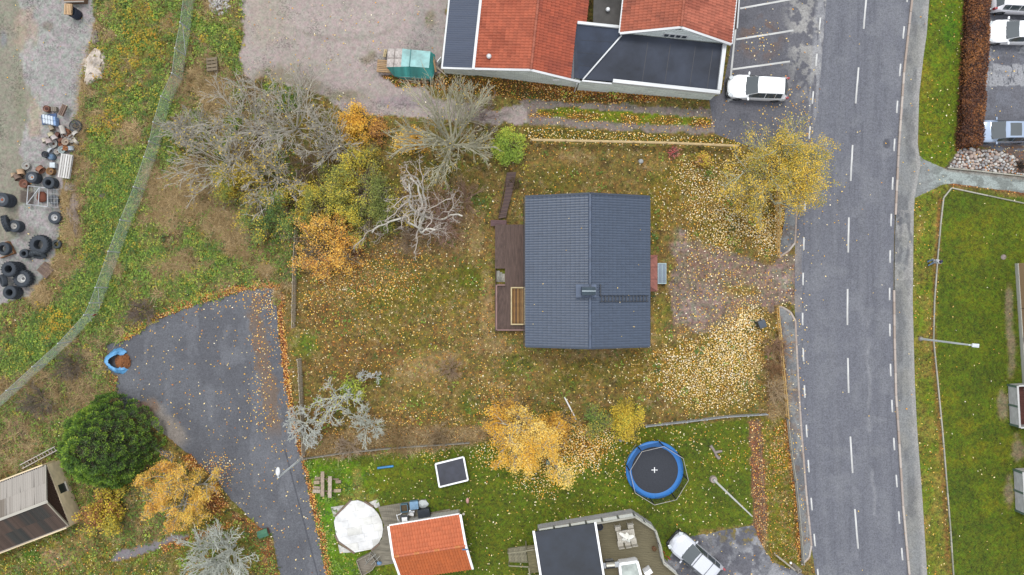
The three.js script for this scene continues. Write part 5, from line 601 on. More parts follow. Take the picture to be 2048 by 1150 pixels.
function smoothNormals(geo, cosT = 0.6) { // average the normals of faces that meet at a small angle
  const p = geo.attributes.position, n = p.count, F2 = [], map = new Map(), N = new Float32Array(n * 3), a = V(), b = V(), c = V(); for (let i = 0; i < n; i += 3) { a.fromBufferAttribute(p, i); b.fromBufferAttribute(p, i + 1); c.fromBufferAttribute(p, i + 2); const f = b.sub(a).cross(c.sub(a)); F2.push(f.clone()); }
  for (let i = 0; i < n; i++) { const k = `${Math.round(p.getX(i) * 500)},${Math.round(p.getY(i) * 500)},${Math.round(p.getZ(i) * 500)}`; if (!map.has(k)) map.set(k, []); map.get(k).push(i); }
  for (const l of map.values()) for (const i of l) { const f = F2[(i / 3) | 0], u = f.clone().normalize(), s = V(); for (const j of l) { const q = F2[(j / 3) | 0]; if (q.lengthSq() > 1e-14 && q.clone().normalize().dot(u) > cosT) s.add(q); } s.normalize(); N[i * 3] = s.x; N[i * 3 + 1] = s.y; N[i * 3 + 2] = s.z; }
  geo.setAttribute('normal', new THREE.BufferAttribute(N, 3)); return geo;
}
car('estate_car', 'white estate car parked in the marked bay beside the orange-roofed building', 1516, 174.5, Math.PI - 0.05, { L: 4.85, W: 1.9, Ht: 1.56, hex: '#f6f8fa' });
car('estate_car', 'silver-white estate car with dark roof rails on the patchy forecourt by the terrace', 1391.5, 1115, Math.PI - 0.7, { L: 4.75, W: 1.88, Ht: 1.5, hex: '#e4e7f0', rails: true, metal: 0.15 });
car('hatchback', 'white car parked nose to the brown hedge, second from the top right', 2033, 63, Math.PI - 0.02, { L: 4.6, W: 1.86, Ht: 1.48, hex: '#f8f9fc' });
car('estate_car', 'white car parked with its tail to the brown hedge, in the top right corner', 2046, 2, -0.05, { L: 4.8, W: 1.86, Ht: 1.5, hex: '#f6f5fa' });
car('hatchback', 'pale blue hatchback parked above the stone bank', 2008, 262.5, Math.PI + 0.0, { L: 4.35, W: 1.8, Ht: 1.52, hex: '#a9bcd8', kind: 'hatch', metal: 0.25, sunroof: true });
// ---------- lamps, flagpole ----------
function lamp(label, b, t, hgt, kind) {
  const B = at(...b), T = at(t[0], t[1], hgt), g = thing('street_lamp', label, 'street lamp', B), d = T.clone().sub(B).setY(0); if (d.length() < 0.3) d.set(kind ? -0.8 : 1, 0, kind ? 0.3 : 0.1); d.normalize();
  part(g, 'pole', rod(B, B.clone().setY(hgt - 0.1), 0.085, 0.06, 12), lift(mat('#dfe6ea', 0.5, 0.0), 1.4)); part(g, 'base_plate', rod(B.clone(), B.clone().setY(0.12), 0.2, 0.16, 12), mat('#9a8f88', 0.8));
  const e = B.clone().setY(hgt - 0.05).addScaledVector(d, 0.15); part(g, 'arm', rod(B.clone().setY(hgt - 0.14), e, 0.055, 0.05, 8), mat('#dfe6ea', 0.5, 0.0));
  if (kind) { const s = new THREE.SphereGeometry(0.5, 18, 12); s.scale(0.66, 0.2, 0.34); s.rotateY(Math.atan2(-d.z, d.x)); s.translate(e.x + d.x * 0.3, hgt, e.z + d.z * 0.3); const hd = part(g, 'lamp_head', s, mat('#eef0f2', 0.4)); }
  else { const hx = rbox(0.5, 0.11, 0.28, 0.03); hx.rotateY(Math.atan2(-d.z, d.x)); hx.translate(e.x + d.x * 0.2, hgt, e.z + d.z * 0.2); const hd = part(g, 'lamp_head', hx, mat('#e9eef4', 0.4)); const lx = box(0.34, 0.02, 0.2, 0, 0, 0, Math.atan2(-d.z, d.x)); lx.translate(e.x + d.x * 0.2, hgt - 0.062, e.z + d.z * 0.2); part(hd, 'diffuser', lx, mat('#cfd4d8', 0.3)); }
}
lamp('grey street lamp with a flat rectangular head on the verge beside the east lawn', [1841, 677.5], [1935, 693], 6, 0);
lamp('grey street lamp with a white oval head leaning over the turning place', [604, 916], [556, 938], 5.7, 1);
{ const b = at(1426, 958), g = thing('flagpole', 'tall white flagpole on a round concrete foot in the trampoline lawn', 'flagpole', b); part(g, 'foot', merge([rod(b, b.clone().setY(0.3), 0.3, 0.26, 18)]), mat('#b9aba2', 0.9, 0, 'fine', 2)); part(g, 'collar', rod(b.clone().setY(0.3), b.clone().setY(0.42), 0.12, 0.1, 14), mat('#c9ccd0', 0.4, 0.5)); part(g, 'pole', rod(b.clone().setY(0.4), b.clone().setY(8.9), 0.085, 0.045, 14), lift(mat('#f4f6f8', 0.35, 0, null), 1.7)); const s = new THREE.SphereGeometry(0.06, 12, 8); s.translate(b.x, 8.94, b.z); part(g, 'finial', s, mat('#d8d2b8', 0.3, 0.4)); }
// ---------- trampoline ----------
{
  const c = at(1309.5, 940, 0.9).setY(0), g = thing('trampoline', 'round black trampoline with blue safety pad and net frame on the south lawn', 'trampoline', c), R = 2.24, y = 0.9, top = 2.55, blue = mat('#1f86e0', 0.55, 0, 'mottle', 0.6), fm = mat('#b4bac0', 0.4, 0.6);
  const mt = new THREE.CylinderGeometry(1.86, 1.86, 0.012, 56); mt.translate(c.x, y, c.z); const mm = part(g, 'jumping_mat', mt, mat('#3a3e48', 0.85, 0, 'fine', 3));
  { const a = at(1309, 940, 0.91); for (const [w, d] of [[0.48, 0.055], [0.06, 0.44]]) { const q = box(w, 0.006, d, a.x, y + 0.0095 + (w > 0.1 ? 0 : 0.004), a.z); part(mm, 'cross_mark', q, whiteM); } }
  const N = 24; for (let i = 0; i < 8; i++) { const a0 = i / 8 * 6.2832, p = [], ix = [], n = 8; for (let k = 0; k <= n; k++) { const a = a0 + (k / n) * 0.7814; for (const [rr, yy] of [[1.83, y + 0.03], [1.95, y + 0.06], [2.1, y + 0.06], [2.25, y + 0.015], [2.27, y - 0.06]]) p.push(c.x + Math.cos(a) * rr, yy, c.z + Math.sin(a) * rr); } for (let k = 0; k < n; k++) for (let q = 0; q < 4; q++) { const o = k * 5 + q; ix.push(o, o + 1, o + 5, o + 5, o + 1, o + 6); } const geo = new THREE.BufferGeometry(); geo.setAttribute('position', new THREE.Float32BufferAttribute(p, 3)); geo.setIndex(ix); geo.computeVertexNormals(); part(g, 'safety_pad', geo, blue); }
  const fr = new THREE.TorusGeometry(2.2, 0.03, 8, 56); fr.rotateX(Math.PI / 2); fr.translate(c.x, y - 0.05, c.z); part(g, 'frame_ring', fr, fm);
  const net = new THREE.MeshStandardMaterial({ color: alb('#1c2126'), roughness: 0.9, transparent: true, opacity: 0.38, side: THREE.DoubleSide }); const P = [];
  for (let i = 0; i < 8; i++) { const a = i / 8 * 6.2832 + 0.16, o = V(c.x + Math.cos(a) * 2.26, 0, c.z + Math.sin(a) * 2.26); P.push(o); part(g, 'pole', rod(o, o.clone().setY(top), 0.02, 0.02, 8), fm); const sl = rod(o.clone().setY(0.95), o.clone().setY(top - 0.05), 0.045, 0.04, 8); part(g, 'pole_sleeve', sl, mat('#16181c', 0.8)); if (i % 2 === 0) { const a2 = a + 0.785, q = V(c.x + Math.cos(a2) * 2.26, 0.03, c.z + Math.sin(a2) * 2.26); part(g, 'leg_bar', rod(o.clone().setY(0.03), q, 0.025, 0.025, 8), fm); } }
  for (let i = 0; i < 8; i++) { const a = P[i], b = P[(i + 1) % 8]; part(g, 'top_rail', rod(a.clone().setY(top), b.clone().setY(top), 0.018, 0.018, 6), mat('#d5d0cc', 0.5)); part(g, 'net_panel', poly3([a.clone().setY(0.96), b.clone().setY(0.96), b.clone().setY(top - 0.02), a.clone().setY(top - 0.02)], [[0, 1, 2, 3]]), net); }
}
// ---------- garden things ----------
{ // picnic table of rough planks
  const g = thing('picnic_table', 'rough grey plank picnic table with benches on the bright grass corner', 'picnic table', at(652, 970)), m = ['#b9a592', '#c7b7a6', '#a8937e', '#bda98f'].map(c => mat(c, 0.9, 0, 'grain', [1, 0.4])); let q = 0; const pl = (x0, y0, x1, y1, h, w, t, nm) => part(g, nm, beam(at(x0, y0, h), at(x1, y1, h), w, t), m[q++ % 4]);
  pl(645, 943, 645, 993, 0.74, 0.27, 0.06, 'table_board'); pl(660, 952.5, 659.5, 995.5, 0.74, 0.28, 0.06, 'table_board');
  pl(629.5, 957, 641, 956, 0.42, 0.2, 0.06, 'bench_board'); pl(627.5, 965, 639, 964.5, 0.42, 0.28, 0.06, 'bench_board'); pl(627, 974, 640, 975.5, 0.42, 0.2, 0.06, 'bench_board'); pl(625.5, 982, 641, 982.5, 0.42, 0.28, 0.06, 'bench_board'); pl(671, 963.5, 682, 963, 0.42, 0.24, 0.06, 'bench_board'); pl(668, 981.5, 682, 981, 0.42, 0.26, 0.06, 'bench_board');
  for (const y of [958, 982]) { part(g, 'cross_beam', beam(at(632, y, 0.34), at(678, y, 0.34), 0.08, 0.1), m[2]); for (const x of [646, 660]) { const p = at(x, y, 0); part(g, 'leg', box(0.12, 0.7, 0.12, p.x, 0.35, p.z), m[2]); } }
}
{ // low hutch with felt roof
  const g = thing('garden_hutch', 'small low hutch with a dark flat lid in a white frame near the yellow tree', 'hutch', at(903, 944)), h = 0.75, A = at(871, 928, h), B = at(927, 914, h), C = at(936, 960, h), D = at(879, 974, h); const ins = (f) => { const c = A.clone().add(B).add(C).add(D).multiplyScalar(0.25); return [A, B, C, D].map(v => v.clone().lerp(c, f)); };
  part(g, 'lid', prism(ins(0.06).map(v => v.setY(h + 0.01)), 0.05), mat('#3a3d4c', 0.6, 0, 'blotch', 0.5)); [[A, B], [B, C], [C, D], [D, A]].forEach(([p, q], i) => { part(g, 'frame_board', beam(p.clone().setY(h - 0.02 + i * 0.003), q.clone().setY(h - 0.02 + i * 0.003), 0.12, 0.1), whiteM); const m = ins(0.12); part(g, 'side', beam(m[i].clone().setY(0.34), m[(i + 1) % 4].clone().setY(0.34), 0.05, 0.66), mat('#d9d6cf', 0.8, 0, 'grain', 0.6)); });
}
tag(structureless('blue_pipe', rod(at(755, 936, 0.12), at(787, 932, 0.12), 0.09, 0.09, 12), mat('#2f8fd0', 0.4)), 'short blue plastic pipe lying on the lawn above the hutch', 'pipe');
function structureless(name, geo, m) { geo.computeBoundingBox(); const c = geo.boundingBox.getCenter(V()).setY(0); geo.translate(-c.x, -c.y, -c.z); const o = new THREE.Mesh(geo, m); o.name = numbered(name); o.position.copy(c); scene.add(o); return o; }
tag(structureless('white_pole', rod(at(1129, 794, 0.1), at(1152, 839, 0.1), 0.06, 0.06, 10), lift(mat('#eceae8', 0.5), 1.5)), 'thin white pole lying in the grass below the dark-roofed house', 'pole');
{ // forked grey branch
  const pts = [[[1421, 891], [1427, 899], [1430, 905], [1433, 912], [1438, 917]], [[1430, 905], [1437, 903], [1444, 902]], [[1438, 917], [1431, 909]], [[1436, 916], [1440, 916]]]; const gs = []; for (const l of pts) for (let i = 0; i < l.length - 1; i++) gs.push(rod(at(...l[i], 0.12), at(...l[i + 1], 0.12), 0.12 - i * 0.015, 0.105 - i * 0.015, 9)); tag(structureless('fallen_branch', merge(gs), mat('#a79a94', 0.95, 0, 'grain', 1)), 'grey forked branch lying on the lawn right of the trampoline', 'branch');
}
{ const p = at(1524, 648, 0.9).setY(0), g = thing('waste_bin', 'dark grey wheeled waste bin standing in yellow leaves by the drive', 'waste bin', p, undefined, 0.35), m = mat('#3b4650', 0.5); const b = new THREE.CylinderGeometry(0.36, 0.29, 0.92, 4, 1); b.rotateY(Math.PI / 4); lpart(g, 'body', b, m, 0, 0.5, 0); lpart(g, 'lid', rbox(0.58, 0.07, 0.62, 0.03), mat('#465260', 0.45), 0, 1.0, 0); lpart(g, 'handle', rod(V(-0.24, 0.97, -0.34), V(0.24, 0.97, -0.34), 0.02), m); for (const x of [-0.25, 0.25]) lpart(g, 'wheel', new THREE.CylinderGeometry(0.1, 0.1, 0.05, 14).rotateZ(Math.PI / 2), darkM, x, 0.1, -0.24); }
{ // builder's bag with leaves
  const c = at(237, 722, 0.3).setY(0), g = thing('leaf_bag', 'crumpled blue tarpaulin bag spilling brown leaves on the turning place', 'bag', c), r = rng(8), p = [], ix = [], n = 64, m = 12;
  for (let j = 0; j <= m; j++) for (let i = 0; i <= n; i++) { const a = 0.75 + i / n * 4.75, t = j / m, e = Math.min(i, n - i) / n * 4, tip = smooth(0, 1, e), R0 = lerp(0.98, 0.5, t) * (0.9 + 0.25 * fbm(i * 0.35 + 4, t * 4, 3)), hgt = Math.sin(Math.min(1, t * 1.25) * 1.9) * 0.62 * (0.35 + 0.65 * tip) + 0.1 * (fbm(i * 0.7, t * 6 + 3, 3) - 0.5); p.push(Math.cos(a) * R0 * 1.02 - 0.05 + 0.12 * Math.cos(a * 3), Math.max(0.012, hgt), Math.sin(a) * R0 * 1.05); }
  for (let j = 0; j < m; j++) for (let i = 0; i < n; i++) { const a = j * (n + 1) + i; ix.push(a, a + 1, a + n + 1, a + n + 1, a + 1, a + n + 2); } const geo = new THREE.BufferGeometry(); geo.setAttribute('position', new THREE.Float32BufferAttribute(p, 3)); geo.setIndex(ix); geo.computeVertexNormals(); lpart(g, 'tarpaulin', geo, mat('#6ab2ea', 0.5, 0, null));
  const lf = []; for (let i = 0; i < 420; i++) { const a = r() * 6.283, q = Math.sqrt(r()), x = Math.cos(a) * q * 0.62 + 0.25, z = Math.sin(a) * q * 0.62 + 0.06; const b = new THREE.CircleGeometry(0.05 + r() * 0.03, 4); b.rotateX(-1.57 + (r() - 0.5)); b.rotateY(r() * 6); b.translate(x, 0.05 + 0.36 * (1 - q * q) + r() * 0.04, z); lf.push(b); } const mound = new THREE.SphereGeometry(0.58, 20, 8, 0, 6.2832, 0, 1.57); mound.scale(1, 0.62, 1); mound.translate(0.22, 0.02, 0.05); lpart(g, 'leaf_fill', mound, mat('#6a432c', 0.95, 0, 'fine', 6)); lpart(g, 'leaves', merge(lf), mat('#9a6236', 0.9, 0, null)).userData.kind = 'stuff';
}
{ // ladder on the ground
  const g = thing('ladder', 'pale ladder lying behind the old barn beside the conifer', 'ladder', at(77, 915)), m = mat('#d9d0c6', 0.7), a0 = at(40, 930, 0.35), a1 = at(110, 893, 0.35), b0 = at(45, 937, 0.35), b1 = at(115, 900, 0.35); part(g, 'side_rail', beam(a0, a1, 0.06, 0.08), m); part(g, 'side_rail', beam(b0, b1, 0.06, 0.08), m); for (let i = 0; i < 12; i++) { const t = (i + 0.5) / 12; part(g, 'rung', rod(a0.clone().lerp(a1, t), b0.clone().lerp(b1, t), 0.02, 0.02, 6), m); } for (const t of [0.15, 0.8]) part(g, 'support_block', box(0.3, 0.32, 0.3, lerp(a0.x, b1.x, t), 0.16, lerp(a0.z, b1.z, t)), mat('#7c6a55', 0.9)); }
// white paved round patio
{
  const g = thing('round_patio', 'pale many-sided slab patio with timber edging beside the guest house', 'patio', at(716, 1053)); const O = [[703, 1002], [715, 1000.5], [728, 1005], [746, 1016], [757, 1029], [764, 1043], [766, 1058], [764, 1073], [757, 1086], [742, 1098.5], [710, 1105], [678, 1082], [672, 1069], [668, 1043], [671, 1034]].map(([a, b]) => at(a, b, 0.15));
  const clip = (poly) => { let out = poly; const ctr = at(716, 1053, 0.15); for (let k = 0; k < O.length && out.length; k++) { const a = O[k], b = O[(k + 1) % O.length], s = Math.sign((b.x - a.x) * (ctr.z - a.z) - (b.z - a.z) * (ctr.x - a.x)), f = p => s * ((b.x - a.x) * (p.z - a.z) - (b.z - a.z) * (p.x - a.x)), nx = []; for (let i = 0; i < out.length; i++) { const p = out[i], q = out[(i + 1) % out.length], fp = f(p), fq = f(q); if (fp >= 0) nx.push(p); if ((fp >= 0) !== (fq >= 0)) nx.push(p.clone().lerp(q, fp / (fp - fq))); } out = nx; } return out; };
  const r = rng(12), c0 = at(716, 1053, 0.15), ms = ['#ffffff', '#fbfaf6', '#ffffff', '#f4f3ee'].map(c => mat(c, 0.9, 0, 'mottle', 0.3)); const u = V(0.985, 0, -0.17), w = V(0.17, 0, 0.985); for (let j = -4; j < 4; j++) { let x = -2.6 + (j & 1) * 0.55; while (x < 2.4) { const L = 0.75 + r() * 0.6, q = (a, b) => c0.clone().addScaledVector(u, a).addScaledVector(w, b); const pl = clip([q(x + 0.004, j * 0.62 + 0.004), q(x + L - 0.004, j * 0.62 + 0.004), q(x + L - 0.004, j * 0.62 + 0.616), q(x + 0.004, j * 0.62 + 0.616)]); x += L; if (pl.length > 2) part(g, 'slab', prism(pl.map(p => p.setY(0.15 + r() * 0.006)), 0.06), ms[(r() * 4) | 0]); } }
  part(g, 'base', prism(O.map(p => V(p.x, 0.1, p.z)), 0.1), mat('#b9b5a8', 0.95)); const eb = mat('#8d7868', 0.9, 0, 'grain', [1, 0.4]); for (const [a, b] of [[14, 0], [11, 10], [2, 3], [12, 11], [8, 9]]) { const cv = O[a].clone().add(O[b]).multiplyScalar(0.5).sub(c0).setY(0).normalize().multiplyScalar(0.08); part(g, 'edging_beam', beam(O[a].clone().add(cv).setY(0.11), O[b].clone().add(cv).setY(0.11), 0.13, 0.18), eb); }
  const pc = mat('#eae8e2', 0.95, 0, 'blotch', 1.2); for (const q of [[[662, 1014], [688, 1010], [668, 1034]], [[738, 1004], [756, 998], [760, 1012], [752, 1016]], [[676, 1088], [680, 1106], [704, 1104], [694, 1098]]]) structure('white_gravel', new THREE.Mesh(prism(q.map(([a, b]) => at(a, b).setY(0.05)), 0.045), pc));
}
{ // guest-house deck and what stands on it
  const g = thing('guest_house_deck', 'weathered grey board deck around the white patio and guest house', 'deck', at(790, 1050)); const q = [[756, 1014], [852, 998], [857, 1026], [900, 1018], [912, 1060], [800, 1075], [806, 1124], [750, 1133], [742, 1100], [764, 1078], [768, 1050]].map(([a, b]) => at(a, b, 0.12)); part(g, 'deck_boards', prism(q, 0.1), mat('#8f8878', 0.85, 0, 'grain', [0.5, 0.2])); const um = mat('#6f675a', 0.9); for (let i = 0; i < 20; i++) { const a = at(770 + i * 4.2, 1012 - i * 0.7, 0.124), b = at(778 + i * 4.2, 1054 - i * 0.7, 0.124); if (i < 19) part(g, 'board_gap', beam(a, b, 0.012, 0.006), um); }
  const G = 'things on the guest house deck', bx = (name, label, cat, px, py, w, d, h, hex, ry, lid, open) => { const t = thing(name, label, cat, at(px, py, h + 0.12).setY(0.12), G, ry); const m = mat(hex, 0.5); for (const [a, b, x, z] of [[w, 0.03, 0, -d / 2], [w, 0.03, 0, d / 2], [0.03, d - 0.06, -w / 2, 0], [0.03, d - 0.06, w / 2, 0]]) lpart(t, 'side', box(a, h, b, 0, 0, 0), m, x, h / 2, z); lpart(t, open ? 'contents' : 'lid', rbox(open ? w - 0.05 : w + 0.05, 0.04, open ? d - 0.05 : d + 0.05, 0.015), mat(lid, open ? 0.95 : 0.45), 0, open ? h * 0.5 : h + 0.022, 0); return t; };
  bx('storage_box', 'open blue-grey box with brown contents on the guest house deck', 'box', 808, 1017, 0.55, 0.6, 0.45, '#6f96ac', 0.1, '#6d5a40', true); bx('storage_box', 'closed light blue plastic box on the guest house deck', 'box', 828, 1011, 0.62, 0.58, 0.45, '#7aa4c4', 0.12, '#86aed0', false); bx('hot_tub_cover', 'black rectangular box with flat lid against the guest house', 'box', 848, 1030, 0.9, 0.8, 0.6, '#2a3038', 0.16, '#2d3642', false);
  const tb = thing('garden_table', 'dark square table with a white sheet of paper on the guest house deck', 'table', at(809, 1039, 0.8).setY(0.12), G, 0.1); lpart(tb, 'table_top', rbox(0.66, 0.04, 0.72, 0.015), mat('#474b52', 0.6), 0, 0.7, 0); for (const x of [-0.27, 0.27]) for (const z of [-0.3, 0.3]) lpart(tb, 'leg', box(0.05, 0.68, 0.05, x, 0.34, z), darkM); tag(structureless('paper_sheet', box(0.42, 0.006, 0.34, at(809, 1039, 0.85).x, 0.848, at(809, 1039, 0.85).z, 0.1), whiteM), 'white sheet lying on the dark square table', 'paper'); scene.children[scene.children.length - 1].position.y = 0; 
  const chr = thing('plastic_chair', 'white plastic chair with curved arms on the guest house deck', 'chair', at(823, 1026, 0.5).setY(0.12), G, -0.2); lpart(chr, 'seat', rbox(0.42, 0.04, 0.42, 0.015), whiteM, 0, 0.42, 0); const bk = new THREE.CylinderGeometry(0.24, 0.22, 0.42, 18, 1, true, 1.2, 4.0); lpart(chr, 'backrest', bk, whiteM, 0, 0.64, 0); for (const x of [-0.18, 0.18]) for (const z of [-0.18, 0.18]) lpart(chr, 'leg', box(0.04, 0.42, 0.04, x, 0.21, z), whiteM);
  { const r = rng(4), pts = []; for (let i = 0; i < 60; i++) { const a = i / 60 * 6.283; pts.push(V(Math.cos(a) * (0.3 + r() * 0.18), r() * 0.1, Math.sin(a) * (0.22 + r() * 0.12)), V(Math.cos(a) * 0.16 * r(), 0.12 + r() * 0.16, Math.sin(a) * 0.14 * r())); } const c = at(846, 1008, 0.2).setY(0.12), t = new THREE.Mesh(new ConvexGeometry(pts), mat('#e9f0f0', 0.8)); t.name = numbered('white_sack'); t.position.copy(c); scene.add(t); tag(t, 'crumpled white sack at the corner of the guest house deck', 'sack', G); }
  tag(structureless('bent_pipe', merge([rod(at(793, 1029, 0.3), at(797, 1042, 0.3), 0.03), rod(at(793, 1031, 0.3), at(804, 1027, 0.3), 0.03)]), whiteM), 'bent white pipe beside the dark square table', 'pipe', G);
  // lower corner: planter bench and folded drying rack
  const pb = thing('planter_bench', 'grey timber planter box at the lower end of the guest house deck', 'planter', at(738, 1132)), pm2 = mat('#a19888', 0.85, 0, 'grain', [1, 0.4]); const c4 = [[713, 1122], [741, 1108], [752, 1128], [744, 1140], [724, 1152]].map(([a, b]) => at(a, b, 0.5)); part(pb, 'floor', prism(c4.map(p => V(p.x, 0.35, p.z)), 0.05), mat('#8f8577', 0.9, 0, 'grain', 0.8)); for (let i = 0; i < 5; i++) part(pb, 'side_board', beam(c4[i].clone().setY(0.26), c4[(i + 1) % 5].clone().setY(0.26), 0.07, 0.5), pm2);
  const dr = thing('drying_rack', 'folding metal drying rack standing beside the planter box', 'drying rack', at(748, 1120)), rm2 = mat('#c9c8c0', 0.4, 0.3); for (const [a, b, c, d, h1, h2] of [[733, 1128, 741, 1104, 0.3, 1.0], [741, 1104, 762, 1128, 1.0, 0.3], [747, 1103, 758, 1124, 1.0, 0.3], [728, 1132, 748, 1112, 0.3, 0.9], [736, 1120, 752, 1108, 0.8, 0.85], [742, 1130, 760, 1112, 0.7, 0.75], [734, 1126, 730, 1118, 0.5, 0.55]]) part(dr, 'rod', rod(at(a, b, h1), at(c, d, h2), 0.018, 0.018, 6), rm2); tag(structureless('blue_cloth', (() => { const s = new THREE.SphereGeometry(0.22, 12, 8); s.scale(1, 0.35, 0.7); const p = at(758, 1126, 0.2); s.translate(p.x, 0.2, p.z); return s; })(), mat('#6f9fd0', 0.8)), 'light blue crumpled cloth at the foot of the drying rack', 'cloth');
}
tag(structureless('red_ball', new THREE.SphereGeometry(0.18, 14, 10).scale(0.75, 0.7, 1.3).translate(at(935, 1001, 0.13).x, 0.13, at(935, 1001, 0.13).z), mat('#d9a59c', 0.6)), 'small pale pink toy lying on the lawn above the guest house', 'toy'); tag(structureless('garden_ball', new THREE.SphereGeometry(0.11, 14, 10).translate(at(927, 1028, 0.11).x, 0.11, at(927, 1028, 0.11).z), mat('#e9e2d0', 0.6)), 'small cream ball beside the guest house roof corner', 'ball');
tag(structureless('blue_crate', rbox(0.42, 0.34, 0.4, 0.03, at(1243, 877, 0.2).x, 0.17, at(1243, 877, 0.2).z), mat('#5c78b4', 0.6)), 'small blue crate under the yellow shrub by the fence', 'crate'); tag(structureless('green_bucket', new THREE.CylinderGeometry(0.19, 0.15, 0.32, 16).translate(at(1096, 924, 0.16).x, 0.16, at(1096, 924, 0.16).z), mat('#6f8c84', 0.6)), 'grey-green bucket in the leaves under the yellow tree', 'bucket');
tag(structureless('white_ball', new THREE.SphereGeometry(0.11, 14, 10).translate(at(1581.5, 1126, 0.11).x, 0.11, at(1581.5, 1126, 0.11).z), whiteM), 'white ball in the grass beside the concrete post', 'ball'); tag(structureless('manhole_cover', new THREE.CylinderGeometry(0.2, 0.22, 0.04, 20).translate(at(2007, 514).x, 0.02, at(2007, 514).z), mat('#a99a98', 0.9)), 'round grey cover set in the east lawn', 'cover');
{ const p = at(1587, 1130), g = thing('concrete_post', 'hollow round concrete post at the end of the grey fence', 'post', p); const l = new THREE.LatheGeometry([[0.14, 0], [0.17, 0], [0.17, 1.2], [0.08, 1.21], [0.08, 0.9], [0.0, 0.9]].map(a => new THREE.Vector2(...a)), 20); lpart(g, 'tube', l, mat('#bcb3a6', 0.9, 0, 'fine', 2)); tag(structureless('gate_beam', merge([beam(at(1552, 1110, 0.7), at(1591, 1141, 0.7), 0.12, 0.1), beam(at(1548, 1105, 0.6), at(1553, 1112, 0.6), 0.05, 0.05), beam(at(1556, 1113, 0.35), at(1589, 1139, 0.35), 0.08, 0.06), rod(at(1553, 1111), at(1553, 1111).setY(0.72), 0.05), rod(at(1589, 1139), at(1589, 1139).setY(0.72), 0.05)]), mat('#b8ae9e', 0.9, 0, 'grain', 0.8)), 'weathered wooden barrier beam leaning towards the concrete post', 'barrier'); }
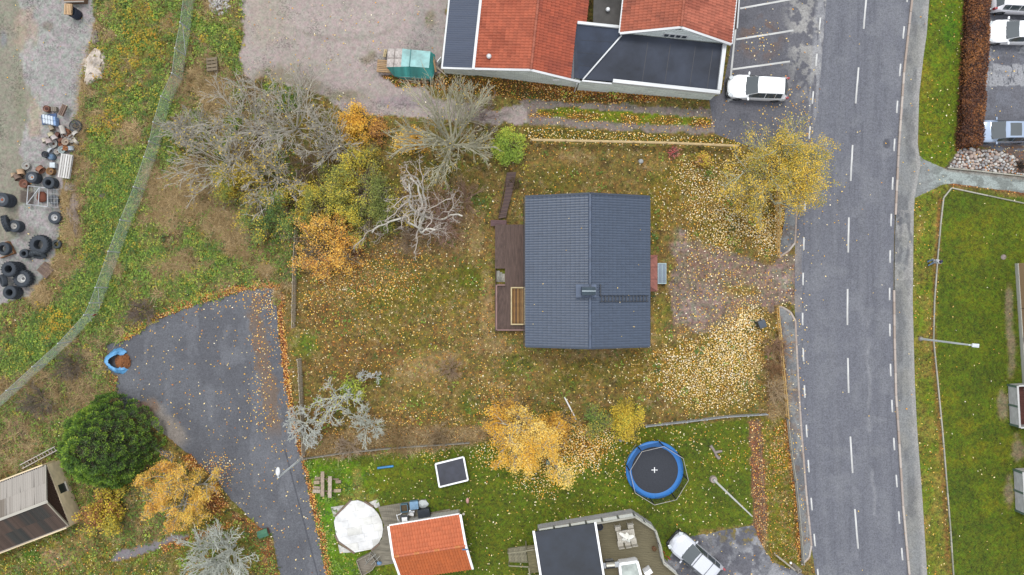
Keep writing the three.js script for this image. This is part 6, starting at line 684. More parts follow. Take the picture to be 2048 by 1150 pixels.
// terrace furniture
{
  const Y = 1.0, G = 'furniture on the raised terrace', c = at(1252, 1072, 1.7).setY(Y), wood = lift(mat('#cbc5b8', 0.85, 0, 'grain', [1, 0.5]), 1.15), ry = 0.17; const t = thing('terrace_table', 'weathered slatted table under the closed parasol on the raised terrace', 'table', c, G, ry); for (let i = 0; i < 11; i++) lpart(t, 'slat', box(0.11, 0.03, 0.92), wood, -0.62 + i * 0.125, 0.72, 0); for (const x of [-0.55, 0.55]) for (const z of [-0.38, 0.38]) lpart(t, 'leg', box(0.07, 0.7, 0.07), wood, x, 0.35, z);
  const ps = thing('parasol', 'closed cream parasol with drooping cloth in the slatted table', 'parasol', c.clone(), G), rr = rng(5), p = [], ix = [], n = 48, m = 8; for (let j = 0; j <= m; j++) for (let i = 0; i < n; i++) { const a = i / n * 6.2832, t2 = j / m, fold = 0.55 + 0.45 * Math.cos(a * 5 + 0.6), R = (0.04 + t2 * (0.2 + 0.42 * fold * (0.6 + 0.4 * Math.sin(a * 2 + 1)))); p.push(Math.cos(a) * R, 1.5 - t2 * 0.52 - 0.12 * t2 * t2 * fold + 0.03 * Math.sin(a * 9), Math.sin(a) * R); } for (let j = 0; j < m; j++) for (let i = 0; i < n; i++) { const a = j * n + i, b = j * n + (i + 1) % n; ix.push(a, a + n, b, b, a + n, b + n); } const pg = new THREE.BufferGeometry(); pg.setAttribute('position', new THREE.Float32BufferAttribute(p, 3)); pg.setIndex(ix); pg.computeVertexNormals(); lpart(ps, 'canopy', pg, lift(mat('#f4f4ea', 0.85, 0, null), 1.5)); lpart(ps, 'pole', rod(V(0, 0.02, 0), V(0, 1.55, 0), 0.025), galvM); lpart(ps, 'foot', new THREE.CylinderGeometry(0.25, 0.27, 0.07, 20), mat('#8a8a88', 0.8), 0, 0.05, 0);
  const chair = (x, z, r2, label) => { const g = thing('terrace_chair', label, 'chair', c.clone().add(V(x * Math.cos(ry) + z * Math.sin(ry), 0, -x * Math.sin(ry) + z * Math.cos(ry))), G, ry + r2); lpart(g, 'seat', rbox(0.44, 0.04, 0.44, 0.015), wood, 0, 0.43, 0); lpart(g, 'backrest', box(0.44, 0.46, 0.035), wood, 0, 0.68, 0.22); for (const a of [-0.2, 0.2]) for (const b of [-0.2, 0.2]) lpart(g, 'leg', box(0.04, 0.42, 0.04), wood, a, 0.21, b); };
  chair(-0.5, 0.62, 0, 'slatted chair on the near side of the terrace table, left one'); chair(0.06, 0.64, 0, 'slatted chair on the near side of the terrace table, middle one'); chair(0.56, 0.62, 0, 'slatted chair on the near side of the terrace table, right one'); chair(-0.5, -0.62, Math.PI, 'slatted chair on the far side of the terrace table, left one'); chair(0.5, -0.62, Math.PI, 'slatted chair on the far side of the terrace table, right one');
  { const b = at(1199, 1053, 1.25), g = thing('blue_planter', 'dark blue round planter beside the black flat roof', 'planter', b.setY(Y)); lpart(g, 'pot', new THREE.LatheGeometry([[0.16, 0], [0.24, 0.2], [0.26, 0.42], [0.22, 0.44], [0.2, 0.3], [0, 0.3]].map(a => new THREE.Vector2(...a)), 20), mat('#2c3a58', 0.4)); lpart(g, 'soil', new THREE.CylinderGeometry(0.2, 0.2, 0.04, 16), mat('#2a2a2c', 0.95), 0, 0.36, 0); }
  { const b = at(1221, 1130, 1.9).setY(Y), g = thing('gas_grill', 'gas grill with a pale round hood on the raised terrace', 'grill', b, G, 0.1); const hd = new THREE.CylinderGeometry(0.26, 0.26, 0.66, 20, 1, false, 0, Math.PI); hd.rotateZ(Math.PI / 2); hd.rotateX(-Math.PI / 2); lpart(g, 'hood', hd, mat('#d8d4c6', 0.35, 0.3), 0, 0.86, 0.05); lpart(g, 'body', rbox(0.68, 0.3, 0.5, 0.02), darkM, 0, 0.71, 0.05); lpart(g, 'cart', rbox(0.6, 0.54, 0.42, 0.02), mat('#b9bcc0', 0.4, 0.4), 0, 0.28, 0.05); for (const x of [-0.52, 0.5]) lpart(g, 'side_shelf', rbox(0.32, 0.03, 0.42, 0.01), mat('#c9ccd0', 0.4, 0.4), x, 0.84, 0.03); for (const x of [-0.2, 0, 0.2]) lpart(g, 'knob', new THREE.CylinderGeometry(0.035, 0.035, 0.06, 12).rotateX(Math.PI / 2), darkM, x, 0.76, -0.24); }
  { const q = [[1237, 1127], [1276, 1121], [1288, 1165], [1242, 1172]].map(([a, b]) => at(a, b, 1.75)), g = thing('outdoor_bath', 'white rimmed outdoor bath with pale water at the lower edge of the terrace', 'hot tub', q[0].clone().add(q[2]).multiplyScalar(0.5).setY(Y)); const cc2 = q[0].clone().add(q[1]).add(q[2]).add(q[3]).multiplyScalar(0.25); for (let i = 0; i < 4; i++) part(g, 'wall', beam(q[i].clone().lerp(cc2, 0.1).setY(1.37 + i * 0.002), q[(i + 1) % 4].clone().lerp(cc2, 0.1).setY(1.37 + i * 0.002), 0.2, 0.74), whiteM); part(g, 'cover', prism(q.map(v => v.clone().lerp(cc2, 0.2).setY(1.62)), 0.06), mat('#c9d2cc', 0.35, 0, 'blotch', 0.4)); }
  { const b = at(1297, 1146, 1.8).setY(Y), g = thing('white_cabinet', 'small white cabinet with a red front beside the outdoor bath', 'cabinet', b, undefined, 0.6); lpart(g, 'body', box(0.6, 0.8, 0.34), whiteM, 0, 0.4, 0); lpart(g, 'door', box(0.54, 0.7, 0.03), mat('#b35a50', 0.7), 0, 0.4, 0.19); }
  { const b = at(1308, 1097, 1.2).setY(Y), g = thing('flower_pot', 'round clay pot with a withered brown plant by the terrace railing', 'flower pot', b); lpart(g, 'pot', new THREE.CylinderGeometry(0.18, 0.13, 0.26, 18), mat('#8a5a40', 0.9), 0, 0.13, 0); const r = rng(3), l = []; for (let i = 0; i < 60; i++) { const a = r() * 6.28, q = new THREE.CircleGeometry(0.05, 4); q.rotateX(r() * 3); q.rotateY(a); q.translate(Math.cos(a) * r() * 0.2, 0.3 + r() * 0.15, Math.sin(a) * r() * 0.2); l.push(q); } lpart(g, 'plant', merge(l), mat('#7a5a3c', 0.95, 0, null)); }
}
{ // red toy by the forecourt
  tag(structureless('red_rake', merge([rod(at(1328, 1109, 0.1), at(1342, 1119, 0.1), 0.025), rod(at(1336, 1112, 0.1), at(1340, 1120, 0.1), 0.03), rod(at(1330, 1107, 0.1), at(1326, 1102, 0.1), 0.03)]), mat('#c0583c', 0.6)), 'red-orange rake lying between the terrace and the silver car', 'rake');
  const b = at(525, 1068, 0.6).setY(0), g = thing('green_mailbox', 'small green box with a pitched lid beside the turning place', 'box', b, undefined, 0.35); lpart(g, 'body', box(0.7, 0.5, 0.45), mat('#8f5a4a', 0.8), 0, 0.28, 0); lpart(g, 'lid', poly3([V(-.42, .52, -.3), V(.42, .52, -.3), V(.42, .52, .3), V(-.42, .52, .3), V(-.42, .72, 0), V(.42, .72, 0)], [[0, 4, 5, 1], [2, 5, 4, 3], [0, 3, 4], [1, 5, 2], [0, 1, 2, 3]]), mat('#4f8a6c', 0.6));
  const st = at(1282, 322, 0.15); tag(structureless('grey_boulder', rockGeo(5, 0.2, 0.7).translate(st.x, 0.1, st.z), mat('#b9bcbc', 0.95, 0, 'fine', 3)), 'small grey boulder in the grass north of the dark-roofed house', 'rock');
}
function rockGeo(seed, r, flat = 0.75, detail = 2) { const g = new THREE.IcosahedronGeometry(r, detail), p = g.attributes.position; for (let i = 0; i < p.count; i++) { const x = p.getX(i) / r, y = p.getY(i) / r, z = p.getZ(i) / r, k = 0.72 + 0.55 * fbm(x * 1.3 + seed * 3.1 + y, z * 1.3 + seed + y * 0.7, 3); p.setXYZ(i, x * r * k, y * r * k * flat, z * r * k); } g.computeVertexNormals(); return g; }
// green skip-like container and pallets
function pallet(label, px, py, h, ry, hex, { n = 6, L = 1.2, W = 0.8, tilt = 0, g: grp, slatsAlong = true } = {}) { const g = thing('pallet', label, 'pallet', at(px, py, h).setY(h - 0.14), grp); g.rotation.set(0, ry, tilt); const m = [hex, shade(hex, 0.85), shade(hex, 1.1)].map(c => mat(c, 0.9, 0, 'grain', [1, 0.5])); for (let i = 0; i < n; i++) lpart(g, 'slat', box(L, 0.022, W / n * 0.72), m[i % 3], 0, 0.133, -W / 2 + (i + 0.5) * W / n); for (const x of [-L / 2 + 0.06, 0, L / 2 - 0.06]) lpart(g, 'runner', box(0.1, 0.1, W), m[1], x, 0.07, 0); for (const z of [-W / 2 + 0.05, 0, W / 2 - 0.05]) lpart(g, 'bottom_slat', box(L, 0.02, 0.1), m[1], 0, 0.01, z); return g; }
function shade(hex, f) { const c = lin(hex).map(v => Math.min(1, v * f)); return '#' + new THREE.Color(c[0], c[1], c[2]).getHexString(); }
{
  const g = thing('waste_container', 'faded turquoise metal waste container with rusty lid beside the orange-roofed building', 'waste container', at(822, 124)), h = 1.25, m = mat('#3fa39c', 0.6, 0, 'blotch', 0.5), lidM = mat('#9fdcdc', 0.5, 0, 'blotch', 0.35), rust = mat('#d6ccc6', 0.8, 0, 'blotch', 1.6); const T = (a, b, hh = h) => at(a, b, hh);
  const tl = T(776, 97), tm = T(805, 97), tm2 = T(822, 99.5), tr = T(861, 103), trr = T(867, 106, 0.95), bl = T(773, 134), bm = T(802, 133.5), bm2 = T(819, 133), br = T(858, 136), brr = T(865, 152, 0.8);
  part(g, 'rusty_lid', prism([tl, tm, bm, bl].map(v => v.setY(h)), 0.03), rust); part(g, 'flat_lid', prism([tm.clone(), tm2.clone(), bm2.clone(), bm.clone()].map((v, i) => V(v.x, h + 0.012, v.z)), 0.03), lidM); part(g, 'flat_lid', prism([tm2, tr, br, bm2].map(v => V(v.x, h + 0.03, v.z)), 0.03), lidM); part(g, 'lid_hinge', beam(V(tm2.x, h + 0.05, tm2.z), V(bm2.x, h + 0.05, bm2.z), 0.06, 0.06), mat('#2f7f80', 0.6)); for (const [a, b] of [[[790, 98], [787, 133]], [[775, 116], [803, 116]]]) part(g, 'lid_seam', beam(T(...a, h + 0.012), T(...b, h + 0.012), 0.03, 0.012), mat('#6d5a50', 0.8));
  const B = (v, k = 0.9, y = 0.12) => { const c = at(822, 118, h); return V(lerp(c.x, v.x, k), y, lerp(c.z, v.z, k)); }; const shell = [bl, bm, bm2, br]; 
  { const e = T(867, 120, 0.95), f = T(865, 148, 0.7), top = [tl, tr, br, bl], bot = [B(tl, 0.8), B(tr, 0.95), B(br, 0.95), B(bl, 0.62)], mid = [V(bl.x + 0.5, 0.7, bl.z + 0.55), V(bm2.x, 0.7, bm2.z + 0.62), V(br.x + 0.1, 0.7, br.z + 0.66)]; const Pp = [bl, bm2, br, mid[0], mid[1], mid[2], V(bl.x + 1.3, 0.1, bl.z + 0.72), V(br.x + 0.05, 0.1, br.z + 0.72), tr, V(tr.x + 0.32, 0.75, tr.z + 0.1), V(br.x + 0.32, 0.75, br.z + 0.55), tl, V(tl.x + 0.4, 0.1, tl.z + 0.1), V(tr.x + 0.05, 0.1, tr.z + 0.1)]; part(g, 'hull', poly3(Pp, [[0, 3, 4, 1], [1, 4, 5, 2], [3, 6, 7, 5, 4], [2, 10, 9, 8], [2, 5, 10], [5, 7, 10], [10, 7, 13, 9], [9, 13, 8], [11, 0, 3, 6, 12], [11, 12, 13, 8], [6, 12, 13, 7]]), m); part(g, 'rib', beam(bm2.clone().add(V(0, 0.02, 0)), mid[1].clone().add(V(0, 0, 0.02)), 0.08, 0.05), mat('#2b8a88', 0.6)); part(g, 'bottom_rail', beam(mid[0].clone().add(V(0.4, -0.1, 0.04)), mid[2].clone().add(V(0, -0.1, 0.04)), 0.07, 0.08), mat('#6d7a70', 0.7)); }
  pallet('tan wooden pallet stack end sticking out left of the turquoise container', 768, 132, 0.5, -0.08, '#c9a67c', { n: 7, L: 1.1, W: 1.0, g: 'pallets around the container' }); pallet('brown wooden pallet in front of the turquoise container', 834, 156, 0.3, -0.09, '#a9815e', { n: 6, L: 1.9, W: 0.62, g: 'pallets around the container' }); pallet('narrow pale pallet leaning at the upper left of the turquoise container', 770, 106, 0.5, 1.35, '#dcc69a', { n: 2, L: 0.62, W: 0.24, g: 'pallets around the container' }); pallet('slim upright pallet between the turquoise container and the building', 869, 128, 0.9, 1.75, '#c69c70', { n: 2, L: 1.25, W: 0.14, g: 'pallets around the container' });
  tag(structureless('plank', beam(at(872, 133, 0.3), at(895, 153, 0.1), 0.08, 0.04), mat('#c9bda8', 0.85)), 'pale plank leaning by the building corner', 'plank'); tag(structureless('white_board', rbox(0.5, 0.9, 0.05, 0.01).rotateY(0.9).translate(at(879, 122, 0.5).x, 0.46, at(879, 122, 0.5).z), whiteM), 'white board leaning on the lean-to wall', 'board');
  pallet('weathered grey pallet frame in the weeds near the chain-link fence', 424, 128, 0.5, 0.05, '#8f8068', { n: 4, L: 0.95, W: 1.1, tilt: 0.2 });
}
// ---------- the scrap yard on the west edge ----------
const G_T = 'old tyres in the gravel yard', G_R = 'bare wheel rims heaped in the yard';
function tyreGeo(R, w, Ri, lugs) { const l = [ringTyre(R, Ri, w, 36)]; if (lugs) for (let i = 0; i < lugs; i++) for (const s of [-1, 1]) { const b = new THREE.BoxGeometry(R * 0.09, w * 0.52, R * 0.09); b.rotateX(s * 0.55); b.translate(R + R * 0.025, s * w * 0.24, 0); b.rotateY((i + (s > 0 ? 0.5 : 0)) / lugs * 6.2832); l.push(b); } return merge(l); }
function tyre(label, px, py, top, R, w, { rim = null, hub = '#6d4a38', lugs = 0, tilt = null, hex = '#3b434d', name = 'tyre_casing', grp = G_T } = {}) {
  const p = at(px, py, top), g = thing(name, label, 'tyre', p.clone().setY(tilt ? top : top - w), grp); const y = tilt ? 0 : w / 2; if (tilt) g.rotation.set(tilt[0], tilt[1], tilt[2] ?? 0);
  lpart(g, 'tread', tyreGeo(R, w, R * (rim ? 0.52 : 0.5), lugs), mat(hex, 0.85, 0, 'fine', 2), 0, y, 0);
  if (rim) { const q = R * 0.53, r = new THREE.LatheGeometry([[0, 0.02], [q * 0.3, 0.02], [q * 0.34, 0.05], [q * 0.6, 0.03], [q * 0.86, 0.0], [q * 0.9, w * 0.4], [q, w * 0.44], [q, -w * 0.42], [q * 0.86, -w * 0.3]].map(a => new THREE.Vector2(...a)), 26); lpart(g, 'rim', r, mat(rim, 0.6, 0, 'blotch', 1), 0, y, 0); lpart(g, 'hub', new THREE.CylinderGeometry(q * 0.3, q * 0.32, 0.06, 16), mat(hub, 0.8), 0, y + 0.05, 0); }
  return g;
}
function stack(n, label, px, py, top, R, w, o = {}) { const p = at(px, py, top); for (let i = 0; i < n; i++) { const hy = top - i * w, k = 1 - hy / H; tyre(i ? `${label}, ${['', 'second', 'third'][i]} from its top` : `${label}, topmost`, p.x / (k / S) + 1024, p.z / (k / S) + 575, hy, R * (1 - i * 0.01), w * 0.98, i ? { ...o, rim: null } : o); } }
stack(3, 'tyre with rusty hub in the stack at the left picture edge', 2, 399, 1.05, 0.56, 0.35, { rim: '#8f9298', hub: '#a5542c' });
tyre('large tyre leaning upright beside the white-rimmed wheel', 13, 447, 0.62, 0.62, 0.4, { tilt: [0.2, 0.2, 1.15], lugs: 16 });
stack(2, 'tyre with white rim beside the leaning tyre', 27, 452, 0.7, 0.48, 0.35, { rim: '#d8d4ce', hub: '#8a8580' });
tyre('single wheel with white rim alone on the gravel', 108, 435, 0.42, 0.5, 0.4, { rim: '#e9e9ea', hub: '#6a6a6a' });
stack(2, 'grey tyre in the stack above the metal gate frame', 96, 365, 0.7, 0.48, 0.35);
stack(2, 'big wheel with pale rim and rusty hub among the rims', 62, 354, 0.75, 0.46, 0.36, { rim: '#c9ced4', hub: '#b4723c' });
tyre('small tyre lying inside the right end of the metal gate frame', 106, 399, 0.3, 0.4, 0.28);
tyre('huge deep-treaded tractor tyre in the middle of the yard edge', 76, 489, 0.75, 0.74, 0.6, { lugs: 20 });
tyre('small tyre with reddish inside right of the huge tractor tyre', 112, 488, 0.3, 0.36, 0.28, { hex: '#3f474a' });
stack(2, 'small tyre left of the huge tractor tyre', 47, 507, 0.66, 0.36, 0.32);
tyre('narrow tractor tyre with white-dusted lugs propped below the huge tyre', 76, 510, 0.42, 0.56, 0.22, { tilt: [1.15, -0.22, 0], lugs: 18, hex: '#4a525a' });
tyre('tyre sitting in the low wooden crate at the left edge', 5, 497, 0.7, 0.52, 0.42, {});
stack(2, 'very big tyre in the stack above the white-wheeled tractor tyre', 16, 538, 1.25, 0.58, 0.6, { lugs: 18 });
tyre('tractor wheel with a white rim at the lower end of the yard', 42, 557, 0.75, 0.66, 0.6, { rim: '#efefec', hub: '#6f6f72', lugs: 18 });
tyre('tyre leaning half under the very big stack', 7, 561, 0.5, 0.5, 0.36, { tilt: [0.2, 0, 0.7] });
stack(2, 'lowest tyre stack of the yard, beside the dry grass', 18, 585, 0.9, 0.54, 0.44, {});
// rims, drums and pots
function rimThing(label, px, py, R, w, hex, { lie = null, y = 0, open = true, inner = '#5a3d30' } = {}) {
  const g = thing('wheel_rim', label, 'wheel rim', at(px, py, y + w).setY(lie ? y + R : y), G_R); const m = mat(hex, 0.75, 0, 'blotch', 1.5);
  const gg = new THREE.LatheGeometry([[R * 0.3, w * 0.55], [R * 0.78, w * 0.5], [R * 0.84, w * 0.9], [R, w], [R, w * 0.94], [R * 0.88, w * 0.84], [R * 0.86, w * 0.16], [R, w * 0.06], [R, 0], [R * 0.82, 0.02]].map(a => new THREE.Vector2(...a)), 22); if (lie) { gg.translate(0, -w / 2, 0); gg.rotateX(1.57); gg.rotateY(lie); } lpart(g, 'rim', gg, m); const d = new THREE.CylinderGeometry(R * 0.3, R * 0.3, w * 0.2, 14); if (lie) { d.rotateX(1.57); d.rotateY(lie); } lpart(g, 'hub', d, mat(inner, 0.85), 0, lie ? 0 : w * 0.45, 0);
}
const rimLabels = ['largest grey rim lying flat at the left of the rim heap', 'white rim lying flat at the right of the rim heap', 'tan-white rim propped in the middle of the rim heap', 'small pale rim in the upper middle of the rim heap', 'white rim on its side at the upper right of the rim heap', 'cream rim on its side at the right of the rim heap', 'pinkish rim on its side behind the largest grey rim', 'cream rim on its side at the far left of the rim heap', 'yellowish rim on its side above the largest grey rim', 'pale rim on its side touching the largest grey rim', 'long pale rim roll along the top of the rim heap', 'flat rust-brown rim near the top of the rim heap', 'small rusty rim in the middle of the rim heap', 'small orange rim on top of the pale blue rim', 'pale blue rim lying flat above the white slatted pallet', 'blue-grey rim on its side above the white slatted pallet', 'white tilted rim at the lower left of the rim heap', 'small pale rim left of the white slatted pallet top', 'dark rusty rim on its side deep in the rim heap', 'small brown rim near the top right of the rim heap', 'tan rim roll at the upper left of the rim heap', 'thin rusty rim on its side in the middle of the heap'];
[[105, 287, .36, .3, '#c9c9c4'], [143, 277, .33, .3, '#d8d8d4'], [130, 283, .28, .3, '#d2bda8', 0, .15], [128, 272, .24, .28, '#cfc6c0'], [152, 268, .28, .26, '#ded8d0', .8], [154, 282, .3, .26, '#d9cfbf', 2.2], [97, 283, .28, .36, '#cbb8b4', .35], [90, 281, .26, .3, '#e0d6c2', .35], [102, 270, .26, .3, '#d9cfae', .5], [109, 276, .28, .34, '#d8cdc9', .5], [118, 258, .24, .7, '#d6cfc6', .25], [131, 264, .3, .26, '#9c5f3c'], [122, 288, .22, .3, '#a8623a'], [130, 296, .2, .34, '#d08a54', 0, .2], [123, 299, .3, .3, '#c4d4d4'], [141, 297, .26, .34, '#b9c4cc', .1], [103, 302, .28, .2, '#e3e8ee', 1], [113, 303, .22, .26, '#d4ccc4'], [116, 270, .24, .3, '#6f4436', 1.2], [138, 270, .2, .3, '#8a5a44'], [100, 255, .2, .4, '#b3a48c', .4], [120, 279, .2, .4, '#7c4a34', 1.9]].forEach(([x, y, R, w, hex, lie, yy], i) => rimThing(rimLabels[i], x, y, R, w, hex, { lie, y: yy ?? 0 }));
rimThing('pale open rim lying alone left of the rim heap', 51, 331, 0.32, 0.28, '#c9c7c0'); rimThing('white and rusty rim tipped beside the big pale-rimmed wheel', 81, 339, 0.32, 0.34, '#b07a60', { lie: 0.9 }); rimThing('rusty orange rim standing right of the big pale-rimmed wheel', 99, 342, 0.3, 0.4, '#b58a5c', { lie: 0 }); rimThing('cream rim lying on its side left of the big pale-rimmed wheel', 40, 344, 0.3, 0.4, '#d6b08a', { lie: 0.2 }); rimThing('brown rim lying on its side at the far left of the rims', 34, 354, 0.3, 0.4, '#8d7464', { lie: 0.5 }); rimThing('tan rim lying behind the brown rim at the far left', 27, 350, 0.24, 0.3, '#cbb090', { lie: 0.2 }); rimThing('rusty red rim with white collar above the metal gate frame', 46, 367, 0.34, 0.4, '#a06a54', { lie: 0 });
function drum(name, label, px, py, R, h, hex, inner, lie) { const g = thing(name, label, 'drum', at(px, py, lie ? R : h).setY(lie ? R : 0)); const l = new THREE.LatheGeometry([[0, 0.02], [R, 0.0], [R, h * 0.33], [R * 1.03, h * 0.34], [R, h * 0.36], [R, h * 0.66], [R * 1.03, h * 0.67], [R, h * 0.69], [R, h], [R * 0.93, h], [R * 0.92, h * 0.8], [0, h * 0.8]].map(a => new THREE.Vector2(...a)), 22); if (lie) { l.translate(0, -h / 2, 0); l.rotateX(1.57); l.rotateY(lie); } lpart(g, 'shell', l, mat(hex, 0.6, 0, 'blotch', 1)); const d = new THREE.CylinderGeometry(R * 0.5, R * 0.5, 0.04, 14); if (lie) { d.rotateX(1.57); d.rotateY(lie); } lpart(g, 'bung', d, mat(inner, 0.8), 0, lie ? 0 : h * 0.82, 0); }
drum('steel_drum', 'dark blue-black drum standing left of the rim heap', 89, 308.5, 0.26, 0.5, '#2b3342', '#1c1e22'); drum('steel_drum', 'blue-grey drum beside the dark drum left of the rim heap', 101, 313, 0.24, 0.4, '#7d9ab8', '#6888a8'); drum('steel_drum', 'rust-brown round pot at the upper end of the scrap row', 92, 217, 0.26, 0.35, '#96604a', '#4a2018'); drum('steel_drum', 'dark blue barrel under the small pallet at the top of the yard', 142, 22, 0.4, 0.85, '#2b3850', '#22303f'); drum('black_tub', 'black tub with a pale rim at the edge of the dry grass', 150, 252, 0.5, 0.35, '#3a4450', '#20252c');
pallet('tan slatted pallet lid lying on the dark blue barrel', 135.5, 18, 1.02, 1.5, '#e2bd92', { n: 5, L: 0.85, W: 0.6 }); pallet('white-painted slatted pallet with red ends beside the rim heap', 130, 332, 0.6, 1.42, '#e9e6e2', { n: 5, L: 1.9, W: 0.95 }); pallet('brown weathered pallet lying askew at the lower yard edge', 90, 540, 0.25, -0.72, '#8a7468', { n: 9, L: 1.0, W: 0.95 }); pallet('grey-brown stool-like pallet frame next to the concrete block', 124.5, 220, 0.6, 1.15, '#8c7466', { n: 3, L: 0.9, W: 0.42 });
{ const g = thing('concrete_block', 'grey hollow concrete block beside the rust-brown pot', 'block', at(107, 218)); const p = at(107, 218, 0.3); part(g, 'body', box(0.42, 0.3, 0.36, p.x, 0.15, p.z), mat('#948a7c', 0.95, 0, 'fine', 2)); for (const [x, z] of [[-0.1, -0.08], [0.1, -0.08], [-0.1, 0.08], [0.1, 0.08]]) part(g, 'hole', box(0.06, 0.02, 0.06, p.x + x, 0.295, p.z + z), darkM); }
{ const g = thing('wrapped_blocks', 'pile of pale blue plastic-wrapped blocks strapped in rows', 'blocks', at(98, 238)), m = mat('#dfeaf6', 0.3, 0, 'mottle', 1.5), r = rng(2); for (let i = 0; i < 5; i++) for (let j = 0; j < 2; j++) { const p = at(86 + i * 5.4 + j * 0.8, 232.5 + j * 9 + i * 1.2, 0.55); const b = rbox(0.19, 0.5, 0.36, 0.05); b.rotateY(0.12); b.translate(p.x, 0.28, p.z); part(g, 'block', b, i > 3 ? mat('#8aaede', 0.3) : m); } part(g, 'tray', box(1.2, 0.08, 0.78, at(98, 238, 0.1).x, 0.04, at(98, 238, 0.1).z, 0.12), mat('#3c5a8a', 0.6)); }
{ const p = at(104, 330, 0.4); tag(structureless('white_box', rbox(0.42, 0.4, 0.42, 0.03, p.x, 0.2, p.z), mat('#dbe6ee', 0.5)), 'small white cube left of the white slatted pallet', 'box'); }
{ // galvanised gate frame with mesh ends
  const g = thing('gate_frame', 'galvanised metal gate frame lying over scrap among the tyres', 'gate', at(88, 395)), m = mat('#d5d8dc', 0.4, 0.4), h = 0.5, q = (a, b) => at(a, b, h); for (const [a, b] of [[[56.5, 371.5], [95, 376]], [[95, 376], [95, 413.5]], [[56.5, 371.5], [53.5, 408.5]], [[53.5, 408.5], [95, 413.5]], [[53.5, 408.5], [79, 375]], [[79, 375], [76.5, 411]]]) part(g, 'bar', rod(q(...a), q(...b), 0.035, 0.035, 8), m);
  for (let i = 0; i < 8; i++) part(g, 'mesh_wire', rod(at(95 + i * 3, 377, h - 0.05), at(94 + i * 3, 415, h - 0.05), 0.012, 0.012, 5), m); for (let i = 0; i < 5; i++) part(g, 'mesh_wire', rod(at(95, 378 + i * 9, h - 0.06), at(117, 379 + i * 9, h - 0.06), 0.012, 0.012, 5), m); for (const [x, y] of [[56, 372], [95, 376], [95, 413], [54, 408], [116, 380], [116, 414]]) part(g, 'foot', rod(at(x, y, h), at(x, y, h).setY(0), 0.03, 0.03, 6), m);
  const gr = thing('floor_grate', 'brown slatted grate lying under the left end of the gate frame', 'grate', at(52, 391)); for (let i = 0; i < 10; i++) part(gr, 'slat', beam(at(40, 381 + i * 2.4, 0.08), at(66, 386 + i * 2.4, 0.08), 0.05, 0.05), mat('#7d6f68', 0.9)); tag(structureless('rusty_lump', rockGeo(9, 0.42, 0.55).translate(at(84, 394, 0.2).x, 0.2, at(84, 394, 0.2).z), mat('#7a4430', 0.95, 0, 'fine', 3)), 'rusty brown lump of scrap under the gate frame', 'scrap');
  const cr = thing('wooden_crate', 'low open wooden crate holding a tyre at the left edge', 'crate', at(8, 500)), wm = mat('#a5744c', 0.9, 0, 'grain', 1); for (const [a, b] of [[[-14, 494], [18, 483]], [[18, 483], [30, 506]], [[30, 506], [2, 516]]]) part(cr, 'side_board', beam(at(...a, 0.15), at(...b, 0.15), 0.06, 0.28), wm);
}
{ const c = at(148, -2, 0.5), g = thing('rusty_trough', 'rusty metal trough cut off by the top picture edge', 'trough', c.clone().setY(0)); part(g, 'body', prism([[126, -16], [170, -14], [168, 3], [128, 4]].map(([a, b]) => at(a, b, 0.5)), 0.5), mat('#8a6a52', 0.8, 0, 'blotch', 1)); part(g, 'rim', beam(at(128, 4, 0.53), at(168, 3, 0.53), 0.08, 0.06), mat('#b9b2a8', 0.7)); }
// ---------- rocks ----------
{ const o = (name, label, px, py, seed, rx, rz, ry, h, hex) => { const rr = rng(seed), lumps = []; for (let i = 0; i < 6; i++) { const q = new THREE.IcosahedronGeometry(1, 4), P = q.attributes.position, sx = rx * (i ? 0.35 + rr() * 0.35 : 0.8), sz = rz * (i ? 0.3 + rr() * 0.3 : 0.8), a = rr() * 6.283, ox = i ? Math.cos(a) * rx * 0.5 : 0, oz = i ? Math.sin(a) * rz * 0.55 : 0; for (let k = 0; k < P.count; k++) { const x = P.getX(k), y = P.getY(k), z = P.getZ(k), f = fbm(x * 1.6 + seed * 7 + i * 3 + y, z * 1.6 + y * 1.3 + i, 4), c = Math.abs(fbm(x * 2.2 + 9 + i, z * 2.2 + y, 3) - 0.5), e = 0.6 + 0.75 * f - 0.35 * smooth(0.06, 0, c); P.setXYZ(k, x * sx * e + ox, y * h * e * (i ? 0.75 + rr() * 0.01 : 1), z * sz * e + oz); } q.computeVertexNormals(); lumps.push(q); } const g = merge(lumps); g.computeVertexNormals(); g.rotateY(ry); const U = g.attributes.position, uv = new Float32Array(U.count * 2); for (let k = 0; k < U.count; k++) { uv[2 * k] = U.getX(k) + U.getY(k) * 0.6; uv[2 * k + 1] = U.getZ(k) + U.getY(k) * 0.4; } g.setAttribute('uv', new THREE.BufferAttribute(uv, 2)); const p = at(px, py); const m = new THREE.Mesh(g, mat(hex, 0.95, 0, 'blotch', 0.55)); m.name = numbered(name); m.position.set(p.x, -0.02, p.z); scene.add(m); tag(m, label, 'rock'); };
  o('bedrock_outcrop', 'big pale pinkish bedrock outcrop at the edge of the gravel yard', 192, 132, 3, 1.0, 1.75, -0.45, 0.5, '#f0e2d4'); o('bedrock_outcrop', 'small pale bedrock hump above the big outcrop', 193, 72, 4, 0.35, 0.75, -0.1, 0.35, '#b5a798'); o('bedrock_outcrop', 'long low grey-brown bedrock ridge between the tyres and the green weeds', 150, 430, 6, 0.6, 1.9, 0.05, 0.4, '#a08f84'); o('bedrock_outcrop', 'pale bedrock lump at the upper end of the long ridge', 141, 377, 7, 0.55, 0.5, 0.3, 0.35, '#b3a79e'); o('bedrock_outcrop', 'low grey boulder pair in the bright green weeds', 206, 393, 8, 0.42, 0.25, 0.2, 0.25, '#9a8a80');
}
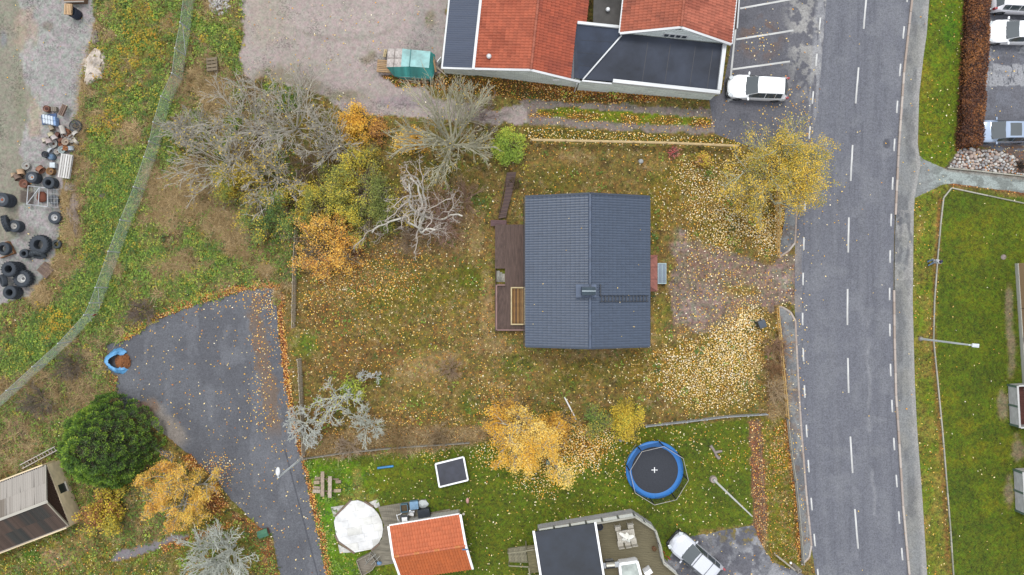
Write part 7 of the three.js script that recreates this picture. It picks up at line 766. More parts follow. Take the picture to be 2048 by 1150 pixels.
const stoneGeos = Array.from({ length: 8 }, (_, i) => rockGeo(i + 20, 0.5, 0.75, 1)), stoneMs = ['#d8d4d0', '#c4c0bc', '#b5b3b4', '#d9c7bb', '#a9a6a6', '#e6e3de', '#c9b4a8'].map(c => mat(c, 0.9, 0, 'fine', 2));
{ const g = group('stone_bank'), r = rng(44), poly2 = [[1896, 335], [1919, 300], [1950, 297], [2008, 306], [2034, 318], [2030, 348], [1960, 340]], done = []; let tries = 0; while (done.length < 250 && tries++ < 9000) { const x = 1890 + r() * 150, y = 294 + r() * 56; if (!inPoly(x, y, poly2)) continue; const s = 4.2 + r() * 4.6; if (done.some(d => Math.hypot(d[0] - x, d[1] - y) < (d[2] + s) * 0.43)) continue; done.push([x, y, s]); const p = at(x, y), m = new THREE.Mesh(stoneGeos[(r() * 8) | 0], stoneMs[(r() * 7) | 0]); m.name = 'stone'; m.position.set(p.x, 0.03, p.z); m.scale.setScalar(s / 25 * 1.15); m.rotation.set(r() * 6, r() * 6, r() * 6); g.add(m); }
  for (let i = 0; i < 14; i++) { const p = at(2034 + i * 4, 347 + i * 0.6), m = new THREE.Mesh(stoneGeos[i % 8], stoneMs[5]); m.name = 'stone'; m.position.set(p.x, 0.04, p.z); m.scale.setScalar(0.16); g.add(m); } }
{ const g = thing('rubble_heap', 'heap of white broken stones in the weeds at the top', 'rubble', at(440, 8)), r = rng(45); for (let i = 0; i < 120; i++) { const a = r() * 6.283, q = Math.sqrt(r()), p = at(440 + Math.cos(a) * q * 20, 8 + Math.sin(a) * q * 22), m = new THREE.Mesh(stoneGeos[(r() * 8) | 0], stoneMs[[0, 1, 2, 5][(r() * 4) | 0]]); m.name = 'stone'; m.position.set(p.x - g.position.x, 0.05 + (1 - q) * 0.3 * r(), p.z - g.position.z); m.scale.set(0.16 + r() * 0.22, 0.14 + r() * 0.1, 0.16 + r() * 0.2); m.rotation.set(r() * 3, r() * 6, r() * 3); g.add(m); } }
// ---------- the person on the verge ----------
function blobs(res, c, half, caps, k = 0.03) { // smooth union of tapered capsules, meshed
  const mc = new MarchingCubes(res, new THREE.MeshStandardMaterial(), false, false, 200000); mc.isolation = 0; const f = mc.field, h2 = res / 2, pa = V();
  for (let z = 0; z < res; z++) for (let y = 0; y < res; y++) for (let x = 0; x < res; x++) { const px = c.x + (x - h2) / h2 * half, py = c.y + (y - h2) / h2 * half, pz = c.z + (z - h2) / h2 * half; let d = 9; for (const [a, b, ra, rb] of caps) { const abx = b[0] - a[0], aby = b[1] - a[1], abz = b[2] - a[2], t = clamp(((px - a[0]) * abx + (py - a[1]) * aby + (pz - a[2]) * abz) / (abx * abx + aby * aby + abz * abz + 1e-9)); const e = Math.hypot(px - a[0] - abx * t, py - a[1] - aby * t, pz - a[2] - abz * t) - lerp(ra, rb, t); const hh = clamp(0.5 + 0.5 * (d - e) / k); d = lerp(d, e, hh) - k * hh * (1 - hh); } f[x + y * res + z * res * res] = -d; }
  mc.update(); const n = mc.count ?? mc.geometry.drawRange.count, g = new THREE.BufferGeometry(); const P = new Float32Array(mc.positionArray.slice(0, n * 3)), N = new Float32Array(mc.normalArray.slice(0, n * 3)); for (let i = 0; i < n; i++) { P[i * 3] = c.x + P[i * 3] * half; P[i * 3 + 1] = c.y + P[i * 3 + 1] * half; P[i * 3 + 2] = c.z + P[i * 3 + 2] * half; } g.setAttribute('position', new THREE.BufferAttribute(P, 3)); g.setAttribute('normal', new THREE.BufferAttribute(N, 3)); return g;
}
{
  const g = thing('person', 'person in a white dotted jacket and light blue jeans walking on the verge', 'person', at(1857, 524), undefined, 2.6); // faces +z
  const body = [[[-.1, .92, 0], [.1, .92, 0], .12, .12], [[0, .95, 0], [0, 1.2, .01], .14, .15], [[-.1, 1.28, .01], [.1, 1.28, .01], .13, .13], [[0, 1.3, 0], [0, 1.46, .01], .07, .05], [[.09, .9, 0], [.1, .5, .12], .095, .065], [[.1, .5, .12], [.1, .1, -.02], .062, .042], [[-.09, .9, 0], [-.1, .5, -.02], .095, .065], [[-.1, .5, -.02], [-.1, .1, -.24], .062, .042], [[.1, .06, -.05], [.1, .05, .14], .05, .04], [[-.1, .06, -.27], [-.1, .045, -.1], .05, .04], [[.19, 1.36, 0], [.25, 1.1, -.05], .065, .052], [[.25, 1.1, -.05], [.27, .88, .08], .05, .036], [[-.19, 1.36, 0], [-.25, 1.1, .03], .065, .052], [[-.25, 1.1, .03], [-.22, .95, .22], .05, .036]];
  const head = [[[0, 1.52, .02], [0, 1.62, .01], .085, .1], [[0, 1.55, .07], [0, 1.56, .075], .055, .05], [[0, 1.57, .105], [0, 1.555, .125], .016, .02], [[.1, 1.58, 0], [.1, 1.56, 0], .018, .015], [[-.1, 1.58, 0], [-.1, 1.56, 0], .018, .015], [[0, 1.42, 0], [0, 1.5, .01], .052, .05]];
  const hand = (s, w, d) => { const l = [[w, [w[0], w[1] - .08, w[2] + d * .03], .028, .034]]; for (let i = 0; i < 4; i++) { const o = (i - 1.5) * 0.019, b = [w[0] + s * .004, w[1] - .09, w[2] + d * .03 + o], m = [b[0] - s * .008, b[1] - .04 + Math.abs(i - 1.2) * .004, b[2] + d * .006], e = [m[0] - s * .02, m[1] - .028, m[2]]; l.push([b, m, .0095, .009], [m, e, .009, .0075]); } l.push([[w[0], w[1] - .03, w[2] + .03], [w[0] - s * .02, w[1] - .07, w[2] + .062], .012, .01]); return l; };
  const skin = alb('#cf9f88'), jean = alb('#8fb4e6'), shoe = alb('#1c2440'), jw = alb('#eef0f2'), jd = alb('#56586a');
  const paint = (geo, fn) => { const p = geo.attributes.position, c = new Float32Array(p.count * 3); for (let i = 0; i < p.count; i++) { const q = fn(p.getX(i), p.getY(i), p.getZ(i)); c[i * 3] = q.r; c[i * 3 + 1] = q.g; c[i * 3 + 2] = q.b; } geo.setAttribute('color', new THREE.BufferAttribute(c, 3)); return geo; };
  const b = paint(blobs(120, V(0, .86, 0), 0.9, body, 0.04), (x, y, z) => y < 0.1 ? shoe : y < 0.86 ? (Math.abs(x) > 0.17 && y > 0.8 ? skin : jean) : (vn(x * 38 + 40, y * 38 + z * 30) > 0.66 ? jd : jw)), hd = paint(blobs(72, V(0, 1.57, 0.02), 0.2, head, 0.02), () => skin), h1 = paint(blobs(52, V(.27, .8, .09), 0.13, hand(1, [.27, .87, .085], 1), 0.006), () => skin), h2 = paint(blobs(52, V(-.22, .87, .24), 0.13, hand(-1, [-.22, .94, .225], 1), 0.006), () => skin);
  lpart(g, 'body', mergeGeometries([b, hd, h1, h2]), vcMat(0.85)); lpart(g, 'hair', blobs(60, V(0, 1.64, -.02), 0.2, [[[0, 1.66, -.015], [0, 1.6, -.045], .105, .1], [[0, 1.6, -.06], [0, 1.5, -.07], .09, .06]], 0.03), mat('#2a3050', 0.7, 0, null)); lpart(g, 'hood', blobs(60, V(0, 1.45, -.06), 0.24, [[[-.12, 1.44, -.06], [.12, 1.44, -.06], .06, .06], [[0, 1.47, -.11], [0, 1.42, -.12], .08, .07]], 0.03), mat('#f0f2f4', 0.8, 0, null));
  for (const x of [-.035, .035]) lpart(g, 'eye', new THREE.SphereGeometry(0.011, 10, 8), mat('#20242c', 0.3, 0, null), x, 1.585, .098); lpart(g, 'mouth', box(.045, .008, .01), mat('#a05a54', 0.6, 0, null), 0, 1.525, .112);
}
// ---------- vegetation ----------
const footprints = [[[1051, 394], [1299, 394], [1299, 692], [1051, 692]], [[985, 440], [1052, 440], [1052, 664], [985, 664]], [[884, -60], [1480, -60], [1460, 90], [1418, 197], [1160, 172], [884, 146]], [[670, 1002], [765, 1002], [770, 1100], [680, 1105]], [[756, 1014], [900, 1000], [925, 1120], [800, 1150], [750, 1130]], [[1075, 1048], [1263, 1018], [1330, 1060], [1345, 1160], [1085, 1160]], [[-80, 960], [95, 928], [150, 1035], [0, 1110], [-80, 1140]], [[2033, 520], [2130, 520], [2130, 1180], [2048, 1000]], [[1005, 345], [1036, 345], [1020, 440], [985, 452]], [[771, 97], [868, 103], [868, 152], [790, 148]]];
const sheetAt = (px, py) => { for (const s of sheetPolys) if (inPoly(px, py, s.pts)) return s; return null; };
const inside = (px, py) => footprints.some(f => inPoly(px, py, f));
const maskW = 560, maskH = 316, maskC = 4, mask = new Uint8Array(maskW * maskH); // 0 soil, 1 sheet, 2 building
for (let j = 0; j < maskH; j++) for (let i = 0; i < maskW; i++) { const x = GX0 + (i + 0.5) * maskC, y = GY0 + (j + 0.5) * maskC; mask[j * maskW + i] = inside(x, y) ? 2 : sheetAt(x, y) ? 1 : 0; }
const maskAt = (px, py) => mask[clamp(((py - GY0) / maskC) | 0, 0, maskH - 1) * maskW + clamp(((px - GX0) / maskC) | 0, 0, maskW - 1)];
function tuftGeo(n, h0, h1, spread, width, lean, seed, segs = 1) {
  const r = rng(seed), p = [], ix = []; for (let i = 0; i < n; i++) { const a = r() * 6.283, q = Math.sqrt(r()) * spread, x = Math.cos(a) * q, z = Math.sin(a) * q, h = lerp(h0, h1, r()), b = a + (r() - 0.5) * 1.6, l = lean * (0.4 + r()), wx = -Math.sin(b) * width / 2, wz = Math.cos(b) * width / 2, o = p.length / 3;
    if (segs === 1) { p.push(x - wx, 0, z - wz, x + wx, 0, z + wz, x + Math.cos(b) * l * h, h, z + Math.sin(b) * l * h); ix.push(o, o + 1, o + 2); }
    else { const mx = x + Math.cos(b) * l * h * 0.4, mz = z + Math.sin(b) * l * h * 0.4; p.push(x - wx, 0, z - wz, x + wx, 0, z + wz, mx - wx * 0.8, h * 0.62, mz - wz * 0.8, mx + wx * 0.8, h * 0.62, mz + wz * 0.8, x + Math.cos(b) * l * h * 1.3, h * 0.8, z + Math.sin(b) * l * h * 1.3); ix.push(o, o + 1, o + 2, o + 2, o + 1, o + 3, o + 2, o + 3, o + 4); } }
  const g = new THREE.BufferGeometry(); g.setAttribute('position', new THREE.Float32BufferAttribute(p, 3)); g.setIndex(ix); g.computeVertexNormals(); const N = g.attributes.normal; for (let i = 0; i < N.count; i++) { const v = V(N.getX(i), Math.abs(N.getY(i)) + 0.9, N.getZ(i)).normalize(); N.setXYZ(i, v.x, v.y, v.z); } return g;
}
function leafyGeo(n, h0, h1, spread, size, seed) { const r = rng(seed), p = [], ix = []; for (let i = 0; i < n; i++) { const a = r() * 6.283, q = Math.sqrt(r()) * spread, c = V(Math.cos(a) * q, lerp(h0, h1, r() * (1 - q / spread * 0.5)), Math.sin(a) * q), u = V(Math.cos(a + r() - 0.5), (r() - 0.6) * 0.8, Math.sin(a + r() - 0.5)).normalize(), w = V(-u.z, (r() - 0.5) * 0.7, u.x).normalize(), s = size * (0.6 + r() * 0.7), o = p.length / 3; for (const [k, m] of [[0, 0], [0.45, 0.3], [1, 0], [0.45, -0.3]]) { const v = c.clone().addScaledVector(u, k * s).addScaledVector(w, m * s); p.push(v.x, v.y, v.z); } ix.push(o, o + 1, o + 2, o, o + 2, o + 3); } const g = new THREE.BufferGeometry(); g.setAttribute('position', new THREE.Float32BufferAttribute(p, 3)); g.setIndex(ix); g.computeVertexNormals(); return g; }
function scatter(name, label, category, geo, m, list) { // list of [px,py,y,scale,tilt,r,g,b]
  const o = new THREE.InstancedMesh(geo, m, list.length), M = new THREE.Matrix4(), q = new THREE.Quaternion(), e = new THREE.Euler(), r = rng(list.length), c = new THREE.Color();
  list.forEach((l, i) => { const k = 1 / S; e.set((r() - 0.5) * l[4], r() * 6.283, (r() - 0.5) * l[4], 'YXZ'); q.setFromEuler(e); M.compose(V((l[0] - 1024) * k, l[2], (l[1] - 575) * k), q, V(l[3], l[3] * (0.8 + r() * 0.4), l[3])); o.setMatrixAt(i, M); o.setColorAt(i, c.setRGB(l[5], l[6], l[7])); });
  o.name = numbered(name); o.userData.kind = 'stuff'; o.userData.label = label; o.userData.category = category; scene.add(o);
}
const white = (rough, extra) => new THREE.MeshStandardMaterial({ color: 0xffffff, roughness: rough, side: THREE.DoubleSide, ...extra });
const leafWhite = (t = 0.3) => new THREE.MeshPhysicalMaterial({ color: 0xffffff, roughness: 0.9, transmission: t, thickness: 0, side: THREE.DoubleSide });
{
  const r = rng(101), lawn = [], lawn2 = [], dry = [], weed = [], yel = [], leaves = [], leafBig = [];
  const area = (CELL / S) ** 2, jit = (px, py, f, out, tint) => { const k = f * (0.35 + r() * 1.3) / K, w = (r() - 0.5) * 0.35; out.push(fld('r', px, py) * k * (1 + w) * tint[0], fld('g', px, py) * k * (1 - w * 0.3) * tint[1], fld('b', px, py) * k * (1 + w * 0.6) * tint[2]); return out; };
  const pal = [[lin('#f2dfb0'), lin('#eacb88'), lin('#f5ead0'), lin('#dcbc70'), lin('#cfab60')], [lin('#e0a838'), lin('#d99a34'), lin('#ecc25c'), lin('#c98a3a'), lin('#f0d79a')], [lin('#b5702e'), lin('#9a5426'), lin('#c98546'), lin('#7d4a2a'), lin('#e0b070')]];
  const sheetLeaf = { asphalt: (x, y) => 0.05 + 3 * smooth(1625, 1596, x) + 1.2 * smooth(150, 60, Math.hypot(x - 1600, y - 420)), parking: (x, y) => 0.5 + 7 * smooth(90, 30, Math.hypot(x - 1575, y - 225)) + 8 * smooth(40, 10, Math.hypot(x - 1522, y - 85)) + 2 * smooth(180, 260, y), turning_place: (x, y) => 1.6 + 9 * smooth(40, 10, Math.abs(x - 525) + Math.max(0, y - 840)) + 7 * smooth(640, 600, y) + 5 * smooth(560, 590, x) * smooth(700, 620, y) + 30 * smooth(40, 0, Math.hypot(x - 430, y - 940) - 10) + 9 * smooth(20, 0, (620 + (y - 935) * 0.22) - x - 10), pavement: () => 0.3, footpath: (x, y) => 3, forecourt: () => 1.2, east_parking: (x, y) => 0.8 + 14 * smooth(285, 298, y) + 10 * smooth(18, 4, Math.hypot(x - 1985, y - 115)), garden_path: () => 0.8 };
  for (let j = 0; j < FH - 1; j++) for (let i = 0; i < FW - 1; i++) {
    const x = GX0 + i * CELL, y = GY0 + j * CELL, k = j * FW + i, mk = maskAt(x + 2, y + 2); if (mk === 2) continue;
    const put = (d, fn) => { let n = d * area; n = (n | 0) + (r() < n - (n | 0) ? 1 : 0); for (let q = 0; q < n; q++) { const px = x + r() * CELL, py = y + r() * CELL; fn(px, py); } };
    const clump = 0.4 + 1.2 * fbm(x / 16, y / 16, 2);
    if (mk === 0) {
      put(F.lawn[k] * 34, (px, py) => (r() < 0.5 ? lawn : lawn2).push(jit(px, py, 1.4, [px, py, 0, 0.7 + r() * 0.8, 0.5], [1.05, 1.0, 0.85])));
      put(F.dry[k] * 48 * clump, (px, py) => { const l = [px, py, 0, F.dry[k] < 0.45 ? 0.25 + r() * 0.3 : 0.35 + r() * r() * 0.75, 0.7], p = r(); const c = p < 0.45 ? lin('#c4a878') : p < 0.75 ? lin('#9c8152') : p < 0.9 ? lin('#d2b98c') : lin('#7d6440'), f = (0.8 + r() * 0.7) / K; l.push(c[0] * f, c[1] * f, c[2] * f); dry.push(l); });
      put(F.weed[k] * 34 * clump, (px, py) => { const l = [px, py, 0, 0.6 + r() * 0.9, 0.4], p = r(); const c = p < 0.4 ? lin('#86a83a') : p < 0.65 ? lin('#6a8c2c') : p < 0.82 ? lin('#aebc48') : p < 0.9 ? lin('#c4b43c') : lin('#567a38'), f = (0.5 + r() * 1.0) / K; l.push(c[0] * f, c[1] * f, c[2] * f); weed.push(l); });
      put(F.yel[k] * 26 * clump, (px, py) => { const l = [px, py, 0.1, 0.7 + r() * 0.8, 0.4], p = r(), c = p < 0.3 ? lin('#dcb826') : p < 0.55 ? lin('#c4ac30') : p < 0.9 ? lin('#a0a83a') : lin('#dca428'), f = (0.7 + r() * 0.7) / K; l.push(c[0] * f, c[1] * f, c[2] * f); yel.push(l); });
    }
    let ld = F.leaf[k], hue = F.hue[k], yy = 0.05; if (mk === 1) { const s = sheetAt(x + 2, y + 2); if (s) { ld = (sheetLeaf[s.name] ?? (() => 0.5))(x, y); yy = s.y + 0.012; hue = s.name === 'turning_place' ? 0.45 : 0.3; } }
    put((ld < 12 ? ld * 1.3 : ld * 2.2 - 10.8) * (0.5 + fbm(x / 10, y / 10, 2)), (px, py) => { const h = clamp(hue + (r() - 0.5) * 0.5), pi = h < 0.3 ? 0 : h < 0.62 ? 1 : 2, c = pal[pi][(r() * 5) | 0], f = (0.8 + r() * 0.5) / K * 1.55; (r() < 0.5 ? leaves : leafBig).push([px, py, yy + r() * 0.03, 0.75 + r() * 0.65, 0.9, c[0] * f, c[1] * f, c[2] * f]); });
  }
  { const he = 2.9, hr = 4.6; for (let i = 0; i < 16; i++) { const x = 1.3 + r() * 8.8, z = -6.4 + r() * 10.4, y = hr - (hr - he) * Math.abs(x - 5.72) / 4.7 + 0.1, f = 1.35 / K, c = pal[0][(r() * 5) | 0]; leaves.push([x * S + 1024, z * S + 575, y, 0.9 + r() * 0.4, 0.5, c[0] * f, c[1] * f, c[2] * f]); } }
  const lm = white(0.85);
  scatter('lawn_grass', 'short green and straw-coloured grass covering the ground', 'grass', tuftGeo(9, 0.04, 0.1, 0.1, 0.02, 0.8, 1), lm, lawn); scatter('lawn_grass', 'short tufted grass mixed through the lawns', 'grass', tuftGeo(8, 0.03, 0.075, 0.12, 0.026, 1.2, 2), lm, lawn2);
  const half = (l, k) => l.filter((_, i) => i % 2 === k);
  for (const k of [0, 1]) { scatter('dry_grass', 'long bleached dry grass of the rough meadow', 'grass', tuftGeo(16, 0.3, 0.62, 0.12, 0.02, 1.3, 5 + k, 2), lm, half(dry, k)); scatter('weeds', 'leafy green nettles and weeds of the rough meadow', 'weeds', leafyGeo(13, 0.04, 0.36, 0.17, 0.115, 8 + k), leafWhite(0.2), half(weed, k)); }
  scatter('yellow_weeds', 'yellow-leaved weeds scattered in the rough meadow', 'weeds', leafyGeo(12, 0.1, 0.45, 0.16, 0.11, 12), leafWhite(0.25), yel);
  const kite = (s, f) => { const g = new THREE.BufferGeometry(); g.setAttribute('position', new THREE.Float32BufferAttribute([-s, 0, 0, 0, f, -s * 0.62, s, 0.3 * f, 0, 0, f, s * 0.62, 0, -0.2 * f, 0], 3)); g.setIndex([0, 4, 1, 1, 4, 2, 2, 4, 3, 3, 4, 0]); g.computeVertexNormals(); return g; };
  scatter('fallen_leaves', 'fallen yellow and brown leaves lying on grass and paving', 'leaves', kite(0.052, 0.012), leafWhite(0.15), leaves); scatter('fallen_leaves', 'larger fallen maple leaves lying on grass and paving', 'leaves', kite(0.064, 0.018), leafWhite(0.15), leafBig);
  console.log('tufts', lawn.length + lawn2.length, dry.length, weed.length, yel.length, 'leaves', leaves.length + leafBig.length);
}
// --- trees and shrubs
class Wood { constructor() { this.p = []; this.n = []; this.ix = []; }
  seg(a, b, r0, r1, n) { const d = b.clone().sub(a).normalize(); let s = V(0, 1, 0).cross(d); if (s.lengthSq() < 1e-5) s = V(1, 0, 0); s.normalize(); const t = d.clone().cross(s), o = this.p.length / 3; for (let k = 0; k < n; k++) { const c = Math.cos(k / n * 6.2832), e = Math.sin(k / n * 6.2832), x = s.x * c + t.x * e, y = s.y * c + t.y * e, z = s.z * c + t.z * e; this.p.push(a.x + x * r0, a.y + y * r0, a.z + z * r0, b.x + x * r1, b.y + y * r1, b.z + z * r1); this.n.push(x, y, z, x, y, z); const q = (k + 1) % n; this.ix.push(o + 2 * k, o + 2 * q, o + 2 * k + 1, o + 2 * q, o + 2 * q + 1, o + 2 * k + 1); } }
  geo() { const g = new THREE.BufferGeometry(); g.setAttribute('position', new THREE.Float32BufferAttribute(this.p, 3)); g.setAttribute('normal', new THREE.Float32BufferAttribute(this.n, 3)); const uv = new Float32Array(this.p.length / 3 * 2); for (let i = 0; i < uv.length / 2; i++) { uv[2 * i] = this.p[3 * i] + this.p[3 * i + 2]; uv[2 * i + 1] = this.p[3 * i + 1]; } g.setAttribute('uv', new THREE.BufferAttribute(uv, 2)); g.setIndex(this.ix); return g; } }
class Leaves { constructor() { this.p = []; this.c = []; this.ix = []; }
  add(c, u, w, s, col, aspect = 0.36) { const o = this.p.length / 3; for (const [k, m] of [[0, 0], [0.45, aspect], [1, 0], [0.45, -aspect]]) this.p.push(c.x + (u.x * k + w.x * m) * s, c.y + (u.y * k + w.y * m) * s, c.z + (u.z * k + w.z * m) * s); for (let i = 0; i < 4; i++) this.c.push(...col); this.ix.push(o, o + 1, o + 2, o, o + 2, o + 3); }
  geo() { const g = new THREE.BufferGeometry(); g.setAttribute('position', new THREE.Float32BufferAttribute(this.p, 3)); g.setAttribute('color', new THREE.Float32BufferAttribute(this.c, 3)); g.setIndex(this.ix); g.computeVertexNormals(); return g; } }
const leafVC = new THREE.MeshPhysicalMaterial({ vertexColors: true, roughness: 0.85, transmission: 0.3, thickness: 0, side: THREE.DoubleSide });
const rv = (r) => V(r() * 2 - 1, r() * 2 - 1, r() * 2 - 1);
/* o: base px, R reach, th trunk height, stems, lean range, levels, kids per level, wig, trop, rad, bark, leaves, pal, leafSize, flat */
function tree(name, label, category, o, grp) {
  const r = rng(o.seed ?? (o.base[0] * 7 + o.base[1])), b = at(...o.base), g = thing(name, label, category, b, grp), T = new Wood(), W = new Wood(), tips = [], L = o.levels ?? 3, kids = o.kids ?? [0, 5, 5, 4], ratio = o.ratio ?? [1, 0.62, 0.55, 0.5], wig = o.wig ?? 0.18, trop = o.trop ?? 0.05;
  const grow = (p, d, len, rad, lv) => { const ns = (o.ns ?? [0, 6, 4, 3, 3])[lv], w = lv <= 1 ? T : W; let q = p.clone(), dir = d.clone(), rr = rad; const pts = [q.clone()], dirs = [dir.clone()]; for (let i = 0; i < ns; i++) { dir.addScaledVector(rv(r), wig * (o.crook ? 1 + lv * 0.3 : 1)).add(V(0, trop, 0)).normalize(); if (q.y < 0.25 && dir.y < 0) dir.y = Math.abs(dir.y); const e = q.clone().addScaledVector(dir, len / ns); if (e.y < 0.06) e.y = 0.06; const r1 = rr * (1 - 0.5 / ns) * (i === ns - 1 && lv === L ? 0.5 : 1); w.seg(q, e, rr, r1, lv <= 1 ? 6 : lv === 2 ? 4 : 3); q = e; rr = r1; pts.push(q.clone()); dirs.push(dir.clone()); if (lv >= L - 1) tips.push([q.clone(), dir.clone()]); }
    if (lv < L) { const n = Math.round(kids[lv] * (0.75 + r() * 0.5)); for (let i = 0; i < n; i++) { const t = 0.22 + 0.78 * (i + r() * 0.8) / n, k = Math.min(ns, t * ns), i0 = Math.min(ns - 1, k | 0), pp = pts[i0].clone().lerp(pts[i0 + 1], k - i0), dd = dirs[i0 + 1], ax = rv(r).cross(dd).normalize(), an = (o.ang ?? 0.75) * (0.6 + r() * 0.7); const nd = dd.clone().applyAxisAngle(ax, an); if (o.flatten) nd.y *= o.flatten; grow(pp, nd.normalize(), len * ratio[lv] * (1.15 - 0.5 * t) * (0.75 + r() * 0.5), Math.max(o.minR ?? 0.006, rad * 0.55 * (1 - 0.3 * t)), lv + 1); } } };
  let top = b.clone(); if (o.th) { const ln = o.tilt ?? [0, 0]; let q = b.clone(); for (let i = 0; i < 5; i++) { const e = b.clone().add(V(ln[0] * (i + 1) / 5 + (r() - .5) * .06, o.th * (i + 1) / 5, ln[1] * (i + 1) / 5 + (r() - .5) * .06)); T.seg(q, e, o.rad * (1.25 - i * 0.09), o.rad * (1.16 - i * 0.09), 8); q = e; } top = q; }
  const st = o.stems ?? 6; for (let i = 0; i < st; i++) { const a = (i + r() * 0.7) / st * 6.283 + (o.rot ?? 0), sp = lerp(o.lean?.[0] ?? 0.5, o.lean?.[1] ?? 1.0, r()), d = V(Math.cos(a) * Math.sin(sp), Math.cos(sp), Math.sin(a) * Math.sin(sp)); if (o.bias) { d.x += o.bias[0]; d.z += o.bias[1]; d.normalize(); } const p0 = o.th ? top.clone().add(V(0, -0.15 * r(), 0)) : b.clone().add(V(Math.cos(a) * 0.25 * r() * o.R * 0.4, 0, Math.sin(a) * 0.25 * r() * o.R * 0.4)); grow(p0, d, o.R * (o.stemLen ?? 0.72) * (0.75 + r() * 0.5), o.rad * (o.th ? 0.62 : 1), 1); }
  const bm = mat(o.bark, 0.95, 0, 'mottle', 2); part(g, 'trunk', T.geo(), bm); if (W.p.length) { const tw = part(g, o.leaves ? 'twigs' : 'crown', W.geo(), mat(o.twig ?? o.bark, 0.95, 0, null)); tw.userData.kind = 'stuff'; }
  if (o.leaves) { const Q = new Leaves(), cols = o.pal.map(h => { const c = lin(h); return c.map(v => v / K * 1.6); }), per = o.leaves / tips.length, sz = o.leafSize ?? 0.1; for (const [p, d] of tips) { const dens = o.patch ? (o.soft ?? 0.1) + smooth(0.3, 0.62, fbm(p.x * o.patch + 30, p.z * o.patch + 7, 2)) * (1.8 - (o.soft ?? 0.1)) : 1; let n = per * dens * (0.4 + r() * 1.2); n = (n | 0) + (r() < n % 1 ? 1 : 0); const ci = fbm(p.x * 0.7 + 5, p.z * 0.7 + p.y, 2); for (let i = 0; i < n; i++) { const c = p.clone().addScaledVector(rv(r), o.fuzz ?? 0.22); if (c.y < 0.06) c.y = 0.06 + r() * 0.1; const u = rv(r).add(V(0, -0.15, 0)).normalize(), w = rv(r).cross(u).normalize(); if (r() < 0.6) { u.y *= 0.35; u.normalize(); w.set(-u.z, (r() - .5) * .5, u.x).normalize(); } const col = cols[clamp(((ci * 1.6 - 0.3 + (r() - 0.5) * 0.7) * cols.length) | 0, 0, cols.length - 1)], f = 0.75 + r() * 0.5; Q.add(c, u, w, sz * (0.6 + r() * 0.8), [col[0] * f, col[1] * f, col[2] * f]); } } part(g, 'crown', Q.geo(), leafVC).userData.kind = 'stuff'; }
  return g;
}
const YEL = ['#8f8a3c', '#a8993a', '#c7a83a', '#d9b640', '#e2c55c'], GOLD = ['#dba02c', '#e8b232', '#f0be3c', '#f4ca50', '#f6d878'], LIME = ['#7f9a2c', '#9ab034', '#b4c040', '#c9cc4a', '#d8c840'], OLIVE = ['#6f7a30', '#87903a', '#9c9c3c', '#c2b63a', '#e0c638'];
tree('roadside_tree', 'broad tree with thinning yellow-olive leaves beside the road fence', 'tree', { base: [1521, 354], R: 5.2, th: 2.0, soft: 0.9, rad: 0.19, stems: 11, lean: [0.1, 1.2], levels: 4, kids: [0, 7, 5, 4], ang: 0.9, wig: 0.14, bark: '#c4c1a4', twig: '#ccccae', minR: 0.017, leaves: 15000, pal: ['#94903c', '#b0a23a', '#ccac34', '#e0b834', '#ecca50'], leafSize: 0.095, patch: 0.9, fuzz: 0.3, seed: 3 });
tree('golden_tree', 'golden-yellow tree in the south garden beside the fence', 'tree', { base: [1062, 862], R: 5.0, soft: 0.55, th: 1.3, rad: 0.13, stems: 9, lean: [0.5, 1.2], levels: 4, kids: [0, 6, 5, 3], wig: 0.16, bark: '#d6cebc', minR: 0.017, leaves: 14500, pal: GOLD, leafSize: 0.09, patch: 0.8, fuzz: 0.3, ang: 0.95, bias: [-0.05, 0.08], seed: 8 });
tree('orange_tree', 'dense orange-yellow tree between the barn and the turning place', 'tree', { base: [390, 965], R: 3.3, th: 1.2, rad: 0.12, stems: 9, lean: [0.4, 1.15], levels: 4, kids: [0, 6, 5, 3], wig: 0.16, bark: '#b5b4ac', twig: '#c4c6be', minR: 0.017, leaves: 13000, pal: ['#cc9434', '#dca43a', '#e8b444', '#f0c25a', '#dcb944'], leafSize: 0.085, patch: 0.9, fuzz: 0.2, soft: 0.2, seed: 13 });
tree('yellow_green_shrub', 'yellow-green shrub in front of the barn end wall', 'shrub', { base: [228, 1012], R: 2.2, rad: 0.04, stems: 14, lean: [0.3, 1.2], levels: 3, kids: [0, 6, 5], bark: '#8a7a60', leaves: 6500, pal: ['#8f8a34', '#a8a030', '#c9b32e', '#d9bd34', '#a06a38'], leafSize: 0.12, seed: 17 });
tree('lichen_tree', 'bare tree thickly covered in pale grey lichen at the bottom edge', 'tree', { base: [470, 1090], R: 4.0, th: 0.7, rad: 0.12, stems: 12, lean: [0.3, 1.2], levels: 4, kids: [0, 6, 6, 4], ang: 0.6, wig: 0.16, bark: '#e4e8da', twig: '#eef2e6', minR: 0.023, bias: [-0.15, 0.15], seed: 21 });
tree('lichen_apple_tree', 'lichen-grey bare apple tree growing over the lower board fence', 'tree', { base: [618, 842], R: 2.3, th: 0.9, rad: 0.08, stems: 8, lean: [0.6, 1.35], levels: 4, kids: [0, 5, 5, 4], ang: 0.85, wig: 0.3, crook: 1, bark: '#dcded0', twig: '#f0f4ec', minR: 0.021, bias: [-0.3, 0.05], seed: 24 });
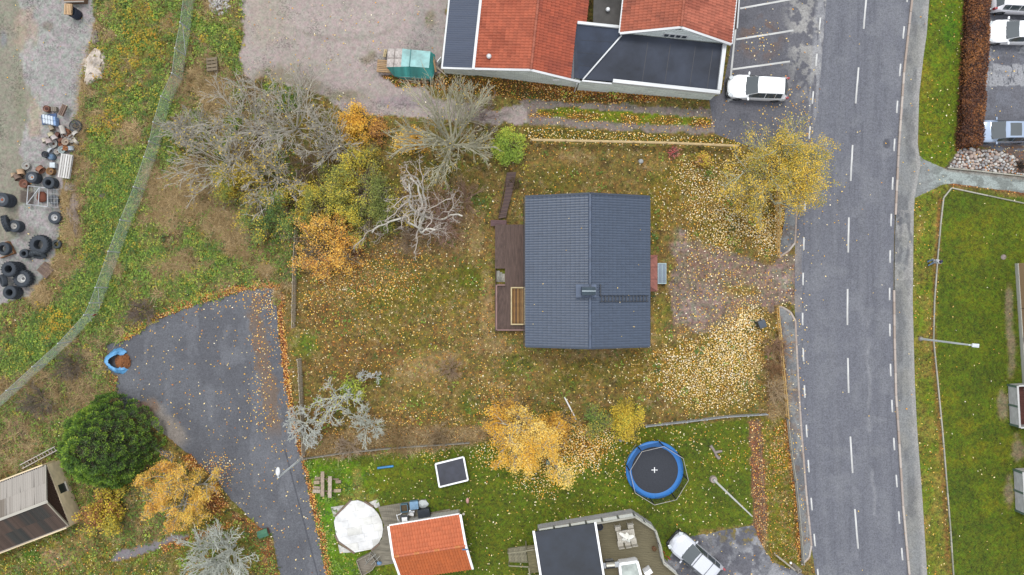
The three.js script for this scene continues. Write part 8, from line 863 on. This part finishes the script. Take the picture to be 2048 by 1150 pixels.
tree('lichen_apple_tree', 'lichen-grey bare apple tree just right of the lower board fence', 'tree', { base: [680, 792], R: 2.5, th: 0.9, rad: 0.08, stems: 7, lean: [0.6, 1.35], levels: 4, kids: [0, 5, 5, 4], ang: 0.85, wig: 0.3, crook: 1, bark: '#d8dacc', twig: '#eef2e8', minR: 0.021, leaves: 260, pal: LIME, seed: 25 });
tree('lichen_apple_tree', 'small pale crooked bush stump in the lawn right of the apple trees', 'tree', { base: [738, 752], R: 1.25, th: 0.4, rad: 0.07, stems: 5, lean: [0.8, 1.4], levels: 4, kids: [0, 4, 5, 4], ang: 0.9, wig: 0.3, crook: 1, bark: '#d0d0c6', twig: '#f0f4f0', minR: 0.021, seed: 26 });
tree('lichen_apple_tree', 'spreading pale bare apple tree above the lawn corner fence', 'tree', { base: [742, 842], R: 2.2, th: 0.8, rad: 0.07, stems: 7, lean: [0.6, 1.35], levels: 4, kids: [0, 5, 6, 4], ang: 0.7, wig: 0.22, crook: 1, bark: '#d6d6c8', twig: '#e8ecde', minR: 0.02, seed: 27 });
tree('crooked_tree', 'crooked pale-barked leafless tree left of the deck', 'tree', { base: [862, 432], R: 4.6, th: 1.4, rad: 0.17, tilt: [-0.5, 0.1], stems: 7, lean: [0.9, 1.4], levels: 4, kids: [0, 4, 4, 4], ratio: [1, 0.6, 0.6, 0.55], ang: 0.95, wig: 0.42, crook: 1, ns: [0, 10, 7, 5, 4], bark: '#e6e1d4', twig: '#e2d6ca', trop: 0.03, minR: 0.017, stemLen: 0.85, seed: 31 });
tree('ash_tree', 'bare grey-green tree with long straight radiating branches below the dark-blue lean-to roof', 'tree', { base: [905, 296], R: 6.2, th: 1.0, rad: 0.17, stems: 14, lean: [0.25, 1.1], levels: 4, kids: [0, 7, 5, 4], ratio: [1, 0.6, 0.5, 0.5], ang: 0.42, wig: 0.09, trop: 0.05, bark: '#d6d2b6', twig: '#ddd8bc', minR: 0.019, bias: [0.0, -0.16], leaves: 300, pal: YEL, seed: 35 });
for (const [x, y, R, sd, lab, bx, by] of [[600, 262, 5.2, 41, 'wide bare grey tree at the edge of the north gravel yard', 0, -0.2], [520, 268, 4.9, 42, 'bare grey tree between the chain-link fence and the gravel yard', -0.1, -0.2], [470, 330, 4.2, 43, 'bare tangled tree with a few yellow leaves in the rough meadow', -0.2, 0], [668, 300, 3.6, 44, 'small bare tree beside the yellow shrub by the gravel yard', 0.1, -0.1], [560, 360, 3.9, 45, 'bare thin tree above the upper board fence', 0, 0], [405, 265, 3.0, 46, 'low bare bush overhanging the chain-link fence', -0.3, 0]]) tree('bare_tree', lab, 'tree', { base: [x, y], R, th: sd < 44 ? 0.9 : 0.4, rad: 0.07, stems: 12, lean: [0.3, 1.2], levels: 4, kids: [0, 6, 4, 3], ang: 0.62, wig: 0.2, bark: '#d6cfbe', twig: '#ddd6c8', minR: 0.019, ns: [0, 7, 5, 4, 3], bias: [bx, by], leaves: sd === 43 || sd === 45 ? 700 : 120, pal: YEL, leafSize: 0.12, seed: sd });
const GS = 'shrubs along the western edge of the plot';
for (const [x, y, R, lv, pal, sd, lab, h] of [[712, 252, 1.7, 3600, GOLD, 51, 'golden shrub at the edge of the north gravel yard', .1], [760, 262, 1.2, 1300, ['#a06a34', '#b5803a', '#c9943c', '#d9a640', '#8f7a38'], 52, 'rusty-brown shrub between the golden shrubs', .1], [822, 284, 1.4, 2300, GOLD, 53, 'small golden shrub under the radiating bare tree', .1], [735, 322, 1.8, 3200, ['#8a8434', '#a8962e', '#c9a62c', '#dfae30', '#e8bc48'], 54, 'yellow-olive shrub below the golden shrubs', .1], [1018, 300, 1.9, 5200, LIME, 55, 'lime-yellow shrub at the head of the boardwalk', .2], [735, 390, 3.6, 9500, OLIVE, 56, 'wide olive-green shrub in the middle of the thicket', 0], [650, 395, 2.6, 4600, OLIVE, 57, 'olive shrub with yellow leaves right of the upper board fence', 0], [545, 425, 2.9, 6500, ['#4f7030', '#64853a', '#7d9440', '#a8a438', '#d9bc34'], 58, 'green shrub with yellow leaves left of the upper board fence', 0], [480, 375, 2.3, 3600, ['#7a8a34', '#a09c38', '#c9b032', '#dcbf38', '#e3c848'], 59, 'yellow-dotted shrub among the bare trees', 0], [672, 500, 3.2, 3600, ['#d99a30', '#e8ac38', '#f0bc48', '#f4cc68', '#c98a34'], 60, 'low orange-leaved shrub beside the upper board fence', 0], [790, 430, 2.3, 3000, ['#6d7c30', '#8a8a34', '#b0a030', '#d2b434', '#dcc24c'], 61, 'olive shrub behind the crooked pale tree', 0], [640, 455, 1.8, 2600, ['#7d8a34', '#a39c38', '#d0aa34', '#e0b540', '#e8c050'], 62, 'yellow shrub against the upper board fence', 0], [1252, 838, 1.8, 4600, ['#a8962c', '#c4aa2e', '#dcbc30', '#e6c83c', '#9aa034'], 63, 'bright yellow shrub over the bluish fence', .2], [1190, 838, 1.5, 1500, ['#6d8a34', '#86963a', '#a8a440', '#c9b040', '#5f7a34'], 64, 'green leafy bush below the white pole', 0], [1020, 835, 2.1, 2200, ['#b0893c', '#c99a3c', '#dba844', '#a08a5c', '#8f7c58'], 65, 'thin brownish-gold shrub above the golden tree', 0], [1110, 850, 1.9, 2600, ['#c9942c', '#d9a434', '#e6b23c', '#a3803c', '#8f7850'], 66, 'golden-brown shrub right of the golden tree', 0], [712, 775, 1.3, 900, LIME, 67, 'lime-leaved bush between the pale apple trees', 0], [1405, 322, 1.0, 700, ['#c9b43a', '#d8c448', '#e2b83c', '#b06a48', '#d9a98c'], 68, 'small yellow plant by the pale rail fence', 0], [1345, 306, 0.6, 160, ['#c04a4a', '#b35a50', '#d08a80', '#a86a5a', '#c97a70'], 69, 'small reddish bush by the pale rail fence', 0], [232, 385, 1.6, 0, null, 70, 'brown-grey dry bush', 0]]) { if (!lv) continue; tree('shrub', lab, 'shrub', { base: [x, y], R, rad: 0.035 + R * 0.008, stems: 10 + (R * 3 | 0), lean: [0.2, 1.25], levels: 3, kids: [0, 7, 6], ang: 0.7, wig: 0.2, bark: '#9a8a74', twig: '#a5957e', leaves: lv * 1.7, pal, leafSize: 0.095, patch: R > 1.7 ? 0.8 : 0, fuzz: 0.24, minR: 0.009, seed: sd }, GS); }
const GB = 'leafless twiggy bushes';
for (const [x, y, R, hex, sd, lab, st] of [[885, 445, 3.4, '#a48578', 71, 'pinkish-brown twiggy bush under the crooked pale tree', 26], [930, 400, 2.4, '#9a7c6c', 72, 'brown twiggy bush between the crooked tree and the boardwalk', 18], [820, 480, 2.2, '#94806c', 73, 'thin brown bush below the crooked pale tree', 16], [1548, 692, 1.9, '#a08068', 74, 'brown bare bush on the fence south of the drive', 18], [1552, 780, 1.8, '#bfa888', 75, 'straw-coloured bare bush on the fence near the lawn corner', 20], [1543, 735, 1.3, '#94704e', 76, 'small dark brown bush between the two fence bushes', 14], [902, 738, 1.7, '#a89078', 77, 'faint brown twiggy bush alone in the lawn', 16], [700, 890, 1.8, '#b3a08a', 78, 'pale twiggy bush spilling over the corner fence', 18], [965, 235, 2.6, '#8c7c78', 79, 'grey-brown bush right of the radiating bare tree', 18], [290, 622, 1.7, '#7d6f66', 80, 'dark brown bush at the rim of the turning place', 22], [150, 728, 2.0, '#75695e', 81, 'dark brown bush between the fence and the blue bag', 22], [85, 800, 2.0, '#756a60', 82, 'dark brown bush above the conifer', 22], [630, 330, 2.4, '#8d7a66', 83, 'brown tangle below the wide bare grey tree', 18], [1030, 370, 0.9, '#6f5c44', 84, 'small dark bush beside the boardwalk', 12], [880, 870, 1.9, '#a08a6a', 85, 'straw-brown bush along the corner fence', 20], [2036, 332, 0.8, '#4a4038', 86, 'small dark bush at the end of the stone bank', 14], [800, 880, 1.6, '#9c8158', 87, 'tawny grass bush along the corner fence', 20]]) tree('bare_bush', lab, 'bush', { base: [x, y], R, rad: 0.022, stems: st, lean: [0.15, 1.3], levels: 3, kids: [0, 6, 5], ang: 0.55, wig: 0.16, bark: shade(hex, 1.5), twig: shade(hex, 1.6), minR: 0.011, stemLen: 0.62, seed: sd }, GB);
{ // conifer
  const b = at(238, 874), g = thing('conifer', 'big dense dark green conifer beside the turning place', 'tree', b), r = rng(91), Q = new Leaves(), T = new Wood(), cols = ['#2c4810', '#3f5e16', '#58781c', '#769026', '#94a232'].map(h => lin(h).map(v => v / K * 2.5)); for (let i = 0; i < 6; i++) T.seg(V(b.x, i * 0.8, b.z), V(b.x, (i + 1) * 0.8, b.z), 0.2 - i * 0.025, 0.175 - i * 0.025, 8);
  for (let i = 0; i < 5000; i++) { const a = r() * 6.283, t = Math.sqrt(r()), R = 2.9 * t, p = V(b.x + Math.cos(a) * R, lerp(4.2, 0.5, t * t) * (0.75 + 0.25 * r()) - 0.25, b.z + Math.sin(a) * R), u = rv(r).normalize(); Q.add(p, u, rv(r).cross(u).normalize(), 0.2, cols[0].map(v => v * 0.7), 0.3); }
  const clumps = []; let guard = 0; while (clumps.length < 150 && guard++ < 30000) { const t = Math.sqrt(r()), a = r() * 6.283, hgt = lerp(5.2, 0.6, Math.pow(t, 1.7)) + (r() - 0.5) * 0.8, lob = 0.84 + 0.3 * fbm(Math.cos(a) * 1.8 + 5, Math.sin(a) * 1.8 + hgt * 0.5, 2), R = (0.15 + 3.3 * t) * lob, c = V(b.x + Math.cos(a) * R, hgt, b.z + Math.sin(a) * R); if (clumps.some(q => q[0].distanceTo(c) < 0.62)) continue; clumps.push([c, a]); }
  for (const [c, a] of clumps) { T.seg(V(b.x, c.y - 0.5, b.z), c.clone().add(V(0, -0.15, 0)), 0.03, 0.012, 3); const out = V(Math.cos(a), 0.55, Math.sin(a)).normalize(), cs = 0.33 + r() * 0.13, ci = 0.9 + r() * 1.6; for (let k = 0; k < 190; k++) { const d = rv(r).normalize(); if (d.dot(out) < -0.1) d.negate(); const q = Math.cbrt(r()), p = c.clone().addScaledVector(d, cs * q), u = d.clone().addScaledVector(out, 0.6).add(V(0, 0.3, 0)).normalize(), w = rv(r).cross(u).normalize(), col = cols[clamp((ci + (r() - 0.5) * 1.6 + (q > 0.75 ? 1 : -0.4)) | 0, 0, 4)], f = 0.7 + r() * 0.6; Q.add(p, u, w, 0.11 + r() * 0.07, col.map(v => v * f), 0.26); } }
  part(g, 'trunk', T.geo(), mat('#5a4a3a', 0.95)); part(g, 'crown', Q.geo(), leafVC).userData.kind = 'stuff';
}
{ // beech hedge
  const c = at(1938, 140).setY(0), g = thing('hedge', 'long rust-brown clipped beech hedge between the verge and the east parking area', 'hedge', c), r = rng(93), Q = new Leaves(), W = new Wood(), cols = ['#5a2f1c', '#74401f', '#8a4f26', '#a5652f', '#4a2a20', '#c07c3c'].map(h => lin(h).map(v => v / K * 1.1)), A = at(1952, -90), B = at(1931, 294), d = B.clone().sub(A), L = d.length(); d.normalize(); const s = V(d.z, 0, -d.x);
  for (let i = 0; i < 330; i++) { const p = A.clone().addScaledVector(d, r() * L).addScaledVector(s, (r() - 0.5) * 1.0); W.seg(p, p.clone().add(V((r() - .5) * .5, 0.7 + r() * 0.5, (r() - .5) * .5)), 0.02, 0.008, 3); }
  for (let i = 0; i < 30000; i++) { const x = r() * L, w = (r() - 0.5), hh = 1.0 + 0.28 * fbm(x * 1.3, w * 3, 2), y = r() < 0.6 ? hh - r() * r() * 0.4 : r() * hh, wide = 1.5 + 0.35 * fbm(x * 0.9 + 9, 3, 2), p = A.clone().addScaledVector(d, x).addScaledVector(s, w * wide).setY(Math.max(0.05, y - 0.35 * Math.pow(Math.abs(w) * 2, 4))), u = rv(r).normalize(), v = rv(r).cross(u).normalize(), ci = fbm(x * 0.8, w * 2 + 4, 2), col = cols[clamp(((ci * 1.5 - 0.25 + (r() - .5) * .8) * 6) | 0, 0, 5)], f = 0.7 + r() * 0.6; if (r() < 0.55) { u.y *= 0.3; u.normalize(); } Q.add(p, u, v, 0.1 + r() * 0.06, col.map(q => q * f)); }
  part(g, 'stems', W.geo(), mat('#4a3a30', 0.95, 0, null)).userData.kind = 'stuff'; part(g, 'foliage', Q.geo(), leafVC).userData.kind = 'stuff';
}
scene.traverse(o => { if (o.isMesh) { o.castShadow = true; o.receiveShadow = true; } });
renderer.render(scene, camera);
